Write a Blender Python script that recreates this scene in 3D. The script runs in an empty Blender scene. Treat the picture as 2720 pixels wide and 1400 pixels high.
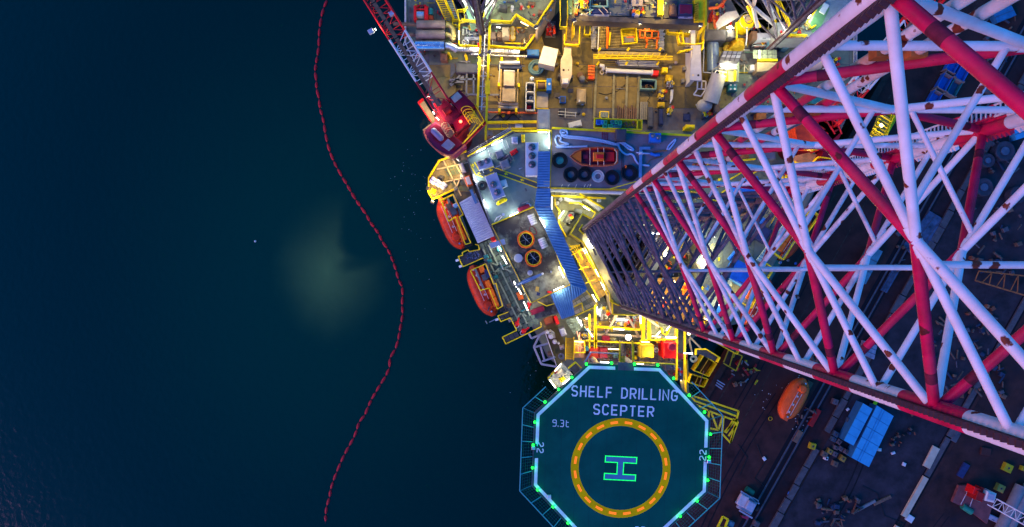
import bpy, math, random
from mathutils import Vector as V, Matrix
from mathutils.geometry import tessellate_polygon
random.seed(7)
sc = bpy.context.scene
COL = sc.collection
R = math.radians
# ---------------------------------------------------------------- camera
H, F, NX, NY = 118.0, 1813.0, 1399.0, 728.0      # camera height, focal length in photo pixels, point straight below
cd = bpy.data.cameras.new('camera'); cam = bpy.data.objects.new('camera', cd); COL.objects.link(cam)
cam.location = (0, 0, H); cam.rotation_euler = (0, 0, 0)
cd.sensor_width = 36; cd.lens = 36 * F / 2720
cd.shift_x = -(NX - 1360) / 2720; cd.shift_y = (NY - 700) / 2720
cd.clip_start = 0.5; cd.clip_end = 6000
sc.camera = cam
# ---------------------------------------------------------------- dusk sky, last glow of the sun, exposure
w = bpy.data.worlds.new('World'); sc.world = w; w.use_nodes = True
nt = w.node_tree
sky = nt.nodes.new('ShaderNodeTexSky'); sky.sky_type = 'NISHITA'; sky.sun_disc = False
sky.sun_elevation = R(1.0); sky.sun_rotation = R(242); sky.air_density = 1.6; sky.dust_density = 1.0; sky.ozone_density = 5.0
hs = nt.nodes.new('ShaderNodeHueSaturation'); hs.inputs['Saturation'].default_value = 1.22
nt.links.new(sky.outputs[0], hs.inputs['Color']); nt.links.new(hs.outputs[0], nt.nodes['Background'].inputs[0])
nt.nodes['Background'].inputs[1].default_value = 1.3
sd = bpy.data.lights.new('sun', 'SUN'); so = bpy.data.objects.new('sun', sd); COL.objects.link(so)
sd.energy = 0.62; sd.angle = R(40); sd.color = (1.0, 0.34, 0.52)
so.rotation_euler = (R(64), 0, R(-62))
sc.view_settings.view_transform = 'Standard'; sc.view_settings.look = 'None'
sc.view_settings.gamma = 1.0; sc.view_settings.exposure = 1.52; sc.view_settings.use_curve_mapping = False
sc.cycles.use_denoising = True
sc.cycles.max_bounces = 5; sc.cycles.diffuse_bounces = 2; sc.cycles.glossy_bounces = 2; sc.cycles.transmission_bounces = 2
sc.cycles.sample_clamp_indirect = 4.0; sc.cycles.sample_clamp_direct = 0
sc.cycles.caustics_reflective = False; sc.cycles.caustics_refractive = False
sc.cycles.use_light_tree = True

# ---------------------------------------------------------------- helpers
def P(px, py, z):                       # the point at height z that stands at pixel (px, py) of the photograph
    d = (H - z) / F
    return V(((px - NX) * d, -(py - NY) * d, z))
def S(n, z): return n * (H - z) / F     # photo pixels to metres at height z

class MB:
    def __init__(s): s.v = []; s.f = []; s.m = []; s.cur = 0
    def add(s, vs, fs):
        o = len(s.v); s.v += [V(x) for x in vs]
        for f in fs: s.f.append([o + i for i in f]); s.m.append(s.cur)
        return s
    def mi(s, i): s.cur = i; return s
    def poly(s, pts, z0, z1, holes=()):                 # prism from world xy points
        loops = [list(pts)] + [list(h) for h in holes]
        flat = [p for l in loops for p in l]; n = len(flat)
        vs = [(p[0], p[1], z1) for p in flat] + [(p[0], p[1], z0) for p in flat]
        fs = []
        tris = tessellate_polygon([[V((p[0], p[1], 0)) for p in l] for l in loops])
        for t in tris:
            a, b, c = [flat[i] for i in t]
            if (b[0]-a[0])*(c[1]-a[1]) - (b[1]-a[1])*(c[0]-a[0]) < 0: t = (t[0], t[2], t[1])
            fs.append(list(t)); fs.append([t[0]+n, t[2]+n, t[1]+n])
        o = 0
        for l in loops:
            k = len(l)
            for i in range(k):
                j = (i + 1) % k
                fs.append([o+i, o+i+n, o+j+n, o+j])
            o += k
        return s.add(vs, fs)
    def pp(s, pts, z0, z1, holes=()):                   # prism from pixel outline taken at its top
        return s.poly([P(x, y, z1) for x, y in pts], z0, z1, [[P(x, y, z1) for x, y in h] for h in holes])
    def box(s, c, sx, sy, z0, z1, a=0, ch=0.0):         # centre xy in metres, a = world angle in degrees
        ca, sa = math.cos(R(a)), math.sin(R(a))
        def q(hx, hy, z): return [(c[0]+x*ca-y*sa, c[1]+x*sa+y*ca, z) for x, y in ((-hx,-hy),(hx,-hy),(hx,hy),(-hx,hy))]
        ch = min(ch, sx*.3, sy*.3, (z1-z0)*.4)
        if ch <= 0:
            return s.add(q(sx/2, sy/2, z0) + q(sx/2, sy/2, z1), [[3,2,1,0],[4,5,6,7],[0,1,5,4],[1,2,6,5],[2,3,7,6],[3,0,4,7]])
        return s.add(q(sx/2, sy/2, z0) + q(sx/2, sy/2, z1-ch) + q(sx/2-ch, sy/2-ch, z1),
            [[3,2,1,0],[8,9,10,11]] + [[i,(i+1)%4,(i+1)%4+4,i+4] for i in range(4)] + [[i+4,(i+1)%4+4,(i+1)%4+8,i+8] for i in range(4)])
    def pb(s, x0, y0, x1, y1, z0, z1, a=0, ch=0.03):    # box from a pixel rectangle taken at its top; a = clockwise degrees in the picture
        c = P((x0+x1)/2, (y0+y1)/2, z1)
        return s.box(c, S(abs(x1-x0), z1), S(abs(y1-y0), z1), z0, z1, -a, ch)
    def tube(s, p0, p1, r, n=8, r2=None, cap=True):
        p0 = V(p0); p1 = V(p1); d = (p1 - p0)
        if d.length < 1e-6: return s
        d.normalize(); a = d.orthogonal().normalized(); b = d.cross(a)
        r2 = r if r2 is None else r2
        vs = [p0 + (a*math.cos(2*math.pi*i/n) + b*math.sin(2*math.pi*i/n))*r for i in range(n)]
        vs += [p1 + (a*math.cos(2*math.pi*i/n) + b*math.sin(2*math.pi*i/n))*r2 for i in range(n)]
        fs = [[i, (i+1)%n, (i+1)%n+n, i+n] for i in range(n)]
        if cap: fs += [list(range(n))[::-1], list(range(n, 2*n))]
        return s.add(vs, fs)
    def path(s, pts, r, n=6, closed=False):
        pts = [V(p) for p in pts]; k = len(pts); vs = []; up = V((0, 0, 1))
        for i, p in enumerate(pts):
            a = pts[i-1] if (i or closed) else p; b = pts[(i+1) % k] if (i < k-1 or closed) else p
            d = (b - a).normalized() if (b-a).length > 1e-9 else V((1,0,0))
            x = d.cross(up)
            x = x.normalized() if x.length > 1e-3 else V((1, 0, 0))
            y = x.cross(d)
            vs += [p + (x*math.cos(2*math.pi*j/n) + y*math.sin(2*math.pi*j/n))*r for j in range(n)]
        fs = []
        for i in range(k if closed else k-1):
            o, q = i*n, ((i+1) % k)*n
            fs += [[o+j, q+j, q+(j+1)%n, o+(j+1)%n] for j in range(n)]
        if not closed: fs += [list(range(n)), list(range((k-1)*n, k*n))[::-1]]
        return s.add(vs, fs)
    def cyl(s, c, r, z0, z1, n=16, r2=None): return s.tube((c[0], c[1], z0), (c[0], c[1], z1), r, n, r2)
    def lathe(s, c, prof, n=20):
        vs = []; fs = []; k = len(prof)
        for r, z in prof: vs += [(c[0]+r*math.cos(2*math.pi*i/n), c[1]+r*math.sin(2*math.pi*i/n), z) for i in range(n)]
        for j in range(k-1): fs += [[j*n+i, j*n+(i+1)%n, (j+1)*n+(i+1)%n, (j+1)*n+i] for i in range(n)]
        return s.add(vs, fs)
    def torus(s, c, Rr, r, z, n=24, m=8):
        return s.path([(c[0]+Rr*math.cos(2*math.pi*i/n), c[1]+Rr*math.sin(2*math.pi*i/n), z) for i in range(n)], r, m, True)
    def ball(s, c, rx, ry, rz, n=12, m=7):
        vs = []; fs = []
        for j in range(m):
            t = math.pi*j/(m-1)
            vs += [(c[0]+rx*math.sin(t)*math.cos(2*math.pi*i/n), c[1]+ry*math.sin(t)*math.sin(2*math.pi*i/n), c[2]+rz*math.cos(t)) for i in range(n)]
        for j in range(m-1): fs += [[j*n+i, (j+1)*n+i, (j+1)*n+(i+1)%n, j*n+(i+1)%n] for i in range(n)]
        return s.add(vs, fs)
    def beam(s, p0, p1, wd, ht):                        # rectangular bar
        p0 = V(p0); p1 = V(p1); d = (p1-p0).normalized(); x = d.cross(V((0,0,1)))
        x = x.normalized() if x.length > 1e-3 else V((1,0,0)); y = x.cross(d).normalized()
        q = lambda p: [p - x*wd/2 - y*ht/2, p + x*wd/2 - y*ht/2, p + x*wd/2 + y*ht/2, p - x*wd/2 + y*ht/2]
        return s.add(q(p0)+q(p1), [[0,1,2,3],[7,6,5,4],[0,4,5,1],[1,5,6,2],[2,6,7,3],[3,7,4,0]])
    def rail(s, pts, h=1.1, kick=True, post=1.6, r=.05):  # guard rail along 3D points
        pts = [V(p) for p in pts]
        for a, b in zip(pts, pts[1:]):
            L = (b-a).length; k = max(1, round(L/post)); u = V((0,0,1))
            for hh, rr in ((h, r*1.25), (h*.52, r*.8)): s.tube(a+u*hh, b+u*hh, rr, 5, cap=False)
            if kick: s.beam(a+u*.12, b+u*.12, .05, .22)
            for i in range(k+1): s.tube(a.lerp(b, i/k), a.lerp(b, i/k)+u*h, r*.8, 4, cap=False)
        return s

def rails(pxs, z, **k): return MB().rail([P(x, y, z) for x, y in pxs], **k)

def mesh(mb, name, mats, smooth=False, off=V((0,0,0))):
    me = bpy.data.meshes.new(name)
    me.from_pydata([v - off for v in mb.v], [], mb.f)
    for m in (mats if isinstance(mats, (list, tuple)) else [mats]): me.materials.append(m)
    if any(mb.m): me.polygons.foreach_set('material_index', mb.m)
    if smooth:
        me.polygons.foreach_set('use_smooth', [True]*len(me.polygons))
        try: me.set_sharp_from_angle(angle=R(42))
        except Exception: pass
    me.update(); return me
def wloc(o):
    p = V((0,0,0))
    while o is not None: p = p + o.location; o = o.parent
    return p
def part(name, mb, mats, parent, smooth=False, kind=None, label=None):
    o = bpy.data.objects.new(name, mesh(mb, name, mats, smooth, wloc(parent))); COL.objects.link(o); o.parent = parent
    if kind: o['kind'] = kind
    if label: o['label'] = label
    return o
def tag(o, label, cat, group=None):
    o['label'] = label; o['category'] = cat
    if group: o['group'] = group
    return o
def thing(name, label, cat, loc=(0,0,0), group=None):
    o = bpy.data.objects.new(name, None); COL.objects.link(o); o.location = loc; o.empty_display_size = .2
    return tag(o, label, cat, group)
def solo(name, mb, mats, label, cat, group=None, smooth=False):
    zs = min(v.z for v in mb.v); n = len(mb.v)
    off = V((sum(v.x for v in mb.v)/n, sum(v.y for v in mb.v)/n, zs))
    o = bpy.data.objects.new(name, mesh(mb, name, mats, smooth, off)); COL.objects.link(o); o.location = off
    return tag(o, label, cat, group)
def struct(name, mb, mats, kind='structure', smooth=False):
    o = bpy.data.objects.new(name, mesh(mb, name, mats, smooth)); COL.objects.link(o); o['kind'] = kind
    return o
def dup(root, loc, label=None, group=None):
    r = root.copy(); COL.objects.link(r); r.location = loc
    if label: r['label'] = label
    if group: r['group'] = group
    for ch in list(root.children):
        c = ch.copy(); COL.objects.link(c); c.parent = r
        for g in list(ch.children):
            d = g.copy(); COL.objects.link(d); d.parent = c
    return r

# ---------------------------------------------------------------- materials
def nd(t, k, **kw):
    n = t.nodes.new(k)
    for a, b in kw.items(): setattr(n, a, b)
    return n
MATS = {}
def M(name, col=None, rough=.55, metal=0.0, var=.18, scale=1.2, stain=None, samt=.35, bump=.0, bscale=20., spec=.16, slo=.46, shi=.68, speck=None, sthr=.7, fine=7.):
    if name in MATS: return MATS[name]
    m = bpy.data.materials.new(name); m.use_nodes = True; t = m.node_tree; b = t.nodes['Principled BSDF']
    L = t.links.new
    b.inputs['Metallic'].default_value = metal; b.inputs['Specular IOR Level'].default_value = spec
    geo = nd(t, 'ShaderNodeNewGeometry')
    n1 = nd(t, 'ShaderNodeTexNoise'); n1.inputs['Scale'].default_value = scale; n1.inputs['Detail'].default_value = 6; n1.inputs['Roughness'].default_value = .65
    L(geo.outputs['Position'], n1.inputs['Vector'])
    r1 = nd(t, 'ShaderNodeMapRange'); r1.inputs[1].default_value = .3; r1.inputs[2].default_value = .7
    r1.inputs[3].default_value = 1-var*1.6; r1.inputs[4].default_value = 1+var
    L(n1.outputs[0], r1.inputs[0])
    mx = nd(t, 'ShaderNodeMix', data_type='RGBA', blend_type='MULTIPLY'); mx.inputs[0].default_value = 1
    mx.inputs[6].default_value = (*col, 1); L(r1.outputs[0], mx.inputs[7])
    out = mx.outputs[2]
    if stain:
        n2 = nd(t, 'ShaderNodeTexNoise'); n2.inputs['Scale'].default_value = scale*.35; n2.inputs['Detail'].default_value = 8; n2.inputs['Roughness'].default_value = .7
        ad = nd(t, 'ShaderNodeVectorMath', operation='ADD'); ad.inputs[1].default_value = (31, 7, 3); L(geo.outputs['Position'], ad.inputs[0]); L(ad.outputs[0], n2.inputs['Vector'])
        r2 = nd(t, 'ShaderNodeMapRange'); r2.inputs[1].default_value = slo; r2.inputs[2].default_value = shi; r2.inputs[4].default_value = samt
        L(n2.outputs[0], r2.inputs[0])
        m2 = nd(t, 'ShaderNodeMix', data_type='RGBA'); L(r2.outputs[0], m2.inputs[0]); L(out, m2.inputs[6]); m2.inputs[7].default_value = (*stain, 1)
        out = m2.outputs[2]
    if speck:                                            # rust spots
        vo = nd(t, 'ShaderNodeTexVoronoi'); vo.inputs['Scale'].default_value = 1.9
        nz = nd(t, 'ShaderNodeTexNoise'); nz.inputs['Scale'].default_value = fine; nz.inputs['Detail'].default_value = 3
        L(geo.outputs['Position'], nz.inputs['Vector'])
        mm = nd(t, 'ShaderNodeVectorMath', operation='MULTIPLY_ADD'); L(nz.outputs['Color'], mm.inputs[0]); mm.inputs[1].default_value = (.22,.22,.22); L(geo.outputs['Position'], mm.inputs[2])
        L(mm.outputs[0], vo.inputs['Vector'])
        sp = nd(t, 'ShaderNodeSeparateColor'); L(vo.outputs['Color'], sp.inputs[0])
        th = nd(t, 'ShaderNodeMapRange'); th.inputs[1].default_value = sthr; th.inputs[2].default_value = 1.0; th.inputs[3].default_value = -.02; th.inputs[4].default_value = .43
        L(sp.outputs[0], th.inputs[0])
        ls = nd(t, 'ShaderNodeMath', operation='SUBTRACT'); L(th.outputs[0], ls.inputs[0]); L(vo.outputs['Distance'], ls.inputs[1])
        rr = nd(t, 'ShaderNodeMapRange'); rr.inputs[1].default_value = 0.; rr.inputs[2].default_value = .06; L(ls.outputs[0], rr.inputs[0])
        ra = nd(t, 'ShaderNodeMix', data_type='RGBA'); L(nz.outputs[0], ra.inputs[0]); ra.inputs[6].default_value = (*speck, 1); ra.inputs[7].default_value = (speck[0]*.25, speck[1]*.2, speck[2]*.3, 1)
        m3 = nd(t, 'ShaderNodeMix', data_type='RGBA'); L(rr.outputs[0], m3.inputs[0]); L(out, m3.inputs[6]); L(ra.outputs[2], m3.inputs[7])
        out = m3.outputs[2]
    L(out, b.inputs['Base Color'])
    r3 = nd(t, 'ShaderNodeMapRange'); r3.inputs[1].default_value = .3; r3.inputs[2].default_value = .7; r3.inputs[3].default_value = max(.05, rough-.12); r3.inputs[4].default_value = min(1, rough+.15)
    L(n1.outputs[0], r3.inputs[0]); L(r3.outputs[0], b.inputs['Roughness'])
    if bump > 0:
        n3 = nd(t, 'ShaderNodeTexNoise'); n3.inputs['Scale'].default_value = bscale; n3.inputs['Detail'].default_value = 4
        L(geo.outputs['Position'], n3.inputs['Vector'])
        bp = nd(t, 'ShaderNodeBump'); bp.inputs['Strength'].default_value = bump; bp.inputs['Distance'].default_value = .05
        L(n3.outputs[0], bp.inputs['Height']); L(bp.outputs[0], b.inputs['Normal'])
    MATS[name] = m; return m
def E(name, col, strength):
    if name in MATS: return MATS[name]
    m = bpy.data.materials.new(name); m.use_nodes = True; b = m.node_tree.nodes['Principled BSDF']
    b.inputs['Base Color'].default_value = (*[min(1, c) for c in col], 1)
    b.inputs['Emission Color'].default_value = (*col, 1); b.inputs['Emission Strength'].default_value = strength
    MATS[name] = m; return m
RUST = (.22, .045, .02)
white = M('white_paint', (.64,.64,.66), .5, var=.08, stain=(.46,.38,.36), samt=.5, speck=RUST, sthr=.62)
redp = M('crimson_paint', (.50,.006,.062), .45, var=.25, stain=(.30,.05,.06), samt=.5, speck=(.14,.02,.02), sthr=.9)
darkt = M('bare_steel_growth', (.075,.065,.085), .8, var=.5, scale=2.2, stain=(.15,.13,.15), samt=.6, bump=.4, bscale=6)
rackm = M('greased_rack', (.060,.028,.032), .6, var=.25, scale=2)
yel = M('yellow_paint', (.80,.58,.004), .5, var=.15, stain=(.35,.2,.02), samt=.4)
yeld = M('worn_yellow_paint', (.50,.33,.008), .6, var=.25, stain=(.2,.1,.03), samt=.6)
tan = M('tan_deck', (.20,.145,.048), .75, var=.22, scale=.5, stain=(.06,.05,.03), samt=.8, bump=.1)
gdeck = M('grey_green_deck', (.15,.17,.115), .65, var=.18, scale=.6, stain=(.06,.065,.045), samt=.7)
groof = M('blue_grey_roof', (.115,.155,.145), .5, var=.12, scale=.5, stain=(.05,.075,.08), samt=.6)
froof = M('stained_roof', (.20,.19,.13), .45, var=.25, scale=.75, stain=(.038,.028,.02), samt=1, slo=.44, shi=.58, spec=.3)
pdeck = M('purple_grey_deck', (.175,.138,.150), .6, var=.15, scale=.6, stain=(.09,.06,.06), samt=.55)
grey = M('grey_paint', (.16,.165,.17), .5, var=.15, stain=(.16,.14,.12), samt=.4)
dgrey = M('dark_grey_steel', (.065,.065,.075), .55, var=.25)
black = M('black_rubber', (.012,.013,.016), .45, var=.3)
steel = M('galvanised_steel', (.55,.55,.56), .32, metal=.8, var=.15)
brownp = M('brown_steel', (.13,.075,.05), .6, var=.3, stain=(.25,.13,.06), samt=.5)
cream = M('cream_paint', (.44,.36,.25), .5, var=.1, stain=(.3,.2,.12), samt=.4)
wht = M('plain_white', (.52,.52,.50), .5, var=.08, stain=(.45,.42,.4), samt=.3)
lav = M('lavender_sheet', (.27,.28,.34), .45, var=.1, stain=(.3,.3,.36), samt=.4)
bluer = M('blue_sheet', (.085,.195,.34), .4, var=.15, stain=(.05,.13,.25), samt=.4)
blue = M('blue_paint', (.02,.13,.45), .45, var=.2, stain=(.03,.07,.2), samt=.4)
sblue = M('sky_blue_cover', (.035,.27,.46), .5, var=.08, stain=(.03,.19,.34), samt=.5)
navy = M('navy_paint', (.02,.03,.09), .5, var=.2)
teal = M('teal_paint', (.02,.16,.17), .5, var=.2)
green = M('green_plastic', (.03,.35,.12), .45, var=.15)
orange = M('orange_paint', (.72,.13,.01), .4, var=.12, stain=(.5,.07,.01), samt=.4)
ored = M('orange_red_grp', (.60,.045,.010), .38, var=.25, stain=(.30,.03,.012), samt=.7)
red = M('signal_red', (.60,.01,.012), .4, var=.12)
maroon = M('maroon_paint', (.20,.012,.03), .45, var=.15)
cranered = M('crane_red', (.25,.003,.012), .4, var=.15, stain=(.14,.004,.014), samt=.5)
wood = M('weathered_plank', (.16,.085,.05), .8, var=.35, scale=2)
grate = M('grating', (.085,.115,.10), .6, var=.2, scale=1.5, bump=.3, bscale=30)
conc = M('concrete', (.075,.068,.072), .85, var=.25, stain=(.05,.05,.05), samt=.6, bump=.2)
LAMP = E('lamp_white', (1, .96, .86), 5); LAMPC = E('lamp_cool', (.88, .94, 1), 5); LAMPY = E('lamp_yellow', (1, .70, .24), 4.5)
GRN = E('green_lens', (.004, 1, .02), 3); RED = E('red_lens', (1, .04, .02), 8); LED = E('green_led', (.01, 1, .10), .5); OLED = E('orange_led', (1, .2, .0), .32)

def lamp(pxs, z, parent, mat=None, r=.065, pw=170):             # fluorescent tube lamp: housing and glowing tube
    a, b = P(*pxs[:2], z), P(*pxs[2:], z)
    h = part('lamp', MB().beam(a.lerp(b,-.06), a.lerp(b,.02), .2, .2).beam(a.lerp(b,.98), a.lerp(b,1.06), .2, .2), grey, parent)
    part('tube', MB().tube(a, b, r, 6), mat or LAMP, h)
    light('tube_light', 'POINT', (a+b)/2 - V((0,0,.3)), pw, {LAMPC: COOLW, LAMPY: WARM}.get(mat, WH), h, .3)
    return h
def light(name, kind, loc, energy, col, parent, size=.4, aim=None, spot=90, blend=.6):
    d = bpy.data.lights.new(name, kind); o = bpy.data.objects.new(name, d); COL.objects.link(o)
    d.energy = energy * LK; d.color = col
    if kind == 'SPOT': d.spot_size = R(spot); d.spot_blend = blend
    d.shadow_soft_size = size
    o.parent = parent; o.location = V(loc) - wloc(parent)
    if aim is not None: o.rotation_euler = (V(aim) - V(loc)).to_track_quat('-Z', 'Y').to_euler()
    return o
def flood(px, py, z, aim, energy, col, parent, spot=110, mat=None):  # floodlight head on a short post, with its light
    p = P(px, py, z); t = P(*aim); d = (t - p).normalized()
    h = part('floodlight', MB().beam(p - d*.35, p - d*.05, .55, .4).tube(p - V((0,0,1.2)), p - V((0,0,.2)), .05, 5), dgrey, parent)
    part('lens', MB().beam(p - d*.05, p - d*.02, .48, .34), mat or LAMP, h)
    light('floodlight_light', 'SPOT', p + d*.1, energy, col, h, .25, t, spot)
    return h
LK = .6
WARM = (1, .66, .15); YW = (1, .80, .30); WH = (1, .95, .68); COOLW = (.85, .95, 1)
def corr(a, b, c, d, n, z, hgt=.07, thick=.25):          # corrugated sheet, ridges parallel to a-b, n of them from ab to dc; pixel corners
    mb = MB(); a, b, c, d = [P(*q, z) for q in (a, b, c, d)]
    prof = []
    for i in range(n):
        for t, hh in ((0, -1), (.14, -1), (.2, .5), (.55, 1), (.94, .5)): prof.append(((i+t)/n, hh))
    prof.append((1, -1))
    vs = []
    for t, hh in prof:
        p, q = a.lerp(d, t), b.lerp(c, t); u = V((0,0,hh*hgt)); dn = V((0,0,-thick))
        vs += [p+u, q+u, q+dn, p+dn]
    fs = []
    for i in range(len(prof)-1):
        o = i*4; fs += [[o, o+1, o+5, o+4], [o+3, o+7, o+6, o+2], [o+1, o+2, o+6, o+5], [o, o+4, o+7, o+3]]
    fs += [[0, 3, 2, 1], [len(vs)-4, len(vs)-3, len(vs)-2, len(vs)-1]]
    return mb.add(vs, fs)
def panels(name, a, b, c, d, nu, nv, z, mats, parent, gap=.05, th=.08, skip=()):   # separate deck plates between four pixel corners
    a, b, c, d = [P(*q, z) for q in (a, b, c, d)]; k = 0
    at = lambda u, v: a.lerp(b, u).lerp(d.lerp(c, u), v)
    for i in range(nu):
        for j in range(nv):
            k += 1
            if (i, j) in skip: continue
            q = [at(i/nu, j/nv), at((i+1)/nu, j/nv), at((i+1)/nu, (j+1)/nv), at(i/nu, (j+1)/nv)]
            m = (q[0]+q[1]+q[2]+q[3])/4
            q = [p + (m-p).normalized()*gap for p in q]
            dz = V((0, 0, random.uniform(0, .02)))
            if (q[1]-q[0]).cross(q[3]-q[0]).z < 0: q = [q[0], q[3], q[2], q[1]]
            part(name, MB().add([p+dz for p in q] + [p - V((0,0,th)) for p in q], [[0,1,2,3],[7,6,5,4],[0,4,5,1],[1,5,6,2],[2,6,7,3],[3,7,4,0]]), mats[k*7 % len(mats)] if isinstance(mats, list) else mats, parent)
# ---------------------------------------------------------------- water
def water():
    m = bpy.data.materials.new('harbour_water'); m.use_nodes = True; t = m.node_tree; b = t.nodes['Principled BSDF']; L = t.links.new
    geo = nd(t, 'ShaderNodeNewGeometry')
    # murky cloud with its lamp-lit glow painted into the water colour
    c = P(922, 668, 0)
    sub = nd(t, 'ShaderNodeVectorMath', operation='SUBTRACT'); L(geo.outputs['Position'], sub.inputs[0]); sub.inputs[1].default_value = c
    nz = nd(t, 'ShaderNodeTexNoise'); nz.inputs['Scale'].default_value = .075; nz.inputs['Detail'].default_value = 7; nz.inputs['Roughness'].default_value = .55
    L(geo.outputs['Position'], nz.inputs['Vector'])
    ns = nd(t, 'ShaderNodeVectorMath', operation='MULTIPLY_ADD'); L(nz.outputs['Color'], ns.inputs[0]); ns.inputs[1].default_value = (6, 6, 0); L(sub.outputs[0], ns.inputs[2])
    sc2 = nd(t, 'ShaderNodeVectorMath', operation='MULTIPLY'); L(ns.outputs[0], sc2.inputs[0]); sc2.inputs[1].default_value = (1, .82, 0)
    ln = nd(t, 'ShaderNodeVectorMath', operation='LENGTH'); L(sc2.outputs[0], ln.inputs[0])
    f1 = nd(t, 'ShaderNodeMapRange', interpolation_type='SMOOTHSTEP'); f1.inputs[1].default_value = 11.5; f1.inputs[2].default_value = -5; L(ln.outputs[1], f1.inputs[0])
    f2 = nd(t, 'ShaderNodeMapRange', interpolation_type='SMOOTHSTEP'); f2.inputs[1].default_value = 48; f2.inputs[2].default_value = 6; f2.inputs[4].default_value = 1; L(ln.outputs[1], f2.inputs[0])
    # shadowed notch on the rig side, painted as a gap in the glow
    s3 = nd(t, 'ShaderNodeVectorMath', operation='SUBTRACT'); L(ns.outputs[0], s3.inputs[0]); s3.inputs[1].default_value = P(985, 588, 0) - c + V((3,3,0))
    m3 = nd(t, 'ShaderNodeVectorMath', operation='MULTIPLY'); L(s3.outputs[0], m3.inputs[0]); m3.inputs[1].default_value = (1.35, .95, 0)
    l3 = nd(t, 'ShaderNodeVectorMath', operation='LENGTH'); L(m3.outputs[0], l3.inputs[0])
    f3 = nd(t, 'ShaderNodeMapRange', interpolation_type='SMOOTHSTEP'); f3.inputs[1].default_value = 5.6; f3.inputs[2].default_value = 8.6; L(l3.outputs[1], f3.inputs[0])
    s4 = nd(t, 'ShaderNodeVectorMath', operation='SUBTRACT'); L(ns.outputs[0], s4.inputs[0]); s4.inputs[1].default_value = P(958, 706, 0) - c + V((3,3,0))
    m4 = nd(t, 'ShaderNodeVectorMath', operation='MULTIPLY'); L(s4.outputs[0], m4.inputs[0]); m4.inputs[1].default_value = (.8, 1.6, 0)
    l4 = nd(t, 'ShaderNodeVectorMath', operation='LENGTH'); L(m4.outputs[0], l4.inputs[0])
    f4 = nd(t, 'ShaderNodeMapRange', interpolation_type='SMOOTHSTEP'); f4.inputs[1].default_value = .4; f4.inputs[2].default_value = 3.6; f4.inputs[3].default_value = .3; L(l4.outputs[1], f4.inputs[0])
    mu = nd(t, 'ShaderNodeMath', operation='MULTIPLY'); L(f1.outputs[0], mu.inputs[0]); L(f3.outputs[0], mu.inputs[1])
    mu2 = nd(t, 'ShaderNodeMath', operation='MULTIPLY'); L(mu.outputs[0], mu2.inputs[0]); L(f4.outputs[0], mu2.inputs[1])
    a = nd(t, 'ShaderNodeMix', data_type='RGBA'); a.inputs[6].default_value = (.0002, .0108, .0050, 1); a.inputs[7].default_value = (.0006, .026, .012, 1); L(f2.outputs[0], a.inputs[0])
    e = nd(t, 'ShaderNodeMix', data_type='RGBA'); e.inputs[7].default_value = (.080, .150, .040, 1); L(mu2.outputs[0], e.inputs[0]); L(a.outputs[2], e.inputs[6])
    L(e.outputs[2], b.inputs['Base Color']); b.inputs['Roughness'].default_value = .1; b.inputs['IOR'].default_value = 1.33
    wv = nd(t, 'ShaderNodeTexNoise'); wv.inputs['Scale'].default_value = .9; wv.inputs['Detail'].default_value = 5; L(geo.outputs['Position'], wv.inputs['Vector'])
    bp = nd(t, 'ShaderNodeBump'); bp.inputs['Strength'].default_value = .4; bp.inputs['Distance'].default_value = .13; L(wv.outputs[0], bp.inputs['Height']); L(bp.outputs[0], b.inputs['Normal'])
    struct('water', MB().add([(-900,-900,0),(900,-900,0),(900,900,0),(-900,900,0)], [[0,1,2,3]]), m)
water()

# ---------------------------------------------------------------- quay
QZ = 3.0
asph = M('asphalt', (.046,.017,.0145), .85, var=.45, scale=.35, stain=(.046,.018,.014), samt=.8, bump=.3, bscale=9)
asph2 = M('blue_black_ground', (.027,.021,.026), .8, var=.5, scale=.4, stain=(.024,.018,.024), samt=.6, bump=.3, bscale=7)
brownq = M('rusty_ground', (.026,.010,.010), .9, var=.4, scale=.5, stain=(.025,.015,.02), samt=.7, bump=.3, bscale=9)
def Q(s, t): return (1940 + .8718*s + .4898*t, 930 + .4898*s - .8718*t)   # s = away from the water, t = along the quay edge
def strip(mb, s0, s1, t0, t1, z0, z1): return mb.pp([Q(s0,t0), Q(s1,t0), Q(s1,t1), Q(s0,t1)], z0, z1)
struct('quay_ground', strip(MB(), 0, 2200, -1400, 1900, -2, QZ), asph)
struct('yard_ground', strip(MB(), 342, 606, -900, 1500, QZ-.2, QZ+.012), asph2)
struct('yard_ground', strip(MB(), 640, 2200, -900, 1500, QZ-.2, QZ+.012), M('yard_brown', (.042,.017,.0145), .85, var=.45, scale=.3, stain=(.009,.010,.017), samt=.7, bump=.3, bscale=8))
struct('track_strip', strip(MB(), 286, 318, -900, 1500, QZ-.2, QZ+.012), brownq)
mb = MB()
for s in (258, 276): strip(mb, s, s+4, -900, 1500, QZ-.1, QZ+.10)
struct('crane_rail', mb, dgrey)
pit = M('pit_black', (.006,.006,.009), .9)
mb = MB()
for s0, s1 in ((247, 257), (264, 274), (280, 286), (606, 612), (628, 632)): strip(mb, s0, s1, -900, 1500, QZ-.1, QZ+.006)
struct('cable_trench', mb, pit)
struct('quay_edge_beam', strip(MB(), -3, 13, -1400, 1900, QZ-1, QZ+.45), M('edge_beam', (.04,.024,.018), .85, var=.4, stain=(.03,.02,.02), samt=.6))
struct('faded_line', strip(MB(), 38, 41, -900, 1500, QZ-.1, QZ+.008), M('faded_line', (.045,.035,.025), .9, var=.6, scale=2))
struct('faded_line', strip(MB(), 120, 122, -900, 1500, QZ-.1, QZ+.008), MATS['faded_line'])
k = thing('concrete_kerb', 'broken pale concrete kerb wall running along the crane track on the quay', 'kerb', P(*Q(328, 0), QZ))
t = -620
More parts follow.
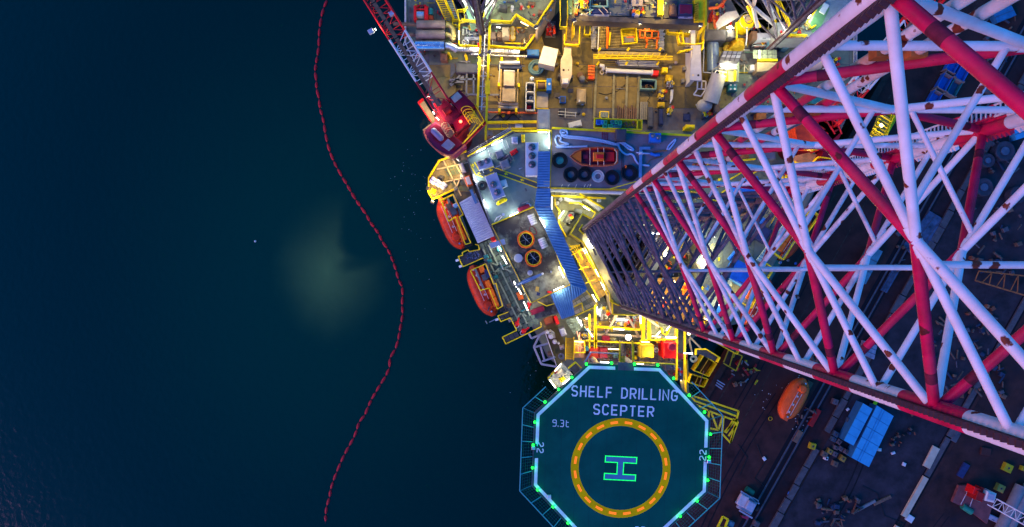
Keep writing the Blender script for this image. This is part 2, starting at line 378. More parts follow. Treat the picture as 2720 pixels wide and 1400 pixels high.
while t < 1000:
    L = random.uniform(38, 66)
    if not (-120 < t < -95):
        part('kerb_block', strip(MB(), 322 + random.uniform(-1.5, 1.5), 338 + random.uniform(-2, 2), t, t+L-2.5, QZ-.1, QZ+random.uniform(.35, .5)), conc, k)
    t += L
k = thing('low_wall', 'tan low wall with a dark gap at the far side of the dark yard strip', 'wall', P(*Q(622, 0), QZ))
for t0, t1 in ((-330, -250), (-246, -190), (-160, -40), (-36, 80), (84, 300), (304, 520), (524, 900)):
    part('wall_block', strip(MB(), 613, 627, t0, t1, QZ-.1, QZ+(.5 if t0 < -150 else .3)), cream if t0 < -150 else conc, k)

# ---------------------------------------------------------------- legs
ucyl = {}
def cylmesh(key, mat, n=18):
    if key not in ucyl: ucyl[key] = mesh(MB().tube((0,0,0),(0,0,1),1,n,cap=False), 'brace', mat, True)
    return ucyl[key]
def brace(name, p0, p1, r, key, mat, parent):
    o = bpy.data.objects.new(name, cylmesh(key, mat)); COL.objects.link(o); o.parent = parent
    d = V(p1) - V(p0); o.scale = (r, r, d.length); o.rotation_euler = d.to_track_quat('Z', 'Y').to_euler(); o.location = V(p0) - wloc(parent)
    return o
D0 = 98.0
bandm = M('worn_band', (.12,.012,.03), .7, var=.35, scale=3)
def lev(d): return H - d*D0
def leg(label, ABC, top_d, bot_d, darkd, rackpaint):
    pts = [P(NX + x, NY + y, H - D0) for x, y in ABC]; cen = (pts[0]+pts[1]+pts[2])/3
    root = thing('lattice_tower', label, 'rig leg', (cen.x, cen.y, lev(bot_d)))
    xy = lambda i, z: V((pts[i].x, pts[i].y, z))
    dirtyw = M('dirty_white_paint', (.62,.60,.61), .55, var=.2, scale=2.2, stain=(.30,.26,.28), samt=.8, speck=(.22,.045,.02), sthr=.6)
    def ends(d): return ('d', darkt) if d > darkd - .03 else (('v', dirtyw) if d > .36 else ('w', white))
    def endr(d): return ('d', darkt) if d > darkd else ('r', redp)
    d = .157 - .0745
    ds = []
    while d < bot_d: 
        if d >= top_d: ds.append(d)
        d += .0745
    for d in ds:
        zk, zm, zu = lev(d), lev(d-.03725), lev(d-.0745)         # node, mid level above it, next node
        for i, j in ((0,1),(1,2),(2,0)):
            a0, b0, a2, b2 = xy(i, zk), xy(j, zk), xy(i, zu), xy(j, zu)
            am, bm = xy(i, zm), xy(j, zm); m = (am+bm)/2
            kr, kw, kw2 = endr(d), ends(d-.005), ends(d-.03)
            brace('diagonal_brace', a0, m, .178, *kr, root); brace('diagonal_brace', b0, m, .178, *kr, root)
            brace('joint_can', m.lerp(am,.075), m.lerp(bm,.075), .168, *kw, root)
            if kr[0] == 'r':
                for q in (a0, b0): brace('paint_band', q.lerp(m,.2), q.lerp(m,.27), .181, 'm', bandm, root)
            brace('diagonal_brace', a2, m, .148, *kw2, root); brace('diagonal_brace', b2, m, .148, *kw2, root)
            brace('horizontal_brace', am, bm, .136, *kw, root)
        for i in range(3):                                    # inner bracing between the mid spans
            j, l = (i+1) % 3, (i+2) % 3
            p = xy(i, zm).lerp(xy(j, zm), .44); q = xy(i, zm).lerp(xy(l, zm), .44)
            brace('inner_brace', p, q, .105, *ends(d-.005), root)
    # chords: half tubes either side of a toothed rack plate
    for i in range(3):
        rad = (pts[i]-cen); rad.z = 0; rad.normalize(); tan_ = V((-rad.y, rad.x, 0))
        d = bot_d
        bounds = [bot_d]
        x = .2315 + .018625 + .03725*30
        while x > top_d + .01:
            if x < bot_d - .01: bounds.append(x)
            x -= .03725
        bounds.append(top_d)
        for q in range(len(bounds)-1):
            d0, d1 = bounds[q], bounds[q+1]; mid = (d0+d1)/2
            ph = ((mid - .2315) / .0745) % 1.0
            isred = (ph < .25 or ph > .75) and mid > .19
            mat = darkt if mid > darkd else (redp if isred else white)
            if mid > darkd and mid < .9: mat = M('dirty_chord', (.11,.07,.085), .7, var=.4, scale=1.5, stain=(.3,.28,.3), samt=.35)
            for sgn in (1, -1):
                mb = MB(); n = 12; vs = []
                for z in (lev(d0), lev(d1)):
                    for s_ in range(n+1):
                        an = -math.pi/2 + math.pi*s_/n
                        o_ = pts[i] + rad*sgn*(.11 + .275*math.cos(an)) + tan_*.275*math.sin(an); vs.append((o_.x, o_.y, z))
                fs = [[s_, s_+1, n+2+s_, n+1+s_] for s_ in range(n)] + [list(range(n+1)), list(range(n+1, 2*n+2))[::-1]]
                part('chord_tube', mb.add(vs, fs), mat, root, True)
            if rackpaint[i] or q == 0:
                z0, z1 = (lev(d0), lev(d1)) if rackpaint[i] else (lev(bot_d), lev(top_d))
                mb = MB()
                c4 = lambda t_, r_, z: tuple(pts[i] + tan_*t_ + rad*r_ + V((0,0,z)) - V((0,0,pts[i].z)))
                h_ = .10; w_ = .36
                mb.add([c4(-w_,-h_,z0),c4(w_,-h_,z0),c4(w_,h_,z0),c4(-w_,h_,z0),c4(-w_,-h_,z1),c4(w_,-h_,z1),c4(w_,h_,z1),c4(-w_,h_,z1)],
                       [[3,2,1,0],[4,5,6,7],[0,1,5,4],[1,2,6,5],[2,3,7,6],[3,0,4,7]])
                z = z0 + .04
                while z < z1 - .3:
                    for sg in (1, -1):
                        w2 = w_ + .19
                        mb.add([c4(sg*w_,-h_,z),c4(sg*w_,h_,z),c4(sg*w_,h_,z+.23),c4(sg*w_,-h_,z+.23),c4(sg*w2,-h_,z+.085),c4(sg*w2,h_,z+.085),c4(sg*w2,h_,z+.145),c4(sg*w2,-h_,z+.145)],
                               [[4,5,6,7] if sg > 0 else [7,6,5,4],[0,4,7,3],[1,2,6,5],[0,1,5,4],[3,7,6,2]])
                    z += .28
                part('rack', mb, (darkt if mid > darkd else mat) if rackpaint[i] else rackm, root)
    return root, pts, cen, xy
LEG, LP, LC, lxy = leg('tall red and white banded lattice leg rising beside the blue storage deck', [(151,-118),(251,84),(371,-117)], .0825, 1.23, .56, (False, False, True))
# climbing ladder on the far chord, guide pipes in the far face
cdir = (LC - LP[2]); cdir.z = 0; cdir.normalize(); side = V((-cdir.y, cdir.x, 0))
lad = LP[2] + V((-.75, .0, 0)) + V((0, .42, 0))
zz = lev(.55)
for k, (d0, d1) in enumerate([(.157+.03725*i - .0186, .157+.03725*i + .0186) for i in range(-2, 11)]):
    mb = MB(); z0, z1 = lev(d1), lev(d0)
    for o_ in (-.24, .24): mb.tube((lad.x, lad.y+o_, z0), (lad.x, lad.y+o_, z1), .045, 6)
    mb.tube((lad.x, lad.y, z0+.5), (lad.x+.6, lad.y-.2, z0+.5), .05, 5)
    part('ladder_rail', mb, white if k % 2 else redp, LEG, True)
mb = MB(); z = zz
while z < lev(.1): mb.tube((lad.x, lad.y-.24, z), (lad.x, lad.y+.24, z), .035, 5, cap=False); z += .3
part('ladder_rungs', mb, wht, LEG, kind='stuff')
rustw = M('rust_streaked_white', (.66,.62,.60), .55, var=.15, stain=(.42,.17,.05), samt=.85, speck=RUST, sthr=.5)
for fx, dy in ((.20, .25), (.285, .25)):
    p = LP[0].lerp(LP[2], fx) + V((0, dy, 0))
    for i in range(-2, 10):
        d0, d1 = .157+.03725*i - .0186, .157+.03725*i + .0186
        part('guide_pipe', MB().tube((p.x, p.y, lev(d1)), (p.x, p.y, lev(d0)), .17, 10), rustw if (i % 2 == 0) or i < 3 else redp, LEG, True)
        if i % 2: part('guide_clamp', MB().box((p.x, p.y), .5, .42, lev(d1)+.3, lev(d1)+.8), M('rust_orange', (.38,.12,.03), .8, var=.4), LEG)
leg('aft lattice leg whose brown rack stands in the pale green jacking frame near the stairs', [(-125,-670),(-236,-868),(-12,-868)], .75, 1.23, .2, (False,)*3)
leg('aft lattice leg with a brown rack standing over the open dark well near the quay', [(701,-650),(590,-850),(815,-852)], .75, 1.23, .2, (False,)*3)
# ---------------------------------------------------------------- hull
MD = 10.0
hullm = M('hull_side', (.10,.10,.11), .6, stain=(.12,.06,.03), samt=.5)
hl = [(1076,-420),(1076,118),(1100,165),(1138,245),(1166,335),(1240,425),(1285,560),(1330,690),(1370,800),(1420,880),(1455,950),(1500,985),(1800,990),(1822,918),(1856,884),(1960,860),(2040,760),(2110,640),(2200,420),(2255,300),(2270,200),(2270,-420)]
def well(ax, ay, bx, by, cx_, cy_, z, g=1.24):
    q = [P(NX+ax, NY+ay, H-D0), P(NX+bx, NY+by, H-D0), P(NX+cx_, NY+cy_, H-D0)]
    c = (q[0]+q[1]+q[2])/3
    return [c + (p-c)*g for p in q]
W1 = well(151,-118,251,84,371,-117,0); W2 = well(-125,-670,-236,-868,-12,-868,0); W3 = well(701,-650,590,-850,815,-852,0)
HULL = thing('rig_hull', 'broad tan and grey rig hull deck lit by yellow floodlights at the harbour edge', 'rig deck', P(1650,600,0))
HULL.location.z = -3
def xp(pts, z): return [P(x, y, z) for x, y in pts]
part('hull_side', MB().poly(xp(hl, MD-.03), -3, MD-.03, [W1, W2, W3]), hullm, HULL)
# deck plating laid in separate sheets with thin open joints
x = 1079
part('main_deck', MB().pp([(1080,-400),(2266,-400),(2266,200),(2250,300),(2200,330),(1240,345),(1115,330),(1096,150),(1080,118)], MD-.03, MD+.012, ()), tan, HULL) if False else None
def inpoly(p, poly):
    c = False; n = len(poly)
    for i in range(n):
        a, b = poly[i], poly[(i+1) % n]
        if (a[1] > p[1]) != (b[1] > p[1]) and p[0] < (b[0]-a[0])*(p[1]-a[1])/(b[1]-a[1])+a[0]: c = not c
    return c
hw = xp(hl, MD)
xs = [1079] + list(range(1140, 2270, 62)) + [2268]; ys = list(range(-60, 345, 58))
tan2 = M('tan_deck_lighter', (.225,.165,.055), .75, var=.2, scale=.6, stain=(.07,.055,.03), samt=.8, bump=.1)
for i in range(len(xs)-1):
    for j in range(len(ys)-1):
        q = [(xs[i], ys[j]), (xs[i+1], ys[j]), (xs[i+1], ys[j+1]), (xs[i], ys[j+1])]
        w_ = xp(q, MD)
        if all(inpoly(p, hw) for p in w_) and not any(inpoly(p, W) for p in w_ + [sum(w_, V((0,0,0)))/4] for W in (W2, W3)):
            gx = xs[i] > 1900 or (xs[i] < 1300 and ys[j] < 150)
            part('deck_plate', MB().pp([(q[0][0]+.6,q[0][1]+.6),(q[1][0]-.6,q[1][1]+.6),(q[2][0]-.6,q[2][1]-.6),(q[3][0]+.6,q[3][1]-.6)], MD-.02, MD+.012+random.uniform(0,.006)), (gdeck if gx else random.choice((tan, tan2))), HULL)
# starboard and bow plating
def plate(pts, z0, z1, m, parent=None, name='deck_plate', holes=()): return part(name, MB().poly(xp(pts, z1), z0, z1, holes), m, parent or HULL)
plate([(1465,346),(2195,346),(2105,640),(2038,760),(1958,858),(1856,882),(1822,916),(1800,986),(1500,982),(1458,948),(1422,878),(1390,700)], MD-.02, MD+.014, gdeck, holes=[W1])
part('side_rail', rails([(1079,-60),(1079,118),(1102,165)], MD), wht, HULL)
part('side_rail', rails([(2267,-60),(2267,200),(2252,300)], MD), wht, HULL)

# ---------------------------------------------------------------- helideck
HZ = 30.0
heli_green = M('helideck_green', (.001,.064,.046), .6, spec=.06, var=.14, scale=.25, stain=(.004,.090,.066), samt=.55, slo=.5, shi=.66, bump=.15, bscale=40)
mark = M('deck_marking', (.60,.60,.62), .6, var=.12, stain=(.35,.40,.42), samt=.45)
ymark = M('yellow_marking', (.85,.42,.0), .6, spec=.05, var=.1, scale=.8, stain=(.66,.30,.0), samt=.5)
hc = P(1650, 1203, HZ); rot = -2.1
def oct_(r, c=hc):   # octagon with across-flats 2r
    Rr = r/math.cos(R(22.5)); return [V((c.x + Rr*math.cos(R(22.5+45*i+rot)), c.y + Rr*math.sin(R(22.5+45*i+rot)), HZ)) for i in range(8)]
hr = S(228.5, HZ)
HD = thing('helideck', 'green octagonal helideck with a yellow ring and white lettering', 'helideck', (hc.x, hc.y, HZ-2))
part('deck', MB().poly(oct_(hr+.16), HZ-.45, HZ), heli_green, HD)
part('deck_edge', MB().poly(oct_(hr+.30), HZ-.75, HZ-.05, [oct_(hr+.165)]), dgrey, HD)
mb = MB()
for k in range(-5, 6):
    mb.beam((hc.x+k*2, hc.y-hr*.85 if abs(k) < 4 else hc.y-6, HZ-.8), (hc.x+k*2, hc.y+hr*.85 if abs(k) < 4 else hc.y+6, HZ-.8), .25, .65)
part('girder', mb, dgrey, HD)
for x, y in ((1600,985),(1700,985),(1560,1060),(1740,1060)):
    part('support_column', MB().tube(P(x,y,HZ-1) - V((0,0,0)), P(x,y,HZ-1) - V((0,0,19)), .35, 10), grey, HD, True)
o1, o2 = oct_(hr), oct_(hr - S(8.5, HZ))
gaps = {0: None}
for i in range(8):     # white edge line in runs, left open at the gate and at the numbers
    a, b, c, d = o1[i], o1[(i+1) % 8], o2[(i+1) % 8], o2[i]
    segs = [(0, 1)]
    if i == 1: segs = [(0, .395), (.63, 1)]
    elif i in (3, 5, 7): segs = [(0, .42), (.62, 1)] if i != 5 else [(0, .43), (.6, 1)]
    for u, v_ in segs:
        q = [a.lerp(b, u), a.lerp(b, v_), d.lerp(c, v_), d.lerp(c, u)]
        part('edge_line', MB().poly([(p.x, p.y) for p in q], HZ-.02, HZ+.006), mark, HD)
cc = P(1648.6, 1243, HZ)
def ring(r0, r1, z, n=96, a0=0, a1=360):
    mb = MB(); vs = []; fs = []
    full = a1-a0 >= 360
    for i in range(n + (0 if full else 1)):
        a = R(a0 + (a1-a0)*i/n)
        for r, zz_ in ((r0, z), (r1, z), (r1, z-.02), (r0, z-.02)): vs.append((cc.x+r*math.cos(a), cc.y+r*math.sin(a), zz_))
    k = n + (0 if full else 1)
    for i in range(n if full else k-1):
        o, q = 4*i, 4*((i+1) % k)
        for j in range(4): fs.append([o+j, o+(j+1) % 4, q+(j+1) % 4, q+j])
    return mb.add(vs, fs)
part('ring', ring(S(111.5, HZ), S(132.5, HZ), HZ+.007), ymark, HD)
for i in range(20):
    a = 8 + 18*i
    s = part('ring_light', MB(), OLED, HD) if False else None
    b = MB()
    for j in range(9):
        an = R(a + (j-4)*1.05); r = S(121.5, HZ)
        for rr in (-.08, .08): b.box((cc.x+(r+rr)*math.cos(an), cc.y+(r+rr)*math.sin(an)), .12, .10, HZ, HZ+.05, math.degrees(an))
    part('ring_light', b, OLED, HD)
# stroke lettering
def G(ch, w):
    h, c = 1.0, .2
    n = {
     'S': [[(w,.82),(w*.78,1),(w*.22,1),(0,.82),(0,.66),(w*.2,.54),(w*.8,.46),(w,.34),(w,.18),(w*.78,0),(w*.22,0),(0,.18)]],
     'H': [[(0,0),(0,1)],[(w,0),(w,1)],[('a',.5),('-a',.5)]], 'E': [[(w,1),(0,1),(0,0),(w,0)],[('a',.5),(w*.9,.5)]],
     'L': [[(0,1),(0,0),(w,0)]], 'F': [[(0,-.0),(0,1),(w,1)],[('a',.5),(w*.88,.5)]],
     'D': [[(0,.5),(0,1),(w*.6,1),(w,.78),(w,.22),(w*.6,0),(0,0),(0,.5)]],
     'R': [[(0,0),(0,1),(w*.72,1),(w,.86),(w,.6),(w*.72,.46),('a',.46)],[(w*.55,'b'),(w,0)]], 'P': [[(0,0),(0,1),(w*.72,1),(w,.86),(w,.58),(w*.72,.44),('a',.44)]],
     'I': [[(0,0),(0,1)]], 'N': [[(0,0),(0,1),(w,0),(w,1)]],
     'G': [[(w,.8),(w*.76,1),(w*.24,1),(0,.8),(0,.2),(w*.24,0),(w*.76,0),(w,.2),(w,.44),(w*.5,.44)]],
     'C': [[(w,.8),(w*.76,1),(w*.24,1),(0,.8),(0,.2),(w*.24,0),(w*.76,0),(w,.2)]], 'T': [[(0,1),(w,1)],[(w/2,'c'),(w/2,0)]],
     '9': [[(w,.55),(w*.2,.55),(0,.65),(0,.9),(w*.2,1),(w*.8,1),(w,.88),(w,.15),(w*.8,0),(0,0)]], '.': [[(0,0),(0,.13)]],
     '3': [[(0,1),(w*.8,1),(w,.88),(w,.62),(w*.75,.52),(w,.42),(w,.14),(w*.8,0),(0,0)],[(w*.3,.52),(w*.62,.52)]],
     't': [[(w*.2,1),(w*.2,.12),(w*.4,0),(w,0)],[(w*.36,.7),(w*.9,.7)]], '2': [[(0,.84),(w*.22,1),(w*.78,1),(w,.84),(w,.62),(0,.22),(0,0),(w,0)]]}
    return n[ch]
WID = {'I': 0, '.': 0, ' ': .35}
def ribbon(mb, pts, th, f, z):
    k = len(pts); L_, R_ = [], []
    closed = pts[0] == pts[-1] and k > 2
    for i in range(k):
        p = V((*pts[i], 0))
        a = V((*pts[i-1], 0)) if i else (V((*pts[-2], 0)) if closed else None)
        b = V((*pts[i+1], 0)) if i < k-1 else (V((*pts[1], 0)) if closed else None)
        d1 = (p-a).normalized() if a is not None else (b-p).normalized(); d2 = (b-p).normalized() if b is not None else d1
        n1, n2 = V((-d1.y, d1.x, 0)), V((-d2.y, d2.x, 0)); m = (n1+n2); m = m.normalized() if m.length > 1e-3 else n1
        s = min(1/max(m.dot(n1), .35), 1.9)
        e = V((0,0,0))
        if a is None: e = -d1*0
        L_.append(p + m*th/2*s); R_.append(p - m*th/2*s)
    vs = [f(q.x, q.y, z) for q in L_ + R_] + [f(q.x, q.y, z-.02) for q in L_ + R_]; n = 2*k; fs = []
    for i in range(k-1):
        fs += [[k+i, k+i+1, i+1, i], [n+i, n+i+1, i+1, i], [n+k+i+1, n+k+i, k+i, k+i+1]]
    fs += [[0, k, n+k, n], [k-1, n+k-1, n+2*k-1, 2*k-1]]
    mb.add(vs, fs)
def text(s, x0, y0, ang, hpx, wpx, th=.155, z=HZ+.008, wl=.55):
    o = P(x0, y0, z); u = V((math.cos(R(ang)), -math.sin(R(ang)), 0)); v_ = V((math.sin(R(ang)), math.cos(R(ang)), 0)); h = S(hpx, z)
    gap = .2; tot = sum(WID.get(c, wl) + th for c in s) + gap*(len(s)-1); kx = S(wpx, z)/(tot*h)
    x = th/2
    for c in s:
        w_ = WID.get(c, wl)
        if c != ' ':
            f = lambda X, Y, Z: o + u*((x+X)*kx*h) + v_*((th/2 + Y*(1-th))*h) + V((0,0,Z-z))
            mb = MB()
            for st in G(c, w_):
                q = []
                for X, Y in st:
                    X = th/2 if X == 'a' else (w_-th/2 if X == '-a' else X)
                    Y = .46-th/2/(1-th)*.9 if Y == 'b' else (1-th/2/(1-th) if Y == 'c' else Y)
                    q.append((X, Y))
                if len(q) == 2 or c in 'FNRPILEHT':    # square ends run to the letter's full height
                    (ax, ay) = q[0]; (bx, by) = q[-1]
                    ext = th/2/(1-th)
                    if ay in (0, 1) and abs(q[1][0]-ax) < 1e-6: q[0] = (ax, ay + (ext if ay else -ext))
                    if by in (0, 1) and abs(q[-2][0]-bx) < 1e-6: q[-1] = (bx, by + (ext if by else -ext))
                ribbon(mb, q, th, f, z)
            part('letter', mb, mark, HD)
        x += w_ + th + gap
text('SHELF DRILLING', 1517, 1053, 2.6, 30, 283)
text('SCEPTER', 1575, 1101.5, 2.6, 29.5, 162)
text('9.3t', 1467, 1133, 2.6, 19, 45, th=.12)
text('22', 1426, 1174, 92, 19, 29, th=.15)
text('22', 1876, 1224, -88, 19, 29, th=.15)
text('22', 1685, 1417, 2, 19, 29, th=.15)
# landing H with a lit outline
hb = [(1608.5,1211),(1691.5,1215),(1690.5,1231),(1657,1229),(1655,1260),(1688.5,1261.5),(1687.5,1277),(1604.5,1273),(1605.5,1257),(1638.5,1259),(1640,1228.5),(1607.5,1227)]
part('landing_mark', MB().pp(hb, HZ-.02, HZ+.009), M('mark_blue', (.07,.17,.27), .6, var=.1), HD)
mb = MB()
for i in range(len(hb)):
    a, b = P(*hb[i], HZ), P(*hb[(i+1) % len(hb)], HZ); n = max(1, round((b-a).length/.165))
    for j in range(n):
        p = a.lerp(b, j/n); mb.box((p.x, p.y), .105, .105, HZ, HZ+.05)
part('led_outline', mb, LED, HD, kind='stuff')
# safety net
o3 = oct_(hr + S(37, HZ)); o0 = oct_(hr+.3); netm = M('net_frame', (.05,.26,.28), .5, var=.1)
for i in range(8):
    if i == 1: continue
    a, b, c, d = o3[i], o3[(i+1) % 8], o0[(i+1) % 8], o0[i]; dz = V((0,0,.12))
    lo, hi = 0, 1
    if i == 0: hi = .55
    if i == 2: lo = .62
    mb = MB().tube(a.lerp(b, lo)+dz, a.lerp(b, hi)+dz, .07, 6)
    n = 5
    for j in range(n+1):
        if lo <= j/n <= hi: mb.tube(a.lerp(b, j/n)+dz, d.lerp(c, j/n)-V((0,0,.25)), .06, 5)
    part('net_frame', mb, netm, HD)
    mb = MB()
    for j in range(1, 5): mb.tube((a.lerp(b, lo)).lerp(d.lerp(c, lo), j/5)+V((0,0,-.06*j)), (a.lerp(b, hi)).lerp(d.lerp(c, hi), j/5)+V((0,0,-.06*j)), .011, 3, cap=False)
    for j in range(int(26*(hi-lo))): u = lo+(j+.5)/26; mb.tube(a.lerp(b, u), d.lerp(c, u)-V((0,0,.2)), .010, 3, cap=False)
    part('net_mesh', mb, M('net_cord', (.04,.13,.12), .8), HD, kind='stuff')
GL = [(1557.7,967),(1624.3,964.3),(1685.3,967),(1746.7,969.5),(1789.4,1004.9),(1830.7,1050),(1871.3,1094.4),(1887.2,1153.3),(1883.8,1214),(1879.6,1275.4),(1851.9,1330.2),(1806.4,1371.1),(1509,1389),(1469.3,1345.8),(1428,1300.7),(1414.5,1242.5),(1416.5,1182),(1420.7,1121.4),(1447.8,1067.6),(1483.8,1034.3),(1518.9,1002.4)]
for x, y in GL:
    p = P(x, y, HZ+.2)
    h = part('perimeter_light', MB().cyl(p, .10, HZ-.3, HZ+.12, 8).box(p, .45, .45, HZ-.3, HZ-.12), dgrey, HD)
    part('lens', MB().ball((p.x, p.y, HZ+.22), .17, .17, .14, 10, 6), GRN, h, True)
    light('green_light', 'POINT', (p.x, p.y, HZ+.55), 11, (.0, 1, .05), h, .15)
part('gate_plate', MB().pp([(1642,962),(1684,964),(1684,985),(1641,983)], HZ-.02, HZ+.007), dgrey, HD)
for x, y in ((1417,1190),(1884,1226),(1459,1320)): part('hydrant_box', MB().pb(x-5, y-4, x+5, y+5, HZ-.5, HZ+.35), steel if y < 1300 else wht, HD)

seam = M('deck_seam', (.001,.035,.035), .7)
for k in range(-5, 6):
    x = 1650 + k*40; hh = 222 if abs(k) < 3 else 222 - (abs(k)-2.4)*38
    part('panel_seam', MB().beam(P(x+hh*.037, 1203-hh, HZ+.002), P(x-hh*.037, 1203+hh, HZ+.002), .03, .006), seam, HD)
# ---------------------------------------------------------------- accommodation block (roofs A and F, covered walkway)
ZA, ZF, ZR, ZB, ZL = 22.0, 21.6, 24.2, 21.0, 16.0
wallw = M('block_wall', (.25,.25,.23), .6, stain=(.25,.2,.15), samt=.4)
ACC = thing('accommodation_block', 'pale blue-grey accommodation roof with yellow arrow walkway between crane and lifeboats', 'deckhouse', P(1340,480,MD))
rA = [(1243,421),(1362,353),(1462,353),(1462,402),(1429,402),(1426,549),(1308,596)]
part('wall', MB().pp([(1243,421),(1362,353),(1463,353),(1463,400),(1428,400),(1420,550),(1307,597)], MD, ZA-.35), wallw, ACC)
part('roof', MB().pp(rA, ZA-.3, ZA), groof, ACC)
panel = M('roof_panel', (.135,.175,.155), .5, var=.15, stain=(.065,.085,.085), samt=.8, scale=.7)
for q in ([(1248,424),(1290,400),(1322,470),(1270,480)], [(1270,484),(1340,474),(1375,560),(1309,590)], [(1366,358),(1392,357),(1392,470),(1346,420)]):
    part('roof_sheet', MB().pp(q, ZA-.05, ZA+.012), panel, ACC)
part('parapet', MB().pp([(1239,420),(1243,420),(1308,598),(1303,600)], ZA-.3, ZA+.5), dgrey, ACC)
part('parapet', MB().pp([(1245,412),(1363,346),(1364,352),(1244,421)], ZA-.3, ZA+.5), dgrey, ACC)
mb = MB()
for o in (3, 7, 11): mb.tube(P(1246-o*.3,415-o,ZA), P(1360-o*.3,349-o,ZA), .05, 6)
part('pipe_run', mb, steel, ACC, True)
part('guard_rail', rails([(1243,418),(1362,350),(1462,350)], ZA), yel, ACC)
part('guard_rail', rails([(1307,598),(1417,551)], ZA, r=.07), yel, ACC)
part('white_rail', rails([(1458,352),(1459,400)], ZA), wht, ACC)
# escape route: dark band with yellow borders and arrows
route = M('route_dark', (.06,.07,.075), .6)
pl = lambda pts, dz, m, n: part(n, MB().pp(pts, ZA-.02, ZA+dz), m, ACC)
pl([(1250,436),(1262,430),(1272,454),(1262,458)], .010, route, 'route_band'); pl([(1262,458),(1272,454),(1312,444),(1313,459),(1283,470)], .014, route, 'route_band'); pl([(1312,444),(1426,486),(1426,499),(1314,459)], .018, route, 'route_band')
for q in ([(1249,437),(1263,463),(1282,470),(1313,459),(1426,499)], [(1260,431),(1274,453),(1310,444),(1426,485)]):
    mb = MB()
    ribbon(mb, q, 2.6, lambda X, Y, Z: P(X, Y, Z), ZA+.03); part('route_line', mb, yel, ACC)
def arrow(x, y, a):
    pts = [(-5,0),(0,-4.5),(0,-1.6),(5,-1.6),(5,1.6),(0,1.6),(0,4.5)]
    part('route_arrow', MB().pp([(x+X*math.cos(R(a))-Y*math.sin(R(a)), y+X*math.sin(R(a))+Y*math.cos(R(a))) for X, Y in pts], ZA-.01, ZA+.034), yel, ACC)
for x, y, a in ((1256,439,60),(1273,461,20),(1304,452,-15),(1344,462,18),(1387,478,18)): arrow(x, y, a)
for l in ((1306,386,1335,372),(1265,404,1289,393),(1258,463,1266,484),(1284,531,1297,555),(1353,574,1376,564)): lamp(l, ZA+1.3, ACC, LAMPC)
# blue corrugated roofs over the outside walkway
BR = thing('covered_walkway', 'long blue corrugated walkway roof bending down past the exhaust deck', 'walkway roof', P(1470,650,ZA-2))
part('roof_sheet', corr((1429,402),(1462,401),(1460,496),(1427,496), 14, ZR), bluer, BR)
part('roof_sheet', corr((1426,500),(1462,500),(1463,549),(1420,549), 7, ZR-.2), bluer, BR)
part('roof_sheet', corr((1420,550),(1463,550),(1560,769),(1516,757), 28, ZR-.1), bluer, BR)
part('roof_sheet', corr((1462,783),(1492,848),(1527,836),(1513,759), 8, ZR-.3), bluer, BR)
part('roof_sheet', corr((1515,758),(1520,798),(1557,773),(1554,769), 6, ZR-.32), bluer, BR)
part('ridge_cap', MB().tube(P(1516,757,ZR), P(1560,770,ZR), .07, 6), bluer, BR)
part('roof_frame', MB().pp([(1430,404),(1460,404),(1460,545),(1555,768),(1516,750),(1424,545)], ZR-2.6, ZR-2.3), dgrey, BR)
mb = MB()
for x, y in ((1431,405),(1460,405),(1428,494),(1459,494),(1424,547),(1461,547),(1456,635),(1500,635),(1514,752),(1556,765)): mb.tube(P(x,y,ZR-.1)-V((0,0,2.6)), P(x,y,ZR-.1), .06, 6)
part('posts', mb, grey, BR)
part('sheet_plate', MB().pp([(1444,481),(1460,480),(1460,495),(1444,496)], ZR-.1, ZR+.02), cream, BR)
lamp((1466,523,1466,556), ZA+1.8, BR); lamp((1433,578,1449,604), ZR+.7, BR); lamp((1484,708,1498,738), ZF+1.4, BR, LAMP)
# ---------------------------------------------------------------- exhaust deck
EXH = thing('exhaust_deck', 'dark stained roof carrying two round orange exhaust hatches', 'roof deck', P(1410,690,MD))
part('wall', MB().pp([(1307,600),(1418,552),(1463,549),(1514,755),(1411,804)], MD, ZF-.35), wallw, EXH)
part('deck', MB().pp([(1307,600),(1418,552),(1456,640),(1516,757),(1411,804)], ZF-.3, ZF), froof, EXH)
part('curb', MB().pp([(1303,600),(1308,600),(1412,804),(1407,806)], ZF-.3, ZF+.3), dgrey, EXH)
part('guard_rail', rails([(1308,602),(1410,803)], ZF), yeld, EXH); part('guard_rail', rails([(1420,554),(1464,645),(1484,640),(1514,755)], ZF), yeld, EXH)
part('guard_rail', rails([(1513,756),(1412,803)], ZF), yeld, EXH)
part('stair_floor', MB().pp([(1472,662),(1487,655),(1513,722),(1498,730)], ZF-.1, ZF+.015), yel, EXH)
for l in ((1334,679,1346,701),(1365,747,1372,763),(1376,766,1385,782),(1391,801,1402,825),(1470,772,1498,760)): lamp(l, ZR+.5 if l[0] == 1470 else ZF+1.4, EXH, pw=200 if l[0] == 1470 else 120)
part('lower_deck', MB().pp([(1412,806),(1470,780),(1488,830),(1422,848)], ZL+2, ZL+4), froof, EXH)
part('guard_rail', rails([(1428,800),(1452,812),(1470,806),(1488,800)], ZF-.9), yel, EXH)
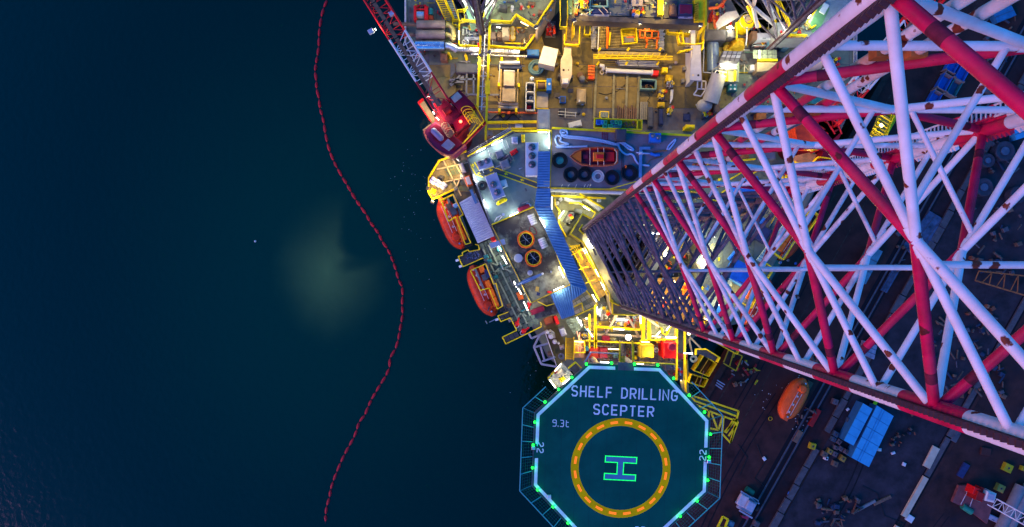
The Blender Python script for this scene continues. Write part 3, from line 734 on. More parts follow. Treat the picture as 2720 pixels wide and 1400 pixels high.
# round hatches with fan, grille
def hatch(x, y, label):
    p = P(x, y, ZF); t = thing('exhaust_hatch', label, 'hatch', p, 'round exhaust hatches')
    part('curb', MB().lathe(p, [(1.2,ZF),(1.2,ZF+.75),(1.02,ZF+.75),(1.02,ZF+.1)], 32), ored, t, True)
    part('rim', MB().torus(p, .93, .05, ZF+.8, 32), yel, t, True)
    part('well', MB().cyl(p, 1.02, ZF, ZF+.16, 28), black, t)
    mb = MB()
    for i in range(3): 
        a = R(i*60+20); mb.beam((p.x-math.cos(a)*.95, p.y-math.sin(a)*.95, ZF+.45), (p.x+math.cos(a)*.95, p.y+math.sin(a)*.95, ZF+.45), .05, .05)
    part('spokes', mb, grey, t)
    part('pull_rope', MB().path([(p.x-.5,p.y+.8,ZF+.85),(p.x-.2,p.y+.3,ZF+.62),(p.x+.05,p.y,ZF+.6),(p.x+.3,p.y-.2,ZF+.6)], .025, 5), wht, t)
    part('rope_coil', MB().path([(p.x+1.12*math.cos(a*.3)*(1+.04*math.sin(a*5)), p.y+1.12*math.sin(a*.3)*(1+.04*math.cos(a*4)), ZF+.8+.02*math.sin(a*3)) for a in range(21)], .10, 6), orange, t)
hatch(1397,637,'round orange exhaust hatch nearer the striped drums and blue roof'); hatch(1417,686,'round orange exhaust hatch beside the lavender disc lid')
for x, y, r, lab in ((1377,686,11.5,'large lavender disc lid on the stained roof'),(1408,725,7.3,'small lavender disc lid below the orange hatches')):
    p = P(x, y, ZF); solo('disc_lid', MB().lathe(p, [(S(r,ZF),ZF),(S(r,ZF),ZF+.42),(S(r,ZF)-.06,ZF+.48),(0,ZF+.5)], 28), lav, lab, 'vent lid', smooth=True)
def drum(x, y, ln, r, ang, z, lab, mat=wht):
    p = P(x, y, z+r); u = V((math.cos(R(-ang)), math.sin(R(-ang)), 0)); rr = S(r, z) if r > 3 else r
    p.z = z + rr; l = S(ln, z)/2
    t = thing('drum', lab, 'drum', (p.x, p.y, z))
    part('body', MB().tube(p-u*l, p+u*l, rr, 18), mat, t, True)
    mb = MB()
    for k in (-.62,-.15,.15,.62): mb.tube(p+u*(l*k-.05), p+u*(l*k+.05), rr*1.05, 18)
    part('hoops', mb, lav, t, True)
drum(1416,569,27,9,68,ZF,'striped white drum lying at the top corner of the stained roof')
drum(1447,637,27,9.5,66,ZF,'striped white drum lying against the blue walkway roof')
t = thing('davit', 'slim blue-grey davit arm swung across the stained roof', 'davit', P(1373,757,ZF))
a, b = P(1373,757,ZF+1.2), P(1441,727,ZF+1.0)
mb = MB(); k = (b-a).normalized(); nrm = V((-k.y,k.x,0))
mb.poly([(a+nrm*.12).xy, (a-nrm*.12).xy, (a.lerp(b,.35)-nrm*.27).xy, (a.lerp(b,.7)-nrm*.24).xy, (b-nrm*.12).xy, (b+k*.15).xy, (b+nrm*.12).xy, (a.lerp(b,.7)+nrm*.2).xy, (a.lerp(b,.35)+nrm*.27).xy], ZF+.9, ZF+1.3)
part('arm', mb, M('steel_blue', (.10,.17,.30), .4), t); part('pivot', MB().cyl(a, .25, ZF, ZF+1.5, 12), grey, t); part('tip', MB().ball((b.x,b.y,ZF+1.3), .16,.16,.14), wht, t)
part('brace_stay', MB().tube((a.x,a.y,ZF+1.5), a.lerp(b,.5)+V((0,0,.3)), .03, 5), steel, t)
solo('hose_loop', MB().path([P(1416+10*math.cos(i*.35)*(1 if i < 9 else .9), 612+11*math.sin(i*.35+.5), ZF+.06) for i in range(18)], .05, 5, True), maroon, 'dark red hose loop lying above the upper orange hatch', 'hose', smooth=True)
for x, y, w_, h_, m, lab in ((1464,722,4,5,steel,'small steel deck fitting at the middle of the stained roof'),(1427,768,9,13,M('ochre',(.35,.22,.05),.7),'ochre patch plate on the lower stained roof'),(1430,781,9,8,navy,'small navy cap on the lower stained roof'),(1460,776,12,5,red,'red strip box by the lamp at the lower roof edge')):
    solo('deck_fitting', MB().pb(x-w_/2, y-h_/2, x+w_/2, y+h_/2, ZF, ZF+.35, 10), m, lab, 'deck fitting')
solo('lamp_bench', MB().pb(1409,818,1446,832, ZL+4, ZL+5, -21), maroon, 'long maroon locker at the foot of the stained roof', 'locker')
solo('vent_plate', MB().pb(1301,640,1342,654, ZF, ZF+1.1, -17), lav, 'tilted lavender cover bridging the roof edge and the lifeboat walkway', 'cover')
# AC units
def fan(t, p, r, z):
    s = part('fan_ring', MB().lathe(p, [(r,z-.05),(r,z+.12),(r-.08,z+.12),(r-.08,z-.05)], 20), dgrey, t, True)
    part('fan_well', MB().cyl(p, r-.08, z-.05, z+.015, 20), black, s)
    mb = MB()
    for i in range(3):
        a0 = R(i*120+30); a1 = a0 + .75
        mb.add([(p.x+.08*math.cos(a0),p.y+.08*math.sin(a0),z+.05),(p.x+(r-.1)*math.cos(a0),p.y+(r-.1)*math.sin(a0),z+.07),(p.x+(r-.1)*math.cos(a1),p.y+(r-.1)*math.sin(a1),z+.03),(p.x+.08*math.cos(a1),p.y+.08*math.sin(a1),z+.03)], [[0,1,2,3]])
    mb.cyl(p, .1, z, z+.09, 8)
    part('blades', mb, M('fan_blade', (.05,.055,.06), .5), s)
    mb = MB()
    for rr in (.3, .55, .8): mb.torus(p, r*rr, .012, z+.14, 16, 3)
    part('guard', mb, steel, s)
def ac(x0, y0, x1, y1, ang, z, ht, fans, r, mat, label):
    c = P((x0+x1)/2, (y0+y1)/2, z+ht); t = thing('air_conditioner', label, 'air conditioner', (c.x, c.y, z))
    part('casing', MB().pb(x0, y0, x1, y1, z+.12, z+ht, ang, .05), mat, t)
    part('base_frame', MB().pb(x0+1, y0+1, x1-1, y1-1, z, z+.14, ang), dgrey, t)
    for fx, fy in fans: fan(t, P(fx, fy, z+ht), S(r, z+ht), z+ht)
    return t
ac(1396,378,1431,467,0,ZA,1.5,[(1413,391),(1413,414),(1413,437)],9.5,wht,'long white air conditioner with three fans beside the blue roof')
ac(1268,423,1308,446,-19,ZA,1.2,[(1277,434),(1294,427)],8,lav,'squat two-fan air conditioner under the arrow walkway bend')
ac(1298,461,1332,528,-21,ZA,1.3,[(1311,490),(1321,511)],9,lav,'tall lavender air conditioner with two fans in the roof centre')
def crate(name, x0, y0, x1, y1, z, ht, ang, mat, label, cat='box', lid=True, lidm=None):
    mb = MB().pb(x0, y0, x1, y1, z, z+ht, ang, .05)
    c = P((x0+x1)/2, (y0+y1)/2, z+ht); t = thing(name, label, cat, (c.x, c.y, z))
    part('body', mb, mat, t)
    if lid:
        g = 2.2
        part('lid', MB().pb(x0+g, y0+g, x1-g, y1-g, z+ht-.02, z+ht+.06, ang, .03), lidm or mat, t)
        w_ = (x1-x0)*.25
        part('handle', MB().pb((x0+x1)/2-w_/2, y1-3.2, (x0+x1)/2+w_/2, y1-1.8, z+ht, z+ht+.12, ang, .02), dgrey, t)
    return t
crate('vent_box', 1317,398,1338,419, ZA, 1.0, -20, grey, 'grey vent box behind the two-fan air conditioner', 'vent box')
crate('vent_box', 1330,425,1353,447, ZA, 1.2, -22, grey, 'lower grey vent box next to the dark pipe elbow', 'vent box')
crate('hatch_box', 1359,363,1375,380, ZA, .9, 0, wht, 'white square hatch box at the top of the roof', 'hatch', lidm=lav)
crate('panel_box', 1329,478,1347,498, ZA, .6, -17, wht, 'white panel box touching the tall lavender air conditioner', 'panel')
crate('fire_box', 1355,398,1375,409, ZA, .5, -30, red, 'tilted red box on the blue-grey roof', 'fire box')
crate('locker', 1376,546,1408,561, ZA, .6, -22, maroon, 'low red-brown locker by the rail above the exhaust deck', 'locker')
crate('blue_locker', 1385,357,1394,376, ZA, 1.0, 0, yel, 'narrow yellow locker beside the white hatch box', 'locker')
solo('elbow_duct', MB().path([P(1338,420,ZA+.5),P(1352,412,ZA+.9),P(1358,424,ZA+.9),P(1352,434,ZA+.5)], .22, 8), dgrey, 'dark duct elbow joining the two grey vent boxes', 'duct', smooth=True)
solo('saddle', MB().path([P(1323,541,ZA+.2),P(1328,537,ZA+.75),P(1337,532,ZA+.8),P(1343,530,ZA+.25)], .28, 8), yel, 'curved yellow saddle lying on the open roof', 'saddle', smooth=True)
solo('vent_pipe', MB().path([P(1313,590,ZA+.1),P(1320,578,ZA+.6),P(1332,572,ZA+.6)], .07, 6).path([P(1320,592,ZA+.1),P(1333,575,ZA+.8)], .06, 6).tube(P(1337,570,ZA), P(1337,570,ZA+1.2), .2, 10), wht, 'bent white vent pipes in the lower roof corner', 'pipe')
for l in ([(1334,376),(1340,392),(1343,398)], [(1295,393),(1303,418),(1308,428)], [(1344,373),(1353,394)]):
    solo('cable', MB().path([P(x, y, ZA+.04) for x, y in l], .03, 5), wht, {1334:'white cable running from the roof lamp to the grey vent box',1295:'white cable running down to the two-fan air conditioner',1344:'short white cable beside the tilted red box'}[l[0][0]], 'cable')
# coils of hose
def coil(x, y, r, n, tr, z, mat, label, cat='hose coil', tail=None, fill=None):
    p = P(x, y, z); rr = S(r, z); t = thing('hose_coil', label, cat, p); rnd = random.Random(x*31+y)
    for k in range(n):
        e = 1 - (k % 4)*.13 - rnd.uniform(0,.05); zz_ = z + tr*(1 + 1.75*(k//4)); ph = rnd.uniform(0, 6); ox, oy = rnd.uniform(-.05,.05)*rr, rnd.uniform(-.05,.05)*rr
        part('turn', MB().path([(p.x+ox+rr*e*math.cos(a*.262)*(1+.03*math.sin(2*a*.262+ph)), p.y+oy+rr*e*math.sin(a*.262)*(1+.03*math.cos(3*a*.262+ph)), zz_+.02*math.sin(a*.262+ph)) for a in range(24)], tr, 6, True), mat, t, True)
    if tail: part('tail', MB().path([P(a, b, z+tr) for a, b in tail], tr, 6), mat, t, True)
    if fill: part('centre', MB().cyl(p, rr*.6, z, z+tr*1.5, 16), fill, t)
    return t
coil(1281,493,11,8,.09,ZA,black,'black hose coil left of the tall lavender air conditioner')

# ---------------------------------------------------------------- blue-lit storage deck
STO = thing('storage_deck', 'purple-grey roof deck with rope, tyres of hose and an orange boat', 'roof deck', P(1640,420,MD))
part('wall', MB().pp([(1467,342),(1850,362),(1850,500),(1460,497)], MD, ZB-.32), wallw, STO)
part('deck', MB().pp([(1467,342),(1850,362),(1850,506),(1461,497)], ZB-.3, ZB), pdeck, STO)
for x0, y0, x1, y1 in ((1470,346,1560,420),(1563,350,1650,424),(1653,354,1740,428),(1743,358,1828,432),(1468,423,1558,493),(1561,427,1648,496),(1651,431,1738,499),(1741,435,1828,502)):
    part('deck_sheet', MB().pb(x0, y0, x1, y1, ZB-.02, ZB+.012, 1.5, 0), pdeck, STO)
part('edge_beam', MB().pp([(1466,337),(1852,358),(1852,363),(1466,342)], ZB-.3, ZB+.25), yel, STO)
part('edge_beam', MB().pp([(1462,497),(1852,506),(1852,510),(1462,501)], ZB-.3, ZB+.2), yeld, STO)
part('edge_beam', MB().pp([(1463,342),(1467,342),(1463,500),(1459,500)], ZB-.3, ZB+.2), yeld, STO)
part('insulated_pipe', MB().tube(P(1462,505,ZB-.4), P(1700,514,ZB-.4), .28, 10), wht, STO, True)
part('handrail', MB().beam(P(1620,502,ZB+.6), P(1690,482,ZB+.6), .12, .12), yel, STO)
mb = MB()
for x in (1600, 1606, 1612): mb.beam(P(x,352,ZB+.03), P(x+2,385,ZB+.03), .06, .06)
for y in range(354, 386, 4): mb.beam(P(1598,y,ZB+.05), P(1616,y,ZB+.05), .05, .05)
part('ladder', mb, maroon, STO)
mb = MB()
for x in (1652, 1656): mb.beam(P(x,378,ZB+.05), P(x-1,470,ZB+.05), .08, .08)
part('cable_tray', mb, M('tray', (.09,.05,.06), .7), STO)
RP = M('rope_blue_white', (.36,.43,.60), .8, var=.25, scale=14, bump=.4, bscale=40)
def rope(l, label, r=.15):
    # smooth the hand-placed points
    q = l
    for _ in range(2):
        n_ = [q[0]]
        for a, b in zip(q, q[1:]): n_ += [(a[0]*.75+b[0]*.25, a[1]*.75+b[1]*.25), (a[0]*.25+b[0]*.75, a[1]*.25+b[1]*.75)]
        q = n_ + [q[-1]]
    return solo('mooring_rope', MB().path([P(x, y, ZB+r+.05*math.sin(i*.9)) for i, (x, y) in enumerate(q)], r, 7), RP, label, 'rope', smooth=True)
rope([(1640,384),(1600,372),(1540,364),(1510,362),(1492,358),(1487,348),(1494,344),(1505,347),(1508,356),(1500,360)], 'pale mooring rope bight looping at the deck corner over the orange boat', .15)
rope([(1500,352),(1488,352),(1496,366),(1540,368),(1600,377),(1636,386),(1645,384)], 'second pale rope running next to the corner bight above the boat', .14)
rope([(1520,390),(1480,393),(1476,388),(1520,384),(1485,376),(1492,366),(1482,358),(1474,366),(1478,382),(1490,392),(1560,389)], 'tangled pale rope ends coiled beside the left deck edge', .14)
rope([(1634,384),(1644,378),(1652,380),(1668,395),(1684,401),(1680,394),(1664,384),(1655,377),(1645,377),(1640,384),(1650,402),(1664,412),(1676,408),(1684,414),(1688,426),(1697,438),(1724,440)], 'knotted pale rope winding from the boat stern to the blue pipe', .14)
rope([(1772,397),(1776,386),(1797,366),(1790,382),(1776,398)], 'short pale rope hank by the banded leg', .12)
for x, y, r, m, lab, fl in ((1487,426,20,black,'black hose coil with dark water in it at the left deck edge',teal),(1516,464,19,black,'black hose coil second from the left along the deck edge',None),(1552,464,17.5,black,'black hose coil between another black coil and the white coil',None),(1588,469,15.5,wht,'white hose coil among black coils on the storage deck',None),(1625,473,19,black,'black hose coil just right of the white coil',navy),(1671,460,20.5,black,'largest black hose coil with an orange tie near the blue pipe',navy)):
    coil(x, y, r, 9, .085 if m is black else .05, ZB, m, lab, tail=[(x+10,y-12),(x+4,y-20),(x-8,y-18)] if x == 1552 else None, fill=fl)
solo('orange_tie', MB().path([P(1662,446,ZB+.5),P(1664,441,ZB+.6),P(1660,440,ZB+.5)], .09, 6), orange, 'orange tie strap on the largest black hose coil', 'strap')
t = thing('rescue_boat', 'open orange rescue boat strapped down on the storage deck', 'rescue boat', P(1580,416,ZB))
bl = [(1515,415),(1527,405),(1545,396),(1568,392),(1600,391),(1630,393),(1641,398),(1641,433),(1630,438),(1600,441),(1568,441),(1545,437),(1527,427)]
ctr = V(P(1580,416,ZB))
def scl(pts, f, z): 
    q = [P(x, y, ZB+1.2) for x, y in pts]; c = sum(q, V((0,0,0)))/len(q)
    return [V((c.x+(p.x-c.x)*f[0], c.y+(p.y-c.y)*f[1], z)) for p in q]
n = len(bl); r0, r1, r2, r3 = scl(bl,(.86,.6),ZB), scl(bl,(.97,.92),ZB+.7), scl(bl,(1,1),ZB+1.15), scl(bl,(.93,.84),ZB+1.15)
fs = []
for k in range(3): fs += [[k*n+i, (k+1)*n+i, (k+1)*n+(i+1)%n, k*n+(i+1)%n] for i in range(n)]
part('hull', MB().add(r0+r1+r2+r3, fs), ored, t, True)
part('floor', MB().poly([(p.x,p.y) for p in scl(bl,(.93,.85),0)], ZB+.2, ZB+.55), maroon, t)
part('bow_deck', MB().pp([(1519,415),(1530,406),(1544,400),(1544,432),(1530,424)], ZB+.9, ZB+1.2), orange, t)
part('console', MB().pb(1576,404,1605,427, ZB+.5, ZB+1.5, 0, .08), orange, t); part('seat', MB().pb(1584,410,1604,421, ZB+1.45, ZB+1.6, 0, .05), red, t)
part('thwart', MB().pb(1549,410,1562,422, ZB+.5, ZB+.9), maroon, t); part('thwart', MB().pb(1608,404,1632,428, ZB+.5, ZB+1.0), red, t)
part('fender_rail', MB().path([(p.x,p.y,ZB+1.2) for p in r2], .09, 6, True), M('fender', (.40,.08,.03), .7), t, True)
for x in (1567,1588,1604): part('strap', MB().path([P(x-1,391,ZB+.9),P(x,394,ZB+1.35),P(x,438,ZB+1.35),P(x+1,442,ZB+.9)], .045, 5), M('strap_web', (.75,.45,.30), .7), t)
part('transom_frame', MB().path([P(1632,396,ZB+1.2),P(1638,404,ZB+1.5),P(1638,428,ZB+1.5),P(1632,436,ZB+1.2)], .07, 6), cream, t)
ac(1726,353,1756,377,1,ZB,1.2,[(1735,360),(1749,365)],6,blue,'blue two-fan cooler on the storage deck')
crate('access_hatch', 1636,343,1664,374, ZB, 1.3, 1, M('hatch_brown',(.06,.05,.055),.6), 'dark square access hatch at the yellow deck edge', 'hatch')
t = thing('blue_pipe', 'angular sky-blue pipe frame lying on the storage deck', 'pipe', P(1705,430,ZB))
part('pipe', MB().beam(P(1702,392,ZB+.25), P(1700,472,ZB+.25), .42, .4), bluer, t); part('pipe', MB().beam(P(1698,394,ZB+.30), P(1727,394,ZB+.30), .38, .4), bluer, t)
part('flange', MB().tube(P(1697,407,ZB+.3), P(1707,407,ZB+.3), .25, 10), wht, t)
solo('strop', MB().path([P(1727,408,ZB+.2),P(1740,412,ZB+.25),P(1752,411,ZB+.2)], .22, 8), blue, 'dark blue lifting strop beside the sky-blue pipe', 'strop', smooth=True)
solo('rope_end', MB().path([P(1690,405,ZB+.15),P(1705,407,ZB+.55),P(1725,408,ZB+.2)], .11, 6), RP, 'short rope end laid over the sky-blue pipe', 'rope', smooth=True)
solo('lashing', MB().path([P(1728,406,ZB+.12),P(1750,401,ZB+.15),P(1772,400,ZB+.12)], .07, 5), M('lashing_orange',(.35,.12,.03),.8), 'thin orange lashing line beside the dark blue strop', 'rope')
solo('lashing', MB().path([P(1715,440,ZB+.12),P(1728,424,ZB+.15),P(1760,416,ZB+.12)], .06, 5), M('lashing_brown',(.16,.09,.05),.8), 'thin brown line curving below the dark blue strop', 'rope')
mb = MB()
for x in (1490,1508,1528,1551,1559,1566): mb.tube(P(x,498,ZB), P(x+4,490,ZB+.8), .035, 5)
part('hook_posts', mb, wht, STO)
# bins trough on the yellow edge
TR = thing('bin_trough', 'yellow trough of coloured bins on the edge above the storage deck', 'trough', P(1640,330,ZB-.3))
part('tray', MB().pp([(1579,315),(1705,320),(1704,344),(1578,339)], ZB-.2, ZB+.0), yeld, TR)
for a, b in (((1579,315),(1705,320)),((1578,340),(1704,345)),((1579,315),(1578,340)),((1705,320),(1704,345)),((1693,320),(1692,344))): part('side', MB().beam(P(*a,ZB+.5), P(*b,ZB+.5), .14, .5), yel, TR)
for i, (x0,y0,x1,y1,m,lab) in enumerate(((1584,318,1596,331,blue,'deep blue bin at the left end of the yellow trough'),(1597,319,1603,330,sblue,'narrow sky-blue bin next to the deep blue bin'),(1604,319,1613,330,green,'green bin right of the narrow sky-blue bin'),(1601,330,1613,340,green,'light green bin in the front row near the blue bins'),(1615,330,1628,339,green,'green front-row bin standing a bit apart'),(1622,319,1632,329,teal,'teal bin starting the back row of four'),(1633,319,1641,329,green,'green bin in the back row beside the teal bin'),(1642,320,1652,331,green,'green bin at the right end of the back row'),(1630,331,1651,339,teal,'wide teal crate in the front row'))):
    t = crate('bin', x0,y0,x1,y1, ZB, .8, 2, m, lab, 'bin', lid=False)
    t['group'] = 'coloured bins in the yellow trough'
    part('rim', MB().pb(x0+2,y0+2,x1-2,y1-2, ZB+.75, ZB+.81, 2, 0), M('bin_dark_'+m.name, tuple(c*.35 for c in (.03,.3,.14)) if m in (green, teal) else (.01,.05,.2), .6), t)
mb = MB(); rr = random.Random(5)
for k in range(26):
    x, y = rr.uniform(1655,1690), rr.uniform(325,340); mb.beam(P(x,y,ZB+.3), P(x+rr.uniform(-5,5),y+rr.uniform(-5,5),ZB+.5), .15, .12)
solo('scrap', mb, brownp, 'brown scrap metal lying in the right end of the yellow trough', 'scrap')
crate('stair_tower', 1428,290,1461,346, MD, 10.5, 0, cream, 'tall beige stair tower casing above the white air conditioner', 'stair tower')
lamp((1429,351,1453,351), ZA+1.6, ACC); lamp((1458,356,1459,396), ZA+.7, ACC, LAMPC, .06)
# ---------------------------------------------------------------- left lifeboat side
LB = thing('lifeboat_platform', 'grey-green grating walkway with yellow rails along the left lifeboats', 'platform', P(1340,760,MD))
part('deck_support', MB().pp([(1240,420),(1309,600),(1411,804),(1424,846),(1340,840),(1270,650),(1205,510),(1175,440)], ZL-1.2, ZL-.3), dgrey, LB)
# upper left corner platform
part('floor', MB().pp([(1230,402),(1168,430),(1142,474),(1141,513),(1151,531),(1206,506),(1262,512),(1243,425)], ZL-.15, ZL-.02), M('warm_floor',(.17,.14,.09),.75,var=.3), LB)
panels('grating_panel', (1170,432),(1232,404),(1262,510),(1208,506), 5, 6, ZL+.05, [grate, M('grating_warm',(.22,.18,.12),.7,var=.3), grate], LB, gap=.09)
part('guard_rail', rails([(1240,404),(1168,429),(1141,474),(1140,514),(1151,531),(1207,505)], ZL, r=.07), yel, LB)
mb = MB()
for a, b in (((1160,450),(1250,430)),((1178,426),(1225,520)),((1200,418),(1245,500)),((1150,490),(1245,470)),((1225,468),(1208,505))): mb.beam(P(*a,ZL+.25), P(*b,ZL+.25), .18, .14)
part('cross_beam', mb, cream, LB)
for i, (x0,y0) in enumerate(((1143,470),(1156,477),(1170,484))):
    c = P(x0+8, y0+10, ZL+1.2); t = thing('raft_canister', ['uppermost bright white raft canister of three at the platform corner','middle bright white raft canister of three at the platform corner','lowest bright white raft canister of three at the platform corner'][i], 'life raft', (c.x,c.y,ZL), 'raft canisters')
    a, b = P(x0+2,y0+17,ZL+.75), P(x0+13,y0+3,ZL+.75)
    part('shell', MB().tube(a, b, .47, 16), M('canister_white',(.82,.82,.80),.35,var=.05), t, True); part('band', MB().tube(a.lerp(b,.46), a.lerp(b,.54), .49, 16), grey, t, True)
    part('cradle', MB().box((c.x,c.y), .7, .6, ZL, ZL+.35, 40), dgrey, t)
crate('orange_locker', 1236,467,1252,493, ZL, 1.2, -20, orange, 'orange and white locker on the corner platform', 'locker', lidm=wht)
crate('white_cabinet', 1222,433,1234,460, ZL, 1.0, -22, lav, 'lavender cabinet by the wall of the corner platform', 'cabinet')
crate('grey_cabinet', 1166,465,1178,475, ZL, .9, 20, dgrey, 'small grey cabinet beside the raft canisters', 'cabinet')
crate('grey_cabinet', 1222,464,1233,475, ZL, .7, 0, wht, 'small white cabinet left of the orange locker', 'cabinet')
crate('yellow_box', 1145,501,1156,514, ZL, .8, 20, yel, 'small yellow box below the raft canisters', 'box')
crate('grey_cabinet', 1204,496,1216,507, ZL, .8, -25, grey, 'grey cabinet at the lower edge of the corner platform', 'cabinet')
flood(1150,535,ZL+1.2,(1175,490,ZL),900,WARM,LB,130); flood(1217,425,ZL+2.4,(1160,500,ZL),900,WARM,LB,130)
flood(1136,500,ZL+1.6,(1120,520,0),600,WARM,LB,120)
light('platform_light','POINT',P(1178,452,ZL+2.6),260,WARM,LB,.3); light('platform_light','POINT',P(1150,520,ZL+2.2),220,WARM,LB,.3)
# corrugated lavender roof
LR = thing('shelter_roof', 'lavender corrugated shelter roof between lifeboat and accommodation', 'shelter roof', P(1265,575,ZL))
part('roof_sheet', corr((1220,538),(1263,513),(1313,627),(1269,646), 20, ZL+3), M('shelter_sheet',(.46,.46,.50),.45,var=.1,stain=(.3,.3,.34),samt=.4), LR)
part('frame', MB().pp([(1224,540),(1260,517),(1308,624),(1271,641)], ZL, ZL+.3), dgrey, LR)
mb = MB()
for x, y in ((1224,540),(1260,517),(1308,624),(1271,641)): mb.tube(P(x,y,ZL), P(x,y,ZL+2.9), .07, 6)
part('posts', mb, grey, LR)
solo('blue_strip', MB().pp([(1247,505),(1254,502),(1268,538),(1262,542)], ZL+3.1, ZL+3.25), bluer, 'blue strip awning at the head of the lavender roof', 'awning')
# long grating walkway
panels('grating_panel', (1272,648),(1313,630),(1412,806),(1357,842), 4, 13, ZL, [grate, M('grating_b',(.105,.14,.125),.6,var=.2,bump=.3,bscale=30), M('grating_c',(.065,.09,.08),.6,var=.25,bump=.3,bscale=30)], LB, gap=.07)
panels('grating_panel', (1357,843),(1412,808),(1434,860),(1376,882), 4, 3, ZL, grate, LB, gap=.07)
panels('grating_panel', (1337,896),(1374,880),(1382,896),(1345,911), 3, 1, ZL, dgrey, LB, gap=.07)
panels('grating_panel', (1325,838),(1348,828),(1354,842),(1332,851), 2, 1, ZL, dgrey, LB, gap=.07)
part('guard_rail', rails([(1436,856),(1437,867),(1344,912),(1335,894),(1373,876),(1356,843),(1331,853),(1323,838),(1350,828)], ZL, r=.06), yel, LB)
part('guard_rail', rails([(1264,650),(1272,652),(1274,664),(1248,669),(1245,664),(1229,672),(1231,678),(1219,682),(1231,709),(1284,686)], ZL, r=.06), yel, LB)
part('floor', MB().pp([(1220,683),(1246,668),(1276,664),(1284,685),(1232,708)], ZL-.1, ZL-.02), dgrey, LB)
mb = MB()
for a, b in (((1282,660),(1385,868)),((1297,650),(1400,860)),((1285,690),(1330,708)),((1330,708),(1310,728)),((1330,708),(1358,722)),((1320,720),(1358,705)),((1375,820),(1398,840)),((1375,842),(1402,815)),((1390,800),(1408,838))): mb.beam(P(*a,ZL+.2), P(*b,ZL+.2), .22, .14)
part('cross_beam', mb, M('beam_pale', (.22,.26,.20), .6, var=.15), LB)
for l in ((1322,650,1331,668),(1418,835,1460,812)): lamp(l, ZL+1.8, LB)
mb = MB(); rr = random.Random(3)
for k in range(60):
    x, y = rr.uniform(1242,1274), rr.uniform(666,688); p = P(x,y,ZL+.06); mb.box((p.x,p.y), .12, .09, ZL, ZL+rr.uniform(.08,.3), rr.uniform(0,90))
solo('net_bundle', mb, M('sequin',(.25,.25,.35),.3,metal=.6), 'bundle of glinting netting on the small platform between lifeboats', 'net')
for x, y, lab in ((1215,692,'upper'),(1224,708,'lower'),(1320,849,'last')):
    p = P(x, y, ZL); t = thing('float_light', {'upper':'white float light outside the small platform, nearer the upper lifeboat','lower':'white float light outside the small platform, nearer the lower lifeboat','last':'white float light below the stern of the lower lifeboat'}[lab], 'float light', p)
    part('float', MB().tube((p.x-.22,p.y-.05,ZL+.3), (p.x+.22,p.y+.1,ZL+.3), .17, 10), M('canister_white'), t, True); part('bracket', MB().beam((p.x+.2,p.y+.1,ZL+.2),(p.x+.8,p.y+.2,ZL+.1),.08,.08), grey, t)
for x, y, m, lab in ((1291,682,teal,'small teal bin at the head of the grating walkway'),(1300,693,teal,'small teal bin a step below the first teal bin'),(1317,736,teal,'small teal bin halfway along the grating walkway'),(1352,812,brownp,'brown box on the lower grating walkway'),(1356,850,grey,'grey box by the step in the walkway'),(1326,661,teal,'dark teal box under the lavender cover')):
    crate('walkway_box', x-6,y-5,x+6,y+5, ZL+.05, .8, -20, m, lab, 'box')
crate('fire_cabinet', 1374,775,1388,796, ZL+.05, 1.2, -22, orange, 'orange cabinet on the wall beside the grating walkway', 'cabinet')
crate('pink_box', 1304,629,1315,640, ZL+.05, 3, -22, red, 'small red box at the corner of the lavender roof', 'box')
def monitor(x, y, z, ang, lab):
    p = P(x, y, z); t = thing('fire_monitor', lab, 'fire monitor', p); u = V((math.cos(R(-ang)), math.sin(R(-ang)), 0))
    part('pedestal', MB().cyl(p, .28, z, z+.7, 12).cyl(p, .4, z, z+.1, 12), red, t, True)
    part('barrel', MB().tube(p+V((0,0,.9))-u*.3, p+V((0,0,1.1))+u*1.0, .2, 10, .13).ball(p+V((0,0,.9)), .34,.34,.3), red, t, True)
    part('wheel', MB().torus(p-u*.25, .3, .05, z+1.0, 14, 5), wht, t)
monitor(1374,860,ZL,-75,'red fire monitor on the walkway just above the yellow step'); monitor(1391,880,ZL,-40,'red fire monitor beside the long yellow platform rail'); monitor(1407,806,ZL+2.5,100,'red fire monitor at the corner of the stained roof')
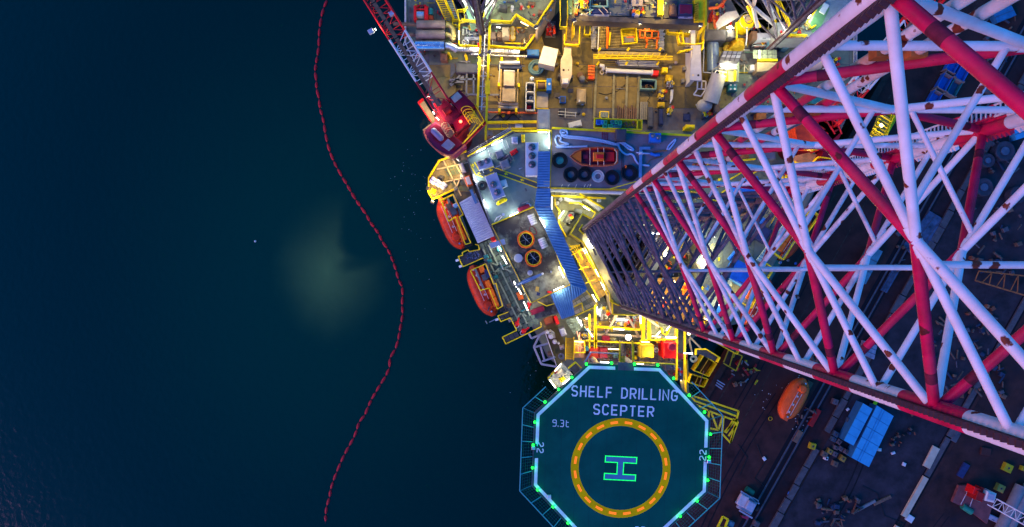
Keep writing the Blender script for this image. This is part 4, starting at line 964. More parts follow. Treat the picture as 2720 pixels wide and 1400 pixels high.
# lifeboats
def lifeboat(x0, y0, x1, y1, zc, Wm, label, flip=1, colr=ored, loc=None, rot=None, davit=True):
    a, b = P(x0, y0, zc), P(x1, y1, zc); ctr = (a+b)/2; L = (b-a).length; u = (b-a).normalized(); v_ = V((-u.y, u.x, 0))*flip
    t = thing('lifeboat', label, 'lifeboat', (ctr.x, ctr.y, zc-1.6))
    ns, nr = 22, 20
    def sec(s, k0, k1, up):
        q = []
        hw = Wm/2*max(.05, (1-abs(s)**3.2))**.62; ht = (1.25 if up else 1.35)*max(.12, (1-abs(s)**4))**.5
        for k in range(nr//2+1):
            an = math.pi*k/(nr//2); cx, cz = math.cos(an), math.sin(an)
            cx = math.copysign(abs(cx)**.75, cx); cz = cz**.75
            q.append(ctr + u*(s*L/2) + v_*hw*cx*(1 if up else 1) + V((0,0,ht*cz*(1 if up else -1))))
        return q
    for up, nm, m in ((True, 'canopy', colr), (False, 'hull', colr)):
        vs = []; fs = []; n = nr//2+1
        for i in range(ns+1): vs += sec(-1+2*i/ns, 0, 0, up)
        for i in range(ns):
            for k in range(n-1): fs.append([i*n+k, (i+1)*n+k, (i+1)*n+k+1, i*n+k+1])
        part(nm, MB().add(vs, fs), m, t, True)
    rub = [ctr + u*(s*L/2) + v_*sg*(Wm/2*max(.05,(1-abs(s)**3.2))**.62+.03) for sg, rng in ((1, range(-10, 11)), (-1, range(10, -11, -1))) for s in [q/10.0 for q in rng]]
    part('rubbing_strake', MB().path([p+V((0,0,-.05)) for p in rub], .07, 6, True), M('strake',(.30,.05,.02),.6), t, True)
    hp = ctr + u*L*.28
    part('helm_dome', MB().lathe((hp.x,hp.y), [(.75,zc+.9),(.72,zc+1.5),(.5,zc+1.75),(0,zc+1.8)], 16), colr, t, True)
    mb = MB()
    for k in range(5):
        an = R(k*72+20); mb.box((hp.x+.66*math.cos(an), hp.y+.66*math.sin(an)), .18, .3, zc+1.2, zc+1.45, k*72+20)
    part('helm_window', mb, black, t)
    for s in (-.45, 0.02):
        q = ctr + u*L*s; part('hatch', MB().box((q.x,q.y), .8, .7, zc+1.1, zc+1.34, math.degrees(math.atan2(u.y,u.x)), .04), M('hatch_orange',(.55,.08,.02),.45), t)
    for sg in (.35, -.35): part('grab_rail', MB().tube(ctr-u*L*.36+v_*sg+V((0,0,1.32)), ctr+u*L*.18+v_*sg+V((0,0,1.32)), .035, 5), wht, t)
    for k, s in enumerate((-.3,-.12,.08)):
        q = ctr + u*L*s + v_*.1; part('cross_mark', MB().box((q.x,q.y), .42, .10, zc+1.2, zc+1.345, 20).box((q.x,q.y), .10, .42, zc+1.2, zc+1.349, 20), M('cross_pale',(.6,.45,.4),.6), t)
    part('lift_hook', MB().cyl(ctr-u*L*.41, .13, zc+.9, zc+1.5, 8), steel, t); part('lift_hook', MB().cyl(ctr+u*L*.41, .13, zc+.9, zc+1.5, 8), steel, t)
    return t
lifeboat(1172,528,1228,660, ZL-1.2, 3.1, 'orange enclosed lifeboat hung below the white raft canisters', 1)
lifeboat(1254,706,1312,838, ZL-1.2, 3.3, 'orange enclosed lifeboat hung beside the lower grating walkway', 1)
# davit cradles over the boats
def davit(outline, arms, seats, label, z):
    cx_ = sum(p[0] for p in outline)/len(outline); cy_ = sum(p[1] for p in outline)/len(outline)
    t = thing('lifeboat_davit', label, 'davit', P(cx_, cy_, z-2))
    part('guard_rail', rails(outline + [outline[0]], z, r=.06), yel, t)
    for a, b in arms: part('arm', MB().beam(P(*a,z+.2), P(*b,z+.2), .32, .3), grey, t)
    for x0,y0,x1,y1,an,m in seats: part('winch_box', MB().pb(x0,y0,x1,y1,z,z+.8,an,.06), m, t)
    return t
davit([(1174,533),(1205,518),(1232,571),(1222,578),(1252,646),(1238,650),(1212,578),(1193,589)], [((1190,528),(1205,575)),((1205,518),(1248,640))],
      [(1195,550,1212,572,-25,dgrey),(1203,540,1217,552,-25,steel),(1210,575,1222,600,-22,orange),(1216,598,1228,625,-22,orange),(1224,622,1238,643,-22,orange),(1185,540,1196,556,-20,brownp),(1232,635,1252,655,-20,black)],
      'yellow-railed davit frame over the upper left lifeboat', ZL+1.0)
davit([(1251,719),(1291,701),(1312,755),(1318,752),(1336,812),(1322,820),(1300,765),(1277,771)], [((1262,714),(1285,768)),((1291,701),(1338,818))],
      [(1273,706,1286,724,-20,orange),(1280,728,1294,745,-20,dgrey),(1291,745,1303,768,-22,orange),(1300,768,1313,790,-22,orange),(1308,790,1322,815,-22,orange),(1275,698,1288,706,-20,black),(1327,815,1341,828,-20,black),(1288,714,1302,738,-18,navy)],
      'yellow-railed davit frame over the lower left lifeboat', ZL+1.0)
# outrigger frame, tank deck, yellow stair, lit corner hut
t = thing('outrigger', 'grey tubular outrigger frame hanging over the water beside the helideck', 'outrigger', P(1450,930,ZL-4))
for a, b in (((1435,888),(1418,921)),((1418,921),(1438,967)),((1438,967),(1478,974)),((1418,923),(1456,912)),((1436,921),(1447,958)),((1440,960),(1475,948)),((1435,888),(1450,880)),((1404,884),(1412,899)),((1412,899),(1450,882))): part('tube', MB().tube(P(*a,ZL-3), P(*b,ZL-3), .16, 8), lav, t, True)
t = thing('tank_deck', 'tan side deck with white tanks left of the yellow stair', 'deck', P(1475,900,MD))
part('floor', MB().pp([(1437,853),(1470,838),(1503,915),(1503,958),(1476,972)], ZL-3.2, ZL-3), tan, t); part('guard_rail', rails([(1447,880),(1478,970)], ZL-3), wht, t)
for x, y, r, lab in ((1464,893,7.5,'white round tank at the centre of the tan side deck'),(1474,908,6,'smaller white tank below the first on the tan side deck'),(1455,882,5.5,'white valve head at the top of the tan side deck'),(1484,912,3,'thin white vent post by the smaller tank')):
    p = P(x,y,ZL-2); rr = S(r,ZL-2); solo('tank', MB().lathe(p, [(rr,ZL-3),(rr,ZL-1.9),(rr*.7,ZL-1.65),(0,ZL-1.6)], 18), wht, lab, 'tank', smooth=True)
solo('hose', MB().path([P(1452,883,ZL-2.6),P(1462,878,ZL-2.5),P(1470,885,ZL-2.4),P(1472,897,ZL-2.6)], .22, 8), wht, 'white hose arching over the tanks of the side deck', 'hose', smooth=True)
crate('deck_box', 1488,872,1503,892, ZL-3, 3, -22, lav, 'pale box beside the tan side deck', 'box'); crate('deck_box', 1487,917,1500,928, ZL-3, .8, -15, cream, 'cream box under the tanks', 'box'); crate('deck_box', 1455,934,1468,946, ZL-3, .8, 0, brownp, 'brown box at the low end of the tan side deck', 'box')
crate('red_rack', 1446,843,1470,862, ZL-3, 1.5, -20, M('rack_brown',(.30,.07,.03),.6), 'red-brown rack at the head of the tan side deck', 'rack')
crate('red_barrel', 1474,840,1483,862, ZL-3, 2.5, -20, red, 'upright red cabinet above the pale box', 'cabinet')
coil(1491,946,7,5,.08,ZL-3,M('wire_grey',(.25,.25,.22),.5),'grey wire coil on the tan side deck')
t = thing('stair_block', 'yellow slatted stair flight left of the helideck gate', 'stair', P(1513,925,MD))
for i in range(14): part('tread', MB().pp([(1504,898+i*4.1),(1523,898.5+i*4.1),(1523,901.5+i*4.1),(1504,901+i*4.1)], ZL-2.2+i*.13, ZL-2+i*.13), yeld, t)
part('stringer', MB().beam(P(1503,897,ZL-1.8), P(1502,956,ZL+.1), .1, .4), yel, t); part('stringer', MB().beam(P(1524,897,ZL-1.8), P(1524,956,ZL+.1), .1, .4), yel, t)
HT = thing('corner_landing', 'brightly lit ribbed landing at the upper left helideck corner', 'landing', P(1488,995,25))
q = [(1455,1002),(1492,962),(1524,998),(1482,1032)]
part('floor', corr(q[0], q[3], q[2], q[1], 17, 27.0, .05), M('landing_rib',(.42,.42,.38),.6,var=.15), HT); part('guard_rail', rails([q[3], q[0], q[1]], 27, r=.06), yel, HT)
for l in ((1474,986,1491,966),(1459,1008,1476,1030),(1494,1021,1515,1005)): lamp(l, 28.3, HT, pw=45)
for x0,y0,x1,y1,m,lab in ((1483,984,1500,1001,cream,'cream equipment box on the lit corner landing'),(1486,1001,1500,1013,yel,'yellow box on the lit corner landing'),(1470,984,1480,992,maroon,'maroon box at the edge of the lit corner landing'),(1458,996,1466,1003,navy,'small navy box at the outer tip of the corner landing')): crate('landing_box',x0,y0,x1,y1,27.1,.6,-42,m,lab,'box')
t = thing('landing_stair', 'dark stair with yellow rails climbing from the corner landing to the helideck', 'stair', P(1525,975,26))
part('tread_plate', MB().pp([(1512,975),(1530,962),(1541,985),(1527,998)], 27.4, 27.6), dgrey, t); part('guard_rail', rails([(1509,976),(1528,960),(1543,975)], 27.5, r=.06), yel, t)
# ---------------------------------------------------------------- aft deck, left
def pipe_h(x0, y0, x1, y1, r, z, mat, name, label, cat='pipe', group=None, ends=None):
    t = thing(name, label, cat, P((x0+x1)/2,(y0+y1)/2,z), group)
    a, b = P(x0,y0,z+r), P(x1,y1,z+r)
    part('barrel', MB().tube(a, b, r, 18), mat, t, True)
    for k in (0.02, .5, .98): part('band', MB().tube(a.lerp(b,k-.008), a.lerp(b,k+.008), r*1.03, 18), ends or dgrey, t, True)
    return t
def muffler(x0, x1, y0, y1, mat, lab, stub):
    z = MD+2.2; r = S((y1-y0)/2, z+1.2); t = thing('exhaust_silencer', lab, 'silencer', P((x0+x1)/2,(y0+y1)/2,z-1)); ym = (y0+y1)/2
    a, b = P(x0,ym,z+.6), P(x1,ym,z+.6)
    part('shell', MB().tube(a,b,r,28), mat, t, True)
    for k in (.005,.995): part('end_ring', MB().tube(a.lerp(b,k-.005), a.lerp(b,k+.005), r*1.025, 28), dgrey, t, True)
    for k in (.3,.65): part('seam_band', MB().tube(a.lerp(b,k-.003), a.lerp(b,k+.003), r*1.008, 28), mat, t, True)
    part('stub_pipe', MB().tube(P(*stub,z+.6), a, .28, 14), brownp, t, True)
    for k in (.2,.8): q = a.lerp(b,k); part('saddle', MB().box((q.x,q.y), .3, r*1.7, MD, z), dgrey, t)
bm_ = M('silencer_brown', (.25,.17,.14), .45, metal=.35, var=.25, stain=(.10,.07,.05), samt=.6, scale=.8)
muffler(1107,1184,54,77, bm_, 'upper of two brown exhaust silencers beside the winch', (1045,63)); muffler(1105,1184,80,105, bm_, 'lower brown exhaust silencer above the shiny blue one', (1068,90)); muffler(1103,1182,108,135, M('shiny_silencer',(.40,.46,.58),.18,metal=.9,var=.08), 'shiny blue-reflecting exhaust silencer, lowest of the three', (1088,121))
for l, r, lab in (([(1185,66),(1196,68),(1203,78),(1204,100)],.45,'curved exhaust elbow from the upper brown silencer'),([(1185,92),(1198,96),(1205,108)],.42,'curved exhaust elbow from the lower brown silencer')):
    solo('exhaust_elbow', MB().path([P(x,y,MD+2.6) for x,y in l], r, 10), M('elbow_yellow_lit',(.40,.30,.12),.45,metal=.5,var=.3), lab, 'exhaust elbow', smooth=True)  # silver elbows with yellow lamp light put into their colour
t = thing('exhaust_pipe', 'long silver exhaust pipe running right from the shiny silencer', 'exhaust pipe', P(1290,135,MD+2))
part('elbow', MB().path([P(1184,121,MD+2.8),P(1195,121,MD+2.9),P(1205,127,MD+2.8),P(1214,132,MD+2.6)], .55, 12), steel, t, True)
part('barrel', MB().tube(P(1210,131,MD+2.6), P(1380,138,MD+2.6), .36, 14), steel, t, True)
for k in range(6): a = P(1225+k*29,131.6+k*1.2,MD+2.6); part('flange', MB().tube(a-V((.05,0,0)), a+V((.05,0,0)), .42, 14), grey, t, True)
solo('exhaust_pipe', MB().tube(P(1250,144,MD+2.2), P(1400,150,MD+2.2), .16, 10), steel, 'thin silver pipe running just below the long exhaust pipe', 'pipe', smooth=True)
# winch
t = thing('deck_winch', 'red framed deck winch with a silver drum by the hull edge', 'winch', P(1118,38,MD))
for x0,x1,y0,y1 in ((1099,1106,14,54),(1127,1137,16,52)): part('side_frame', MB().pb(x0,y0,x1,y1,MD,MD+1.7,0,.05), red, t)
part('cross_bar', MB().pb(1099,22,1137,26,MD+.9,MD+1.5), red, t); part('cross_bar', MB().pb(1108,12,1132,18,MD+.4,MD+.9), red, t)
part('drum', MB().tube(P(1107,40,MD+1), P(1127,40,MD+1), .62, 20), steel, t, True)
part('motor', MB().tube(P(1144,24,MD+1.1), P(1144,40,MD+1.1), .40, 14), teal, t, True); part('gearbox', MB().pb(1139,40,1150,52,MD,MD+1), M('gear_red',(.4,.06,.03),.5), t)
part('fleet_wire', MB().tube(P(1117,30,MD+1.3), P(1121,-20,MD+1.2), .05, 5).tube(P(1122,30,MD+1.3), P(1125,-20,MD+1.2), .05, 5), dgrey, t)
# stairs at the jacking frame
def stair(q, n, z0, z1, mat, lab, tread_px=2.6):
    (ax,ay),(bx,by),(cx_,cy_),(dx,dy) = q         # a,b top pair; d,c bottom pair
    t = thing('stair_flight', lab, 'stair', P((ax+cx_)/2,(ay+cy_)/2,z0))
    A, B, C_, D = P(ax,ay,z1), P(bx,by,z1), P(cx_,cy_,z0+.2), P(dx,dy,z0+.2)
    for i in range(n):
        u = (i+.5)/n; w2 = .36/n; p = [A.lerp(D,u-w2), B.lerp(C_,u-w2), B.lerp(C_,u+w2), A.lerp(D,u+w2)]; zt = (p[0].z+p[2].z)/2
        part('tread', MB().add([(v.x,v.y,zt) for v in p]+[(v.x,v.y,zt-.06) for v in p], [[3,2,1,0],[4,5,6,7],[0,1,5,4],[1,2,6,5],[2,3,7,6],[3,0,4,7]]), mat, t)
    for a, b in ((A,D),(B,C_)):
        part('stringer', MB().beam(a, b, .09, .32), yel, t)
        part('handrail', MB().tube(a+V((0,0,1)), b+V((0,0,1)), .055, 6).tube(a, a+V((0,0,1)), .04, 5).tube(b, b+V((0,0,1)), .04, 5), yel, t)
    return t
stair([(1152,-14),(1173,-14),(1206,57),(1186,60)], 13, MD, MD+6, yeld, 'wide yellow stair flight beside the brown silencers')
stair([(1177,-14),(1196,-14),(1219,52),(1208,54)], 14, MD, MD+6, M('tread_blue',(.20,.27,.32),.5), 'narrow stair flight with grey-blue treads and yellow rails')
part('lower_cage', rails([(1203,58),(1222,58),(1220,74),(1205,72),(1203,58)], MD, r=.05, post=.5), yel, HULL); part('lower_cage', rails([(1217,33),(1234,32),(1236,60),(1222,62),(1217,33)], MD+4, r=.05, post=.5), yel, HULL)
# aft jacking frame (upper deck)
JF = thing('jacking_frame', 'grey-green jacking frame deck with zigzag yellow rail at the top of the photo', 'jacking frame', P(1360,20,MD))
jf = [(1241,58),(1225,30),(1214,-60),(1215,-60),(1475,-60),(1473,0),(1423,76),(1371,46),(1357,65),(1304,62)]
part('deck', MB().pp([(1292,40),(1300,-60),(1475,-60),(1473,0),(1423,76),(1371,46),(1357,65),(1304,62)], MD+5.6, MD+6), gdeck, JF)
for q in ([(1305,0),(1380,0),(1378,42),(1357,61),(1307,58)], [(1384,0),(1465,0),(1440,40),(1424,68),(1384,44)], [(1310,-60),(1468,-60),(1466,-4),(1306,-4)]): part('deck_sheet', MB().pp(q, MD+5.9, MD+6.012), M('gdeck2',(.17,.19,.13),.65,var=.18,scale=.7,stain=(.07,.08,.05),samt=.6), JF)
part('side_wall', MB().pp([(1423,76),(1473,0),(1475,-20),(1477,3),(1428,80)], MD, MD+5.5), cream, JF)
part('leg_guide', MB().pp([(1222,-30),(1236,-30),(1262,52),(1247,58)], MD, MD+6.4), M('pale_green',(.20,.36,.25),.5,var=.15), JF); part('leg_guide', MB().pp([(1306,-30),(1324,-30),(1296,52),(1288,44)], MD, MD+6.4), M('pale_green'), JF)
part('leg_guide', MB().pp([(1248,-30),(1256,-30),(1266,46),(1260,50)], MD, MD+7), wht, JF); part('leg_guide', MB().pp([(1296,-30),(1304,-30),(1290,40),(1285,44)], MD, MD+7), wht, JF)
part('guide_floor', MB().pp([(1232,36),(1262,48),(1266,58),(1240,58)], MD+5.6, MD+6.1), dgrey, JF)
part('guard_rail', rails([(1305,61),(1357,64),(1371,45),(1422,76),(1472,0),(1474,-40)], MD+6, r=.09), yel, JF)
part('guard_rail', rails([(1228,58),(1246,60),(1276,63)], MD+6, r=.07), yel, JF); part('guard_rail', rails([(1264,52),(1286,52),(1288,40)], MD+6, r=.06), yel, JF); part('guard_rail', rails([(1216,-30),(1243,26),(1233,34)], MD+6, r=.06), yel, JF)
mb = MB()
for k in range(16): mb.torus(P(1262+k*.7,-10+k*4,MD+6), .46, .05, MD+6, 12, 4) if False else None
lamp((1229,0,1238,14), MD+8, JF); lamp((1302,14,1311,-2), MD+8, JF); lamp((1383,58,1404,69), MD+5, JF, LAMPY); lamp((1219,82,1219,106), MD+4, JF); lamp((1248,128,1275,129), MD+3.5, JF); lamp((1362,135,1380,136), MD+3.5, JF); lamp((1319,72,1329,73), MD+5, JF)
light('frame_light','POINT',P(1340,30,MD+11),700,YW,JF,.4); light('frame_light','POINT',P(1440,-10,MD+10),500,YW,JF,.4); light('frame_light','POINT',P(1265,20,MD+9),420,(.55,1,.6),JF,.4)
light('frame_light','POINT',P(1180,10,MD+9),550,(.95,1,.5),JF,.4)
for x0,y0,x1,y1,m,h,lab in ((1325,12,1346,24,dgrey,1.5,'dark winch box on the grey-green jacking deck'),(1357,14,1364,26,wht,1,'small white case on the jacking deck'),(1402,4,1422,14,brownp,.5,'brown slab at the right of the jacking deck'),(1430,26,1442,38,brownp,1.1,'round brown gearbox near the slanted jacking rail')):
    crate('frame_box',x0,y0,x1,y1,MD+6.02,h,8,m,lab,'box')
# machinery bay below it
BAY = thing('machinery_bay', 'yellow-railed machinery bay under the aft jacking frame', 'platform', P(1320,100,MD))
part('floor', MB().pp([(1222,62),(1220,126),(1395,135),(1421,98),(1423,78),(1371,50),(1357,68),(1300,66)], MD+.1, MD+1.2), M('bay_floor',(.13,.12,.11),.7,var=.3,stain=(.05,.05,.05),samt=.6), BAY)
part('guard_rail', rails([(1222,64),(1220,125),(1276,128)], MD+1.2, r=.07), yel, BAY); part('guard_rail', rails([(1300,127),(1394,135),(1421,98)], MD+1.2, r=.12), yel, BAY)
def machine(name, x0, y0, x1, y1, z, ang, cols, seed, label, cat='machine', h=1.4):
    rr = random.Random(seed); t = thing(name, label, cat, P((x0+x1)/2,(y0+y1)/2,z)); w_, d_ = x1-x0, y1-y0
    ca, sa = math.cos(R(ang)), math.sin(R(ang)); mx, my = (x0+x1)/2, (y0+y1)/2
    def T(x, y): return (mx+(x-mx)*ca-(y-my)*sa, my+(x-mx)*sa+(y-my)*ca)
    part('skid', MB().pb(x0,y0,x1,y1,z,z+.18,ang), dgrey, t)
    for k in range(7):
        bw, bh = w_*rr.uniform(.12,.42), d_*rr.uniform(.14,.45); cx_, cy_ = T(x0+rr.uniform(.2,.8)*w_, y0+rr.uniform(.25,.75)*d_)
        part('block', MB().pb(cx_-bw/2, cy_-bh/2, cx_+bw/2, cy_+bh/2, z+.15, z+h*rr.uniform(.5,1), ang, .06), cols[k % len(cols)], t)
    for k in range(10):
        a, b = T(x0+rr.uniform(.05,.95)*w_, y0+rr.uniform(.1,.9)*d_), T(x0+rr.uniform(.05,.95)*w_, y0+rr.uniform(.1,.9)*d_)
        a, b = P(*a,z+h*.8), P(*b,z+h*.8); c = V((a.x,b.y,a.z)); part('pipe', MB().path([a-V((0,0,.5)),a,c,b,b-V((0,0,.5))], rr.uniform(.035,.085), 6), cols[(k+1) % len(cols)] if k % 2 else steel, t, True)
    for k in range(5):
        p = P(*T(x0+rr.uniform(.15,.85)*w_, y0+rr.uniform(.2,.8)*d_), z); part('valve', MB().cyl(p,.16,z,z+h,8).torus(p,.22,.035,z+h+.05,12,4), rr.choice((red, yel, grey)), t)
    return t
machine('engine', 1234,73,1275,96, MD+1.2, 0, [navy,grey,M('machine_blue',(.08,.10,.18),.5)], 4, 'blue-grey engine at the left of the machinery bay', 'engine')
for i,(x0,y0,x1,y1,m,h,lab) in enumerate(((1234,97,1275,105,lav,.6,'pale twin pipe rack below the blue-grey engine'),(1334,72,1353,98,cream,1.8,'cream cabinet in the middle of the machinery bay'),(1320,84,1334,101,brownp,1.5,'brown pump house left of the cream cabinet'),(1335,99,1343,103,yel,.8,'short yellow cover below the cream cabinet'),(1228,76,1233,92,wht,.5,'narrow white strip at the bay rail'),(1281,84,1318,104,M('bay_tan',(.3,.2,.15),.6),.8,'tan machine bed under the yellow gantry'))): crate('bay_unit',x0,y0,x1,y1,MD+1.2,h,0,m,lab,'cabinet')
for x,y,r,lab,m in ((1237,114,9.5,'large grey ring wheel in the bay corner',steel),(1259,117,6,'small brown wheel right of the grey ring wheel',brownp),(1387,83,7.5,'rusty round cover near the slanted bay rail',brownp),(1395,110,8,'large brown handwheel at the bay end',brownp),(1413,100,8,'brown round drum beyond the bay rail',M('drum_tan',(.35,.2,.1),.6))):
    p = P(x,y,MD+1.3); t = thing('wheel', lab, 'wheel', p); rr = S(r,MD+1.3)
    part('rim', MB().torus(p, rr*.85, rr*.16, MD+1.6, 22, 8), m, t, True); part('hub', MB().cyl(p, rr*.3, MD+1.2, MD+1.75, 10), grey, t)
    mb = MB()
    for k in range(3): a = R(60*k); mb.beam((p.x-rr*.8*math.cos(a),p.y-rr*.8*math.sin(a),MD+1.6),(p.x+rr*.8*math.cos(a),p.y+rr*.8*math.sin(a),MD+1.6),.06,.06)
    part('spokes', mb, m, t)
for x,y,lab in ((1362,81,'top yellow-rimmed reel of the stack in the bay'),(1361,92,'middle yellow-rimmed reel of the stack in the bay'),(1362,103,'lowest yellow-rimmed reel of the stack in the bay')):
    p = P(x,y,MD+1.2); t = thing('reel', lab, 'reel', p); part('flange', MB().lathe(p,[(.5,MD+1.3),(.5,MD+1.75),(.42,MD+1.8),(0,MD+1.82)],20), yeld, t, True); part('core', MB().cyl(p,.36,MD+1.8,MD+1.86,14), M('reel_core',(.55,.45,.2),.5), t)
pipe_h(1340,114,1391,116,.14,MD+1.3,yel,'yellow_pipe','straight yellow pipe along the lower bay floor')
crate('valve_stand', 1269,113,1278,126, MD+1.2, 1.2, 0, red, 'small red valve stand beside the left gantry beam', 'valve')
# yellow gantry
GZ = MD+5.2
t = thing('gantry', 'pair of long yellow gantry beams crossing the tan deck from the bay', 'gantry', P(1282,180,MD))
part('beam', MB().beam(P(1278,60,GZ),P(1268,296,GZ),.32,.5), yel, t); part('beam', MB().beam(P(1301,60,GZ),P(1290,372,GZ),.32,.5), yel, t)
for k in range(17): y = 66+k*13.6; part('cross_member', MB().beam(P(1278-(y-60)*.042,y,GZ-.1),P(1301-(y-60)*.035,y,GZ-.1),.10,.10), brownp if k % 2 else steel, t)
part('service_pipe', MB().tube(P(1289,70,GZ-.05),P(1279,292,GZ-.05),.10,6), steel, t, True); part('service_pipe', MB().tube(P(1284,70,GZ-.15),P(1274,292,GZ-.15),.07,6), dgrey, t, True)
mb = MB()
for k in range(12): y=95+k*16; mb.tube(P(1287,y,GZ),P(1280 if k%2 else 1297,y+10,GZ),.04,4)
part('diagonals', mb, wht, t)
for x,y in ((1277,66),(1300,66),(1269,292),(1291,368),(1272,180),(1296,180)): part('leg', MB().tube(P(x,y,GZ),P(x,y,GZ)-V((0,0,5.2)),.12,6), yel, t)
part('junction_box', MB().pb(1289,214,1301,250,GZ-.3,GZ+.4), yel, t)
# deck frames, hatches, boxes on the left part of the tan deck
crate('brown_bin', 1170,142,1188,160, MD, 1.6, 3, M('bin_brown',(.22,.11,.06),.6), 'brown bin under the shiny silencer', 'bin')
solo('dark_canopy', MB().pp([(1197,166),(1207,170),(1210,190),(1196,208)], MD+2.0, MD+2.15), dgrey, 'dark triangular canopy plate left of the gantry', 'canopy')
crate('dark_skid', 1211,168,1270,194, MD, 1.4, 2, M('skid_grey',(.10,.10,.11),.6), 'dark grey skid left of the yellow gantry', 'skid')
t = thing('pipe_cradle', 'grey steel cradle frame on the tan deck beside the gantry', 'cradle', P(1235,225,MD))
for a,b in (((1195,212),(1265,210)),((1200,218),(1232,218)),((1240,166),(1239,252)),((1195,225),(1232,203)),((1236,251),(1326,252)),((1198,228),(1222,200)),((1258,172),(1258,250)),((1215,176),(1270,176)),((1220,164),(1250,164))): part('bar', MB().beam(P(*a,MD+1.1),P(*b,MD+1.1),.26,.24), grey, t)
for x,y in ((1197,212),(1240,170),(1240,250),(1325,252)): part('foot', MB().pb(x-3,y-3,x+3,y+3,MD,MD+1), grey, t)
p = P(1180,238,MD); solo('crane_pad', MB().lathe(p,[(1.9,MD),(1.9,MD+.5),(1.75,MD+.6),(0,MD+.62)],28), tan2, 'round tan pad on the deck under the crane boom', 'deck pad', smooth=True)
for l,r,lab,m in (([(1100,160),(1112,140),(1130,136)],.1,'red pipe bend by the shiny silencer saddle',red),([(1118,150),(1130,175),(1137,200)],.08,'dark pipe slanting across the deck by the boom',brownp),([(1190,140),(1196,150),(1199,158)],.22,'yellow bent support below the silencer elbow',yel),([(1237,146),(1239,154),(1240,162)],.22,'yellow bent support beside the gantry',yel)):
    solo('bent_pipe', MB().path([P(x,y,MD+1) for x,y in l], r, 8), m, lab, 'pipe', smooth=True)
t = thing('skid_container', 'upper of two tan flat tanks between yellow posts right of the gantry', 'container', P(1352,207,MD)); part('body', MB().pb(1338,187,1367,228,MD,MD+2.4,1,.06), cream, t); part('roof_rim', MB().pp([(1338,186),(1368,187),(1367,190),(1338,189)],MD+2.3,MD+2.5), wht, t)
t = thing('skid_container', 'lower of two tan flat tanks between yellow posts right of the gantry', 'container', P(1350,250,MD)); part('body', MB().pb(1334,232,1369,270,MD,MD+2.0,1,.06), M('tank_tan',(.40,.30,.17),.55,stain=(.22,.15,.08),samt=.5), t)
t = thing('frame_posts', 'pair of slim brown frame posts flanking the two tan flat tanks', 'frame', P(1350,220,MD))
for a,b in (((1331,184),(1329,270)),((1376,184),(1374,272))): part('rail', MB().beam(P(*a,MD+1.5),P(*b,MD+1.5),.22,.3), M('post_brown',(.35,.24,.10),.6), t)
for x,y in ((1333,156),(1376,156),(1325,224),(1378,226),(1326,292),(1371,292)): part('post', MB().pb(x-3,y-5,x+3,y+5,MD,MD+1.9), yel, t)
t = thing('roller', 'silver roller in a dark frame above the two tan flat tanks', 'roller', P(1354,170,MD)); part('drum', MB().tube(P(1327,166,MD+1.4),P(1381,167,MD+1.4),.38,16), steel, t, True); part('bed', MB().pb(1322,171,1386,182,MD,MD+1.2,1), navy, t); part('rack', MB().pb(1336,152,1376,161,MD,MD+1.5,1), dgrey, t); part('shaft', MB().tube(P(1300,172,MD+1),P(1395,176,MD+1),.12,8), dgrey, t, True)
part('chain', MB().path([P(1328,170,MD+1.6),P(1327,190,MD+1.6),P(1325,220,MD+1.6)],.07,5), wht, t)
for y,lab in ((276,'upper of two cream pipes below the tan flat tanks'),(286,'lower of two cream pipes below the tan flat tanks')): pipe_h(1323,y-1,1377,y+1,.28,MD+.6,cream,'cream_pipe',lab)
solo('fire_main', MB().tube(P(1290,298,MD+.8),P(1440,301,MD+.8),.13,8).tube(P(1350,296,MD+.8),P(1352,303,MD+.8),.3,8), M('red_orange_pipe',(.6,.10,.03),.5), 'orange-red pipe crossing the deck above the stair tower', 'pipe', smooth=True)
solo('deck_beam', MB().beam(P(1290,326,MD+2.5),P(1428,324,MD+2.5),.4,.5).beam(P(1296,343,MD+2.5),P(1428,341,MD+2.5),.25,.3), yel, 'two yellow beams across the deck left of the stair tower', 'beam')
t = thing('ladder_cage', 'round yellow ladder cage near the two yellow beams', 'ladder cage', P(1340,335,MD))
for k in range(3): part('hoop', MB().torus(P(1340,334,MD+1+k*.6), .5, .05, MD+1+k*.6, 16, 5), yel, t, True)
part('bars', MB().path([P(1331,331,MD+1),P(1331,331,MD+2.4)],.04,4).path([P(1349,331,MD+1),P(1349,331,MD+2.4)],.04,4).path([P(1340,343,MD+1),P(1340,343,MD+2.4)],.04,4), yel, t)
solo('deck_hose', MB().path([P(1290+i*6, 312+8*math.sin(i*.9), MD+.1) for i in range(16)], .06, 5), black, 'thin black hose wandering over the deck above the yellow beams', 'hose', smooth=True)
crate('white_unit', 1368,328,1388,343, MD, 2.5, 5, wht, 'white unit with pipes at the corner above the roof lamps', 'unit'); crate('fan_box', 1290,346,1310,362, MD, 2, -5, cream, 'cream fan box in the yellow frame corner', 'fan box')
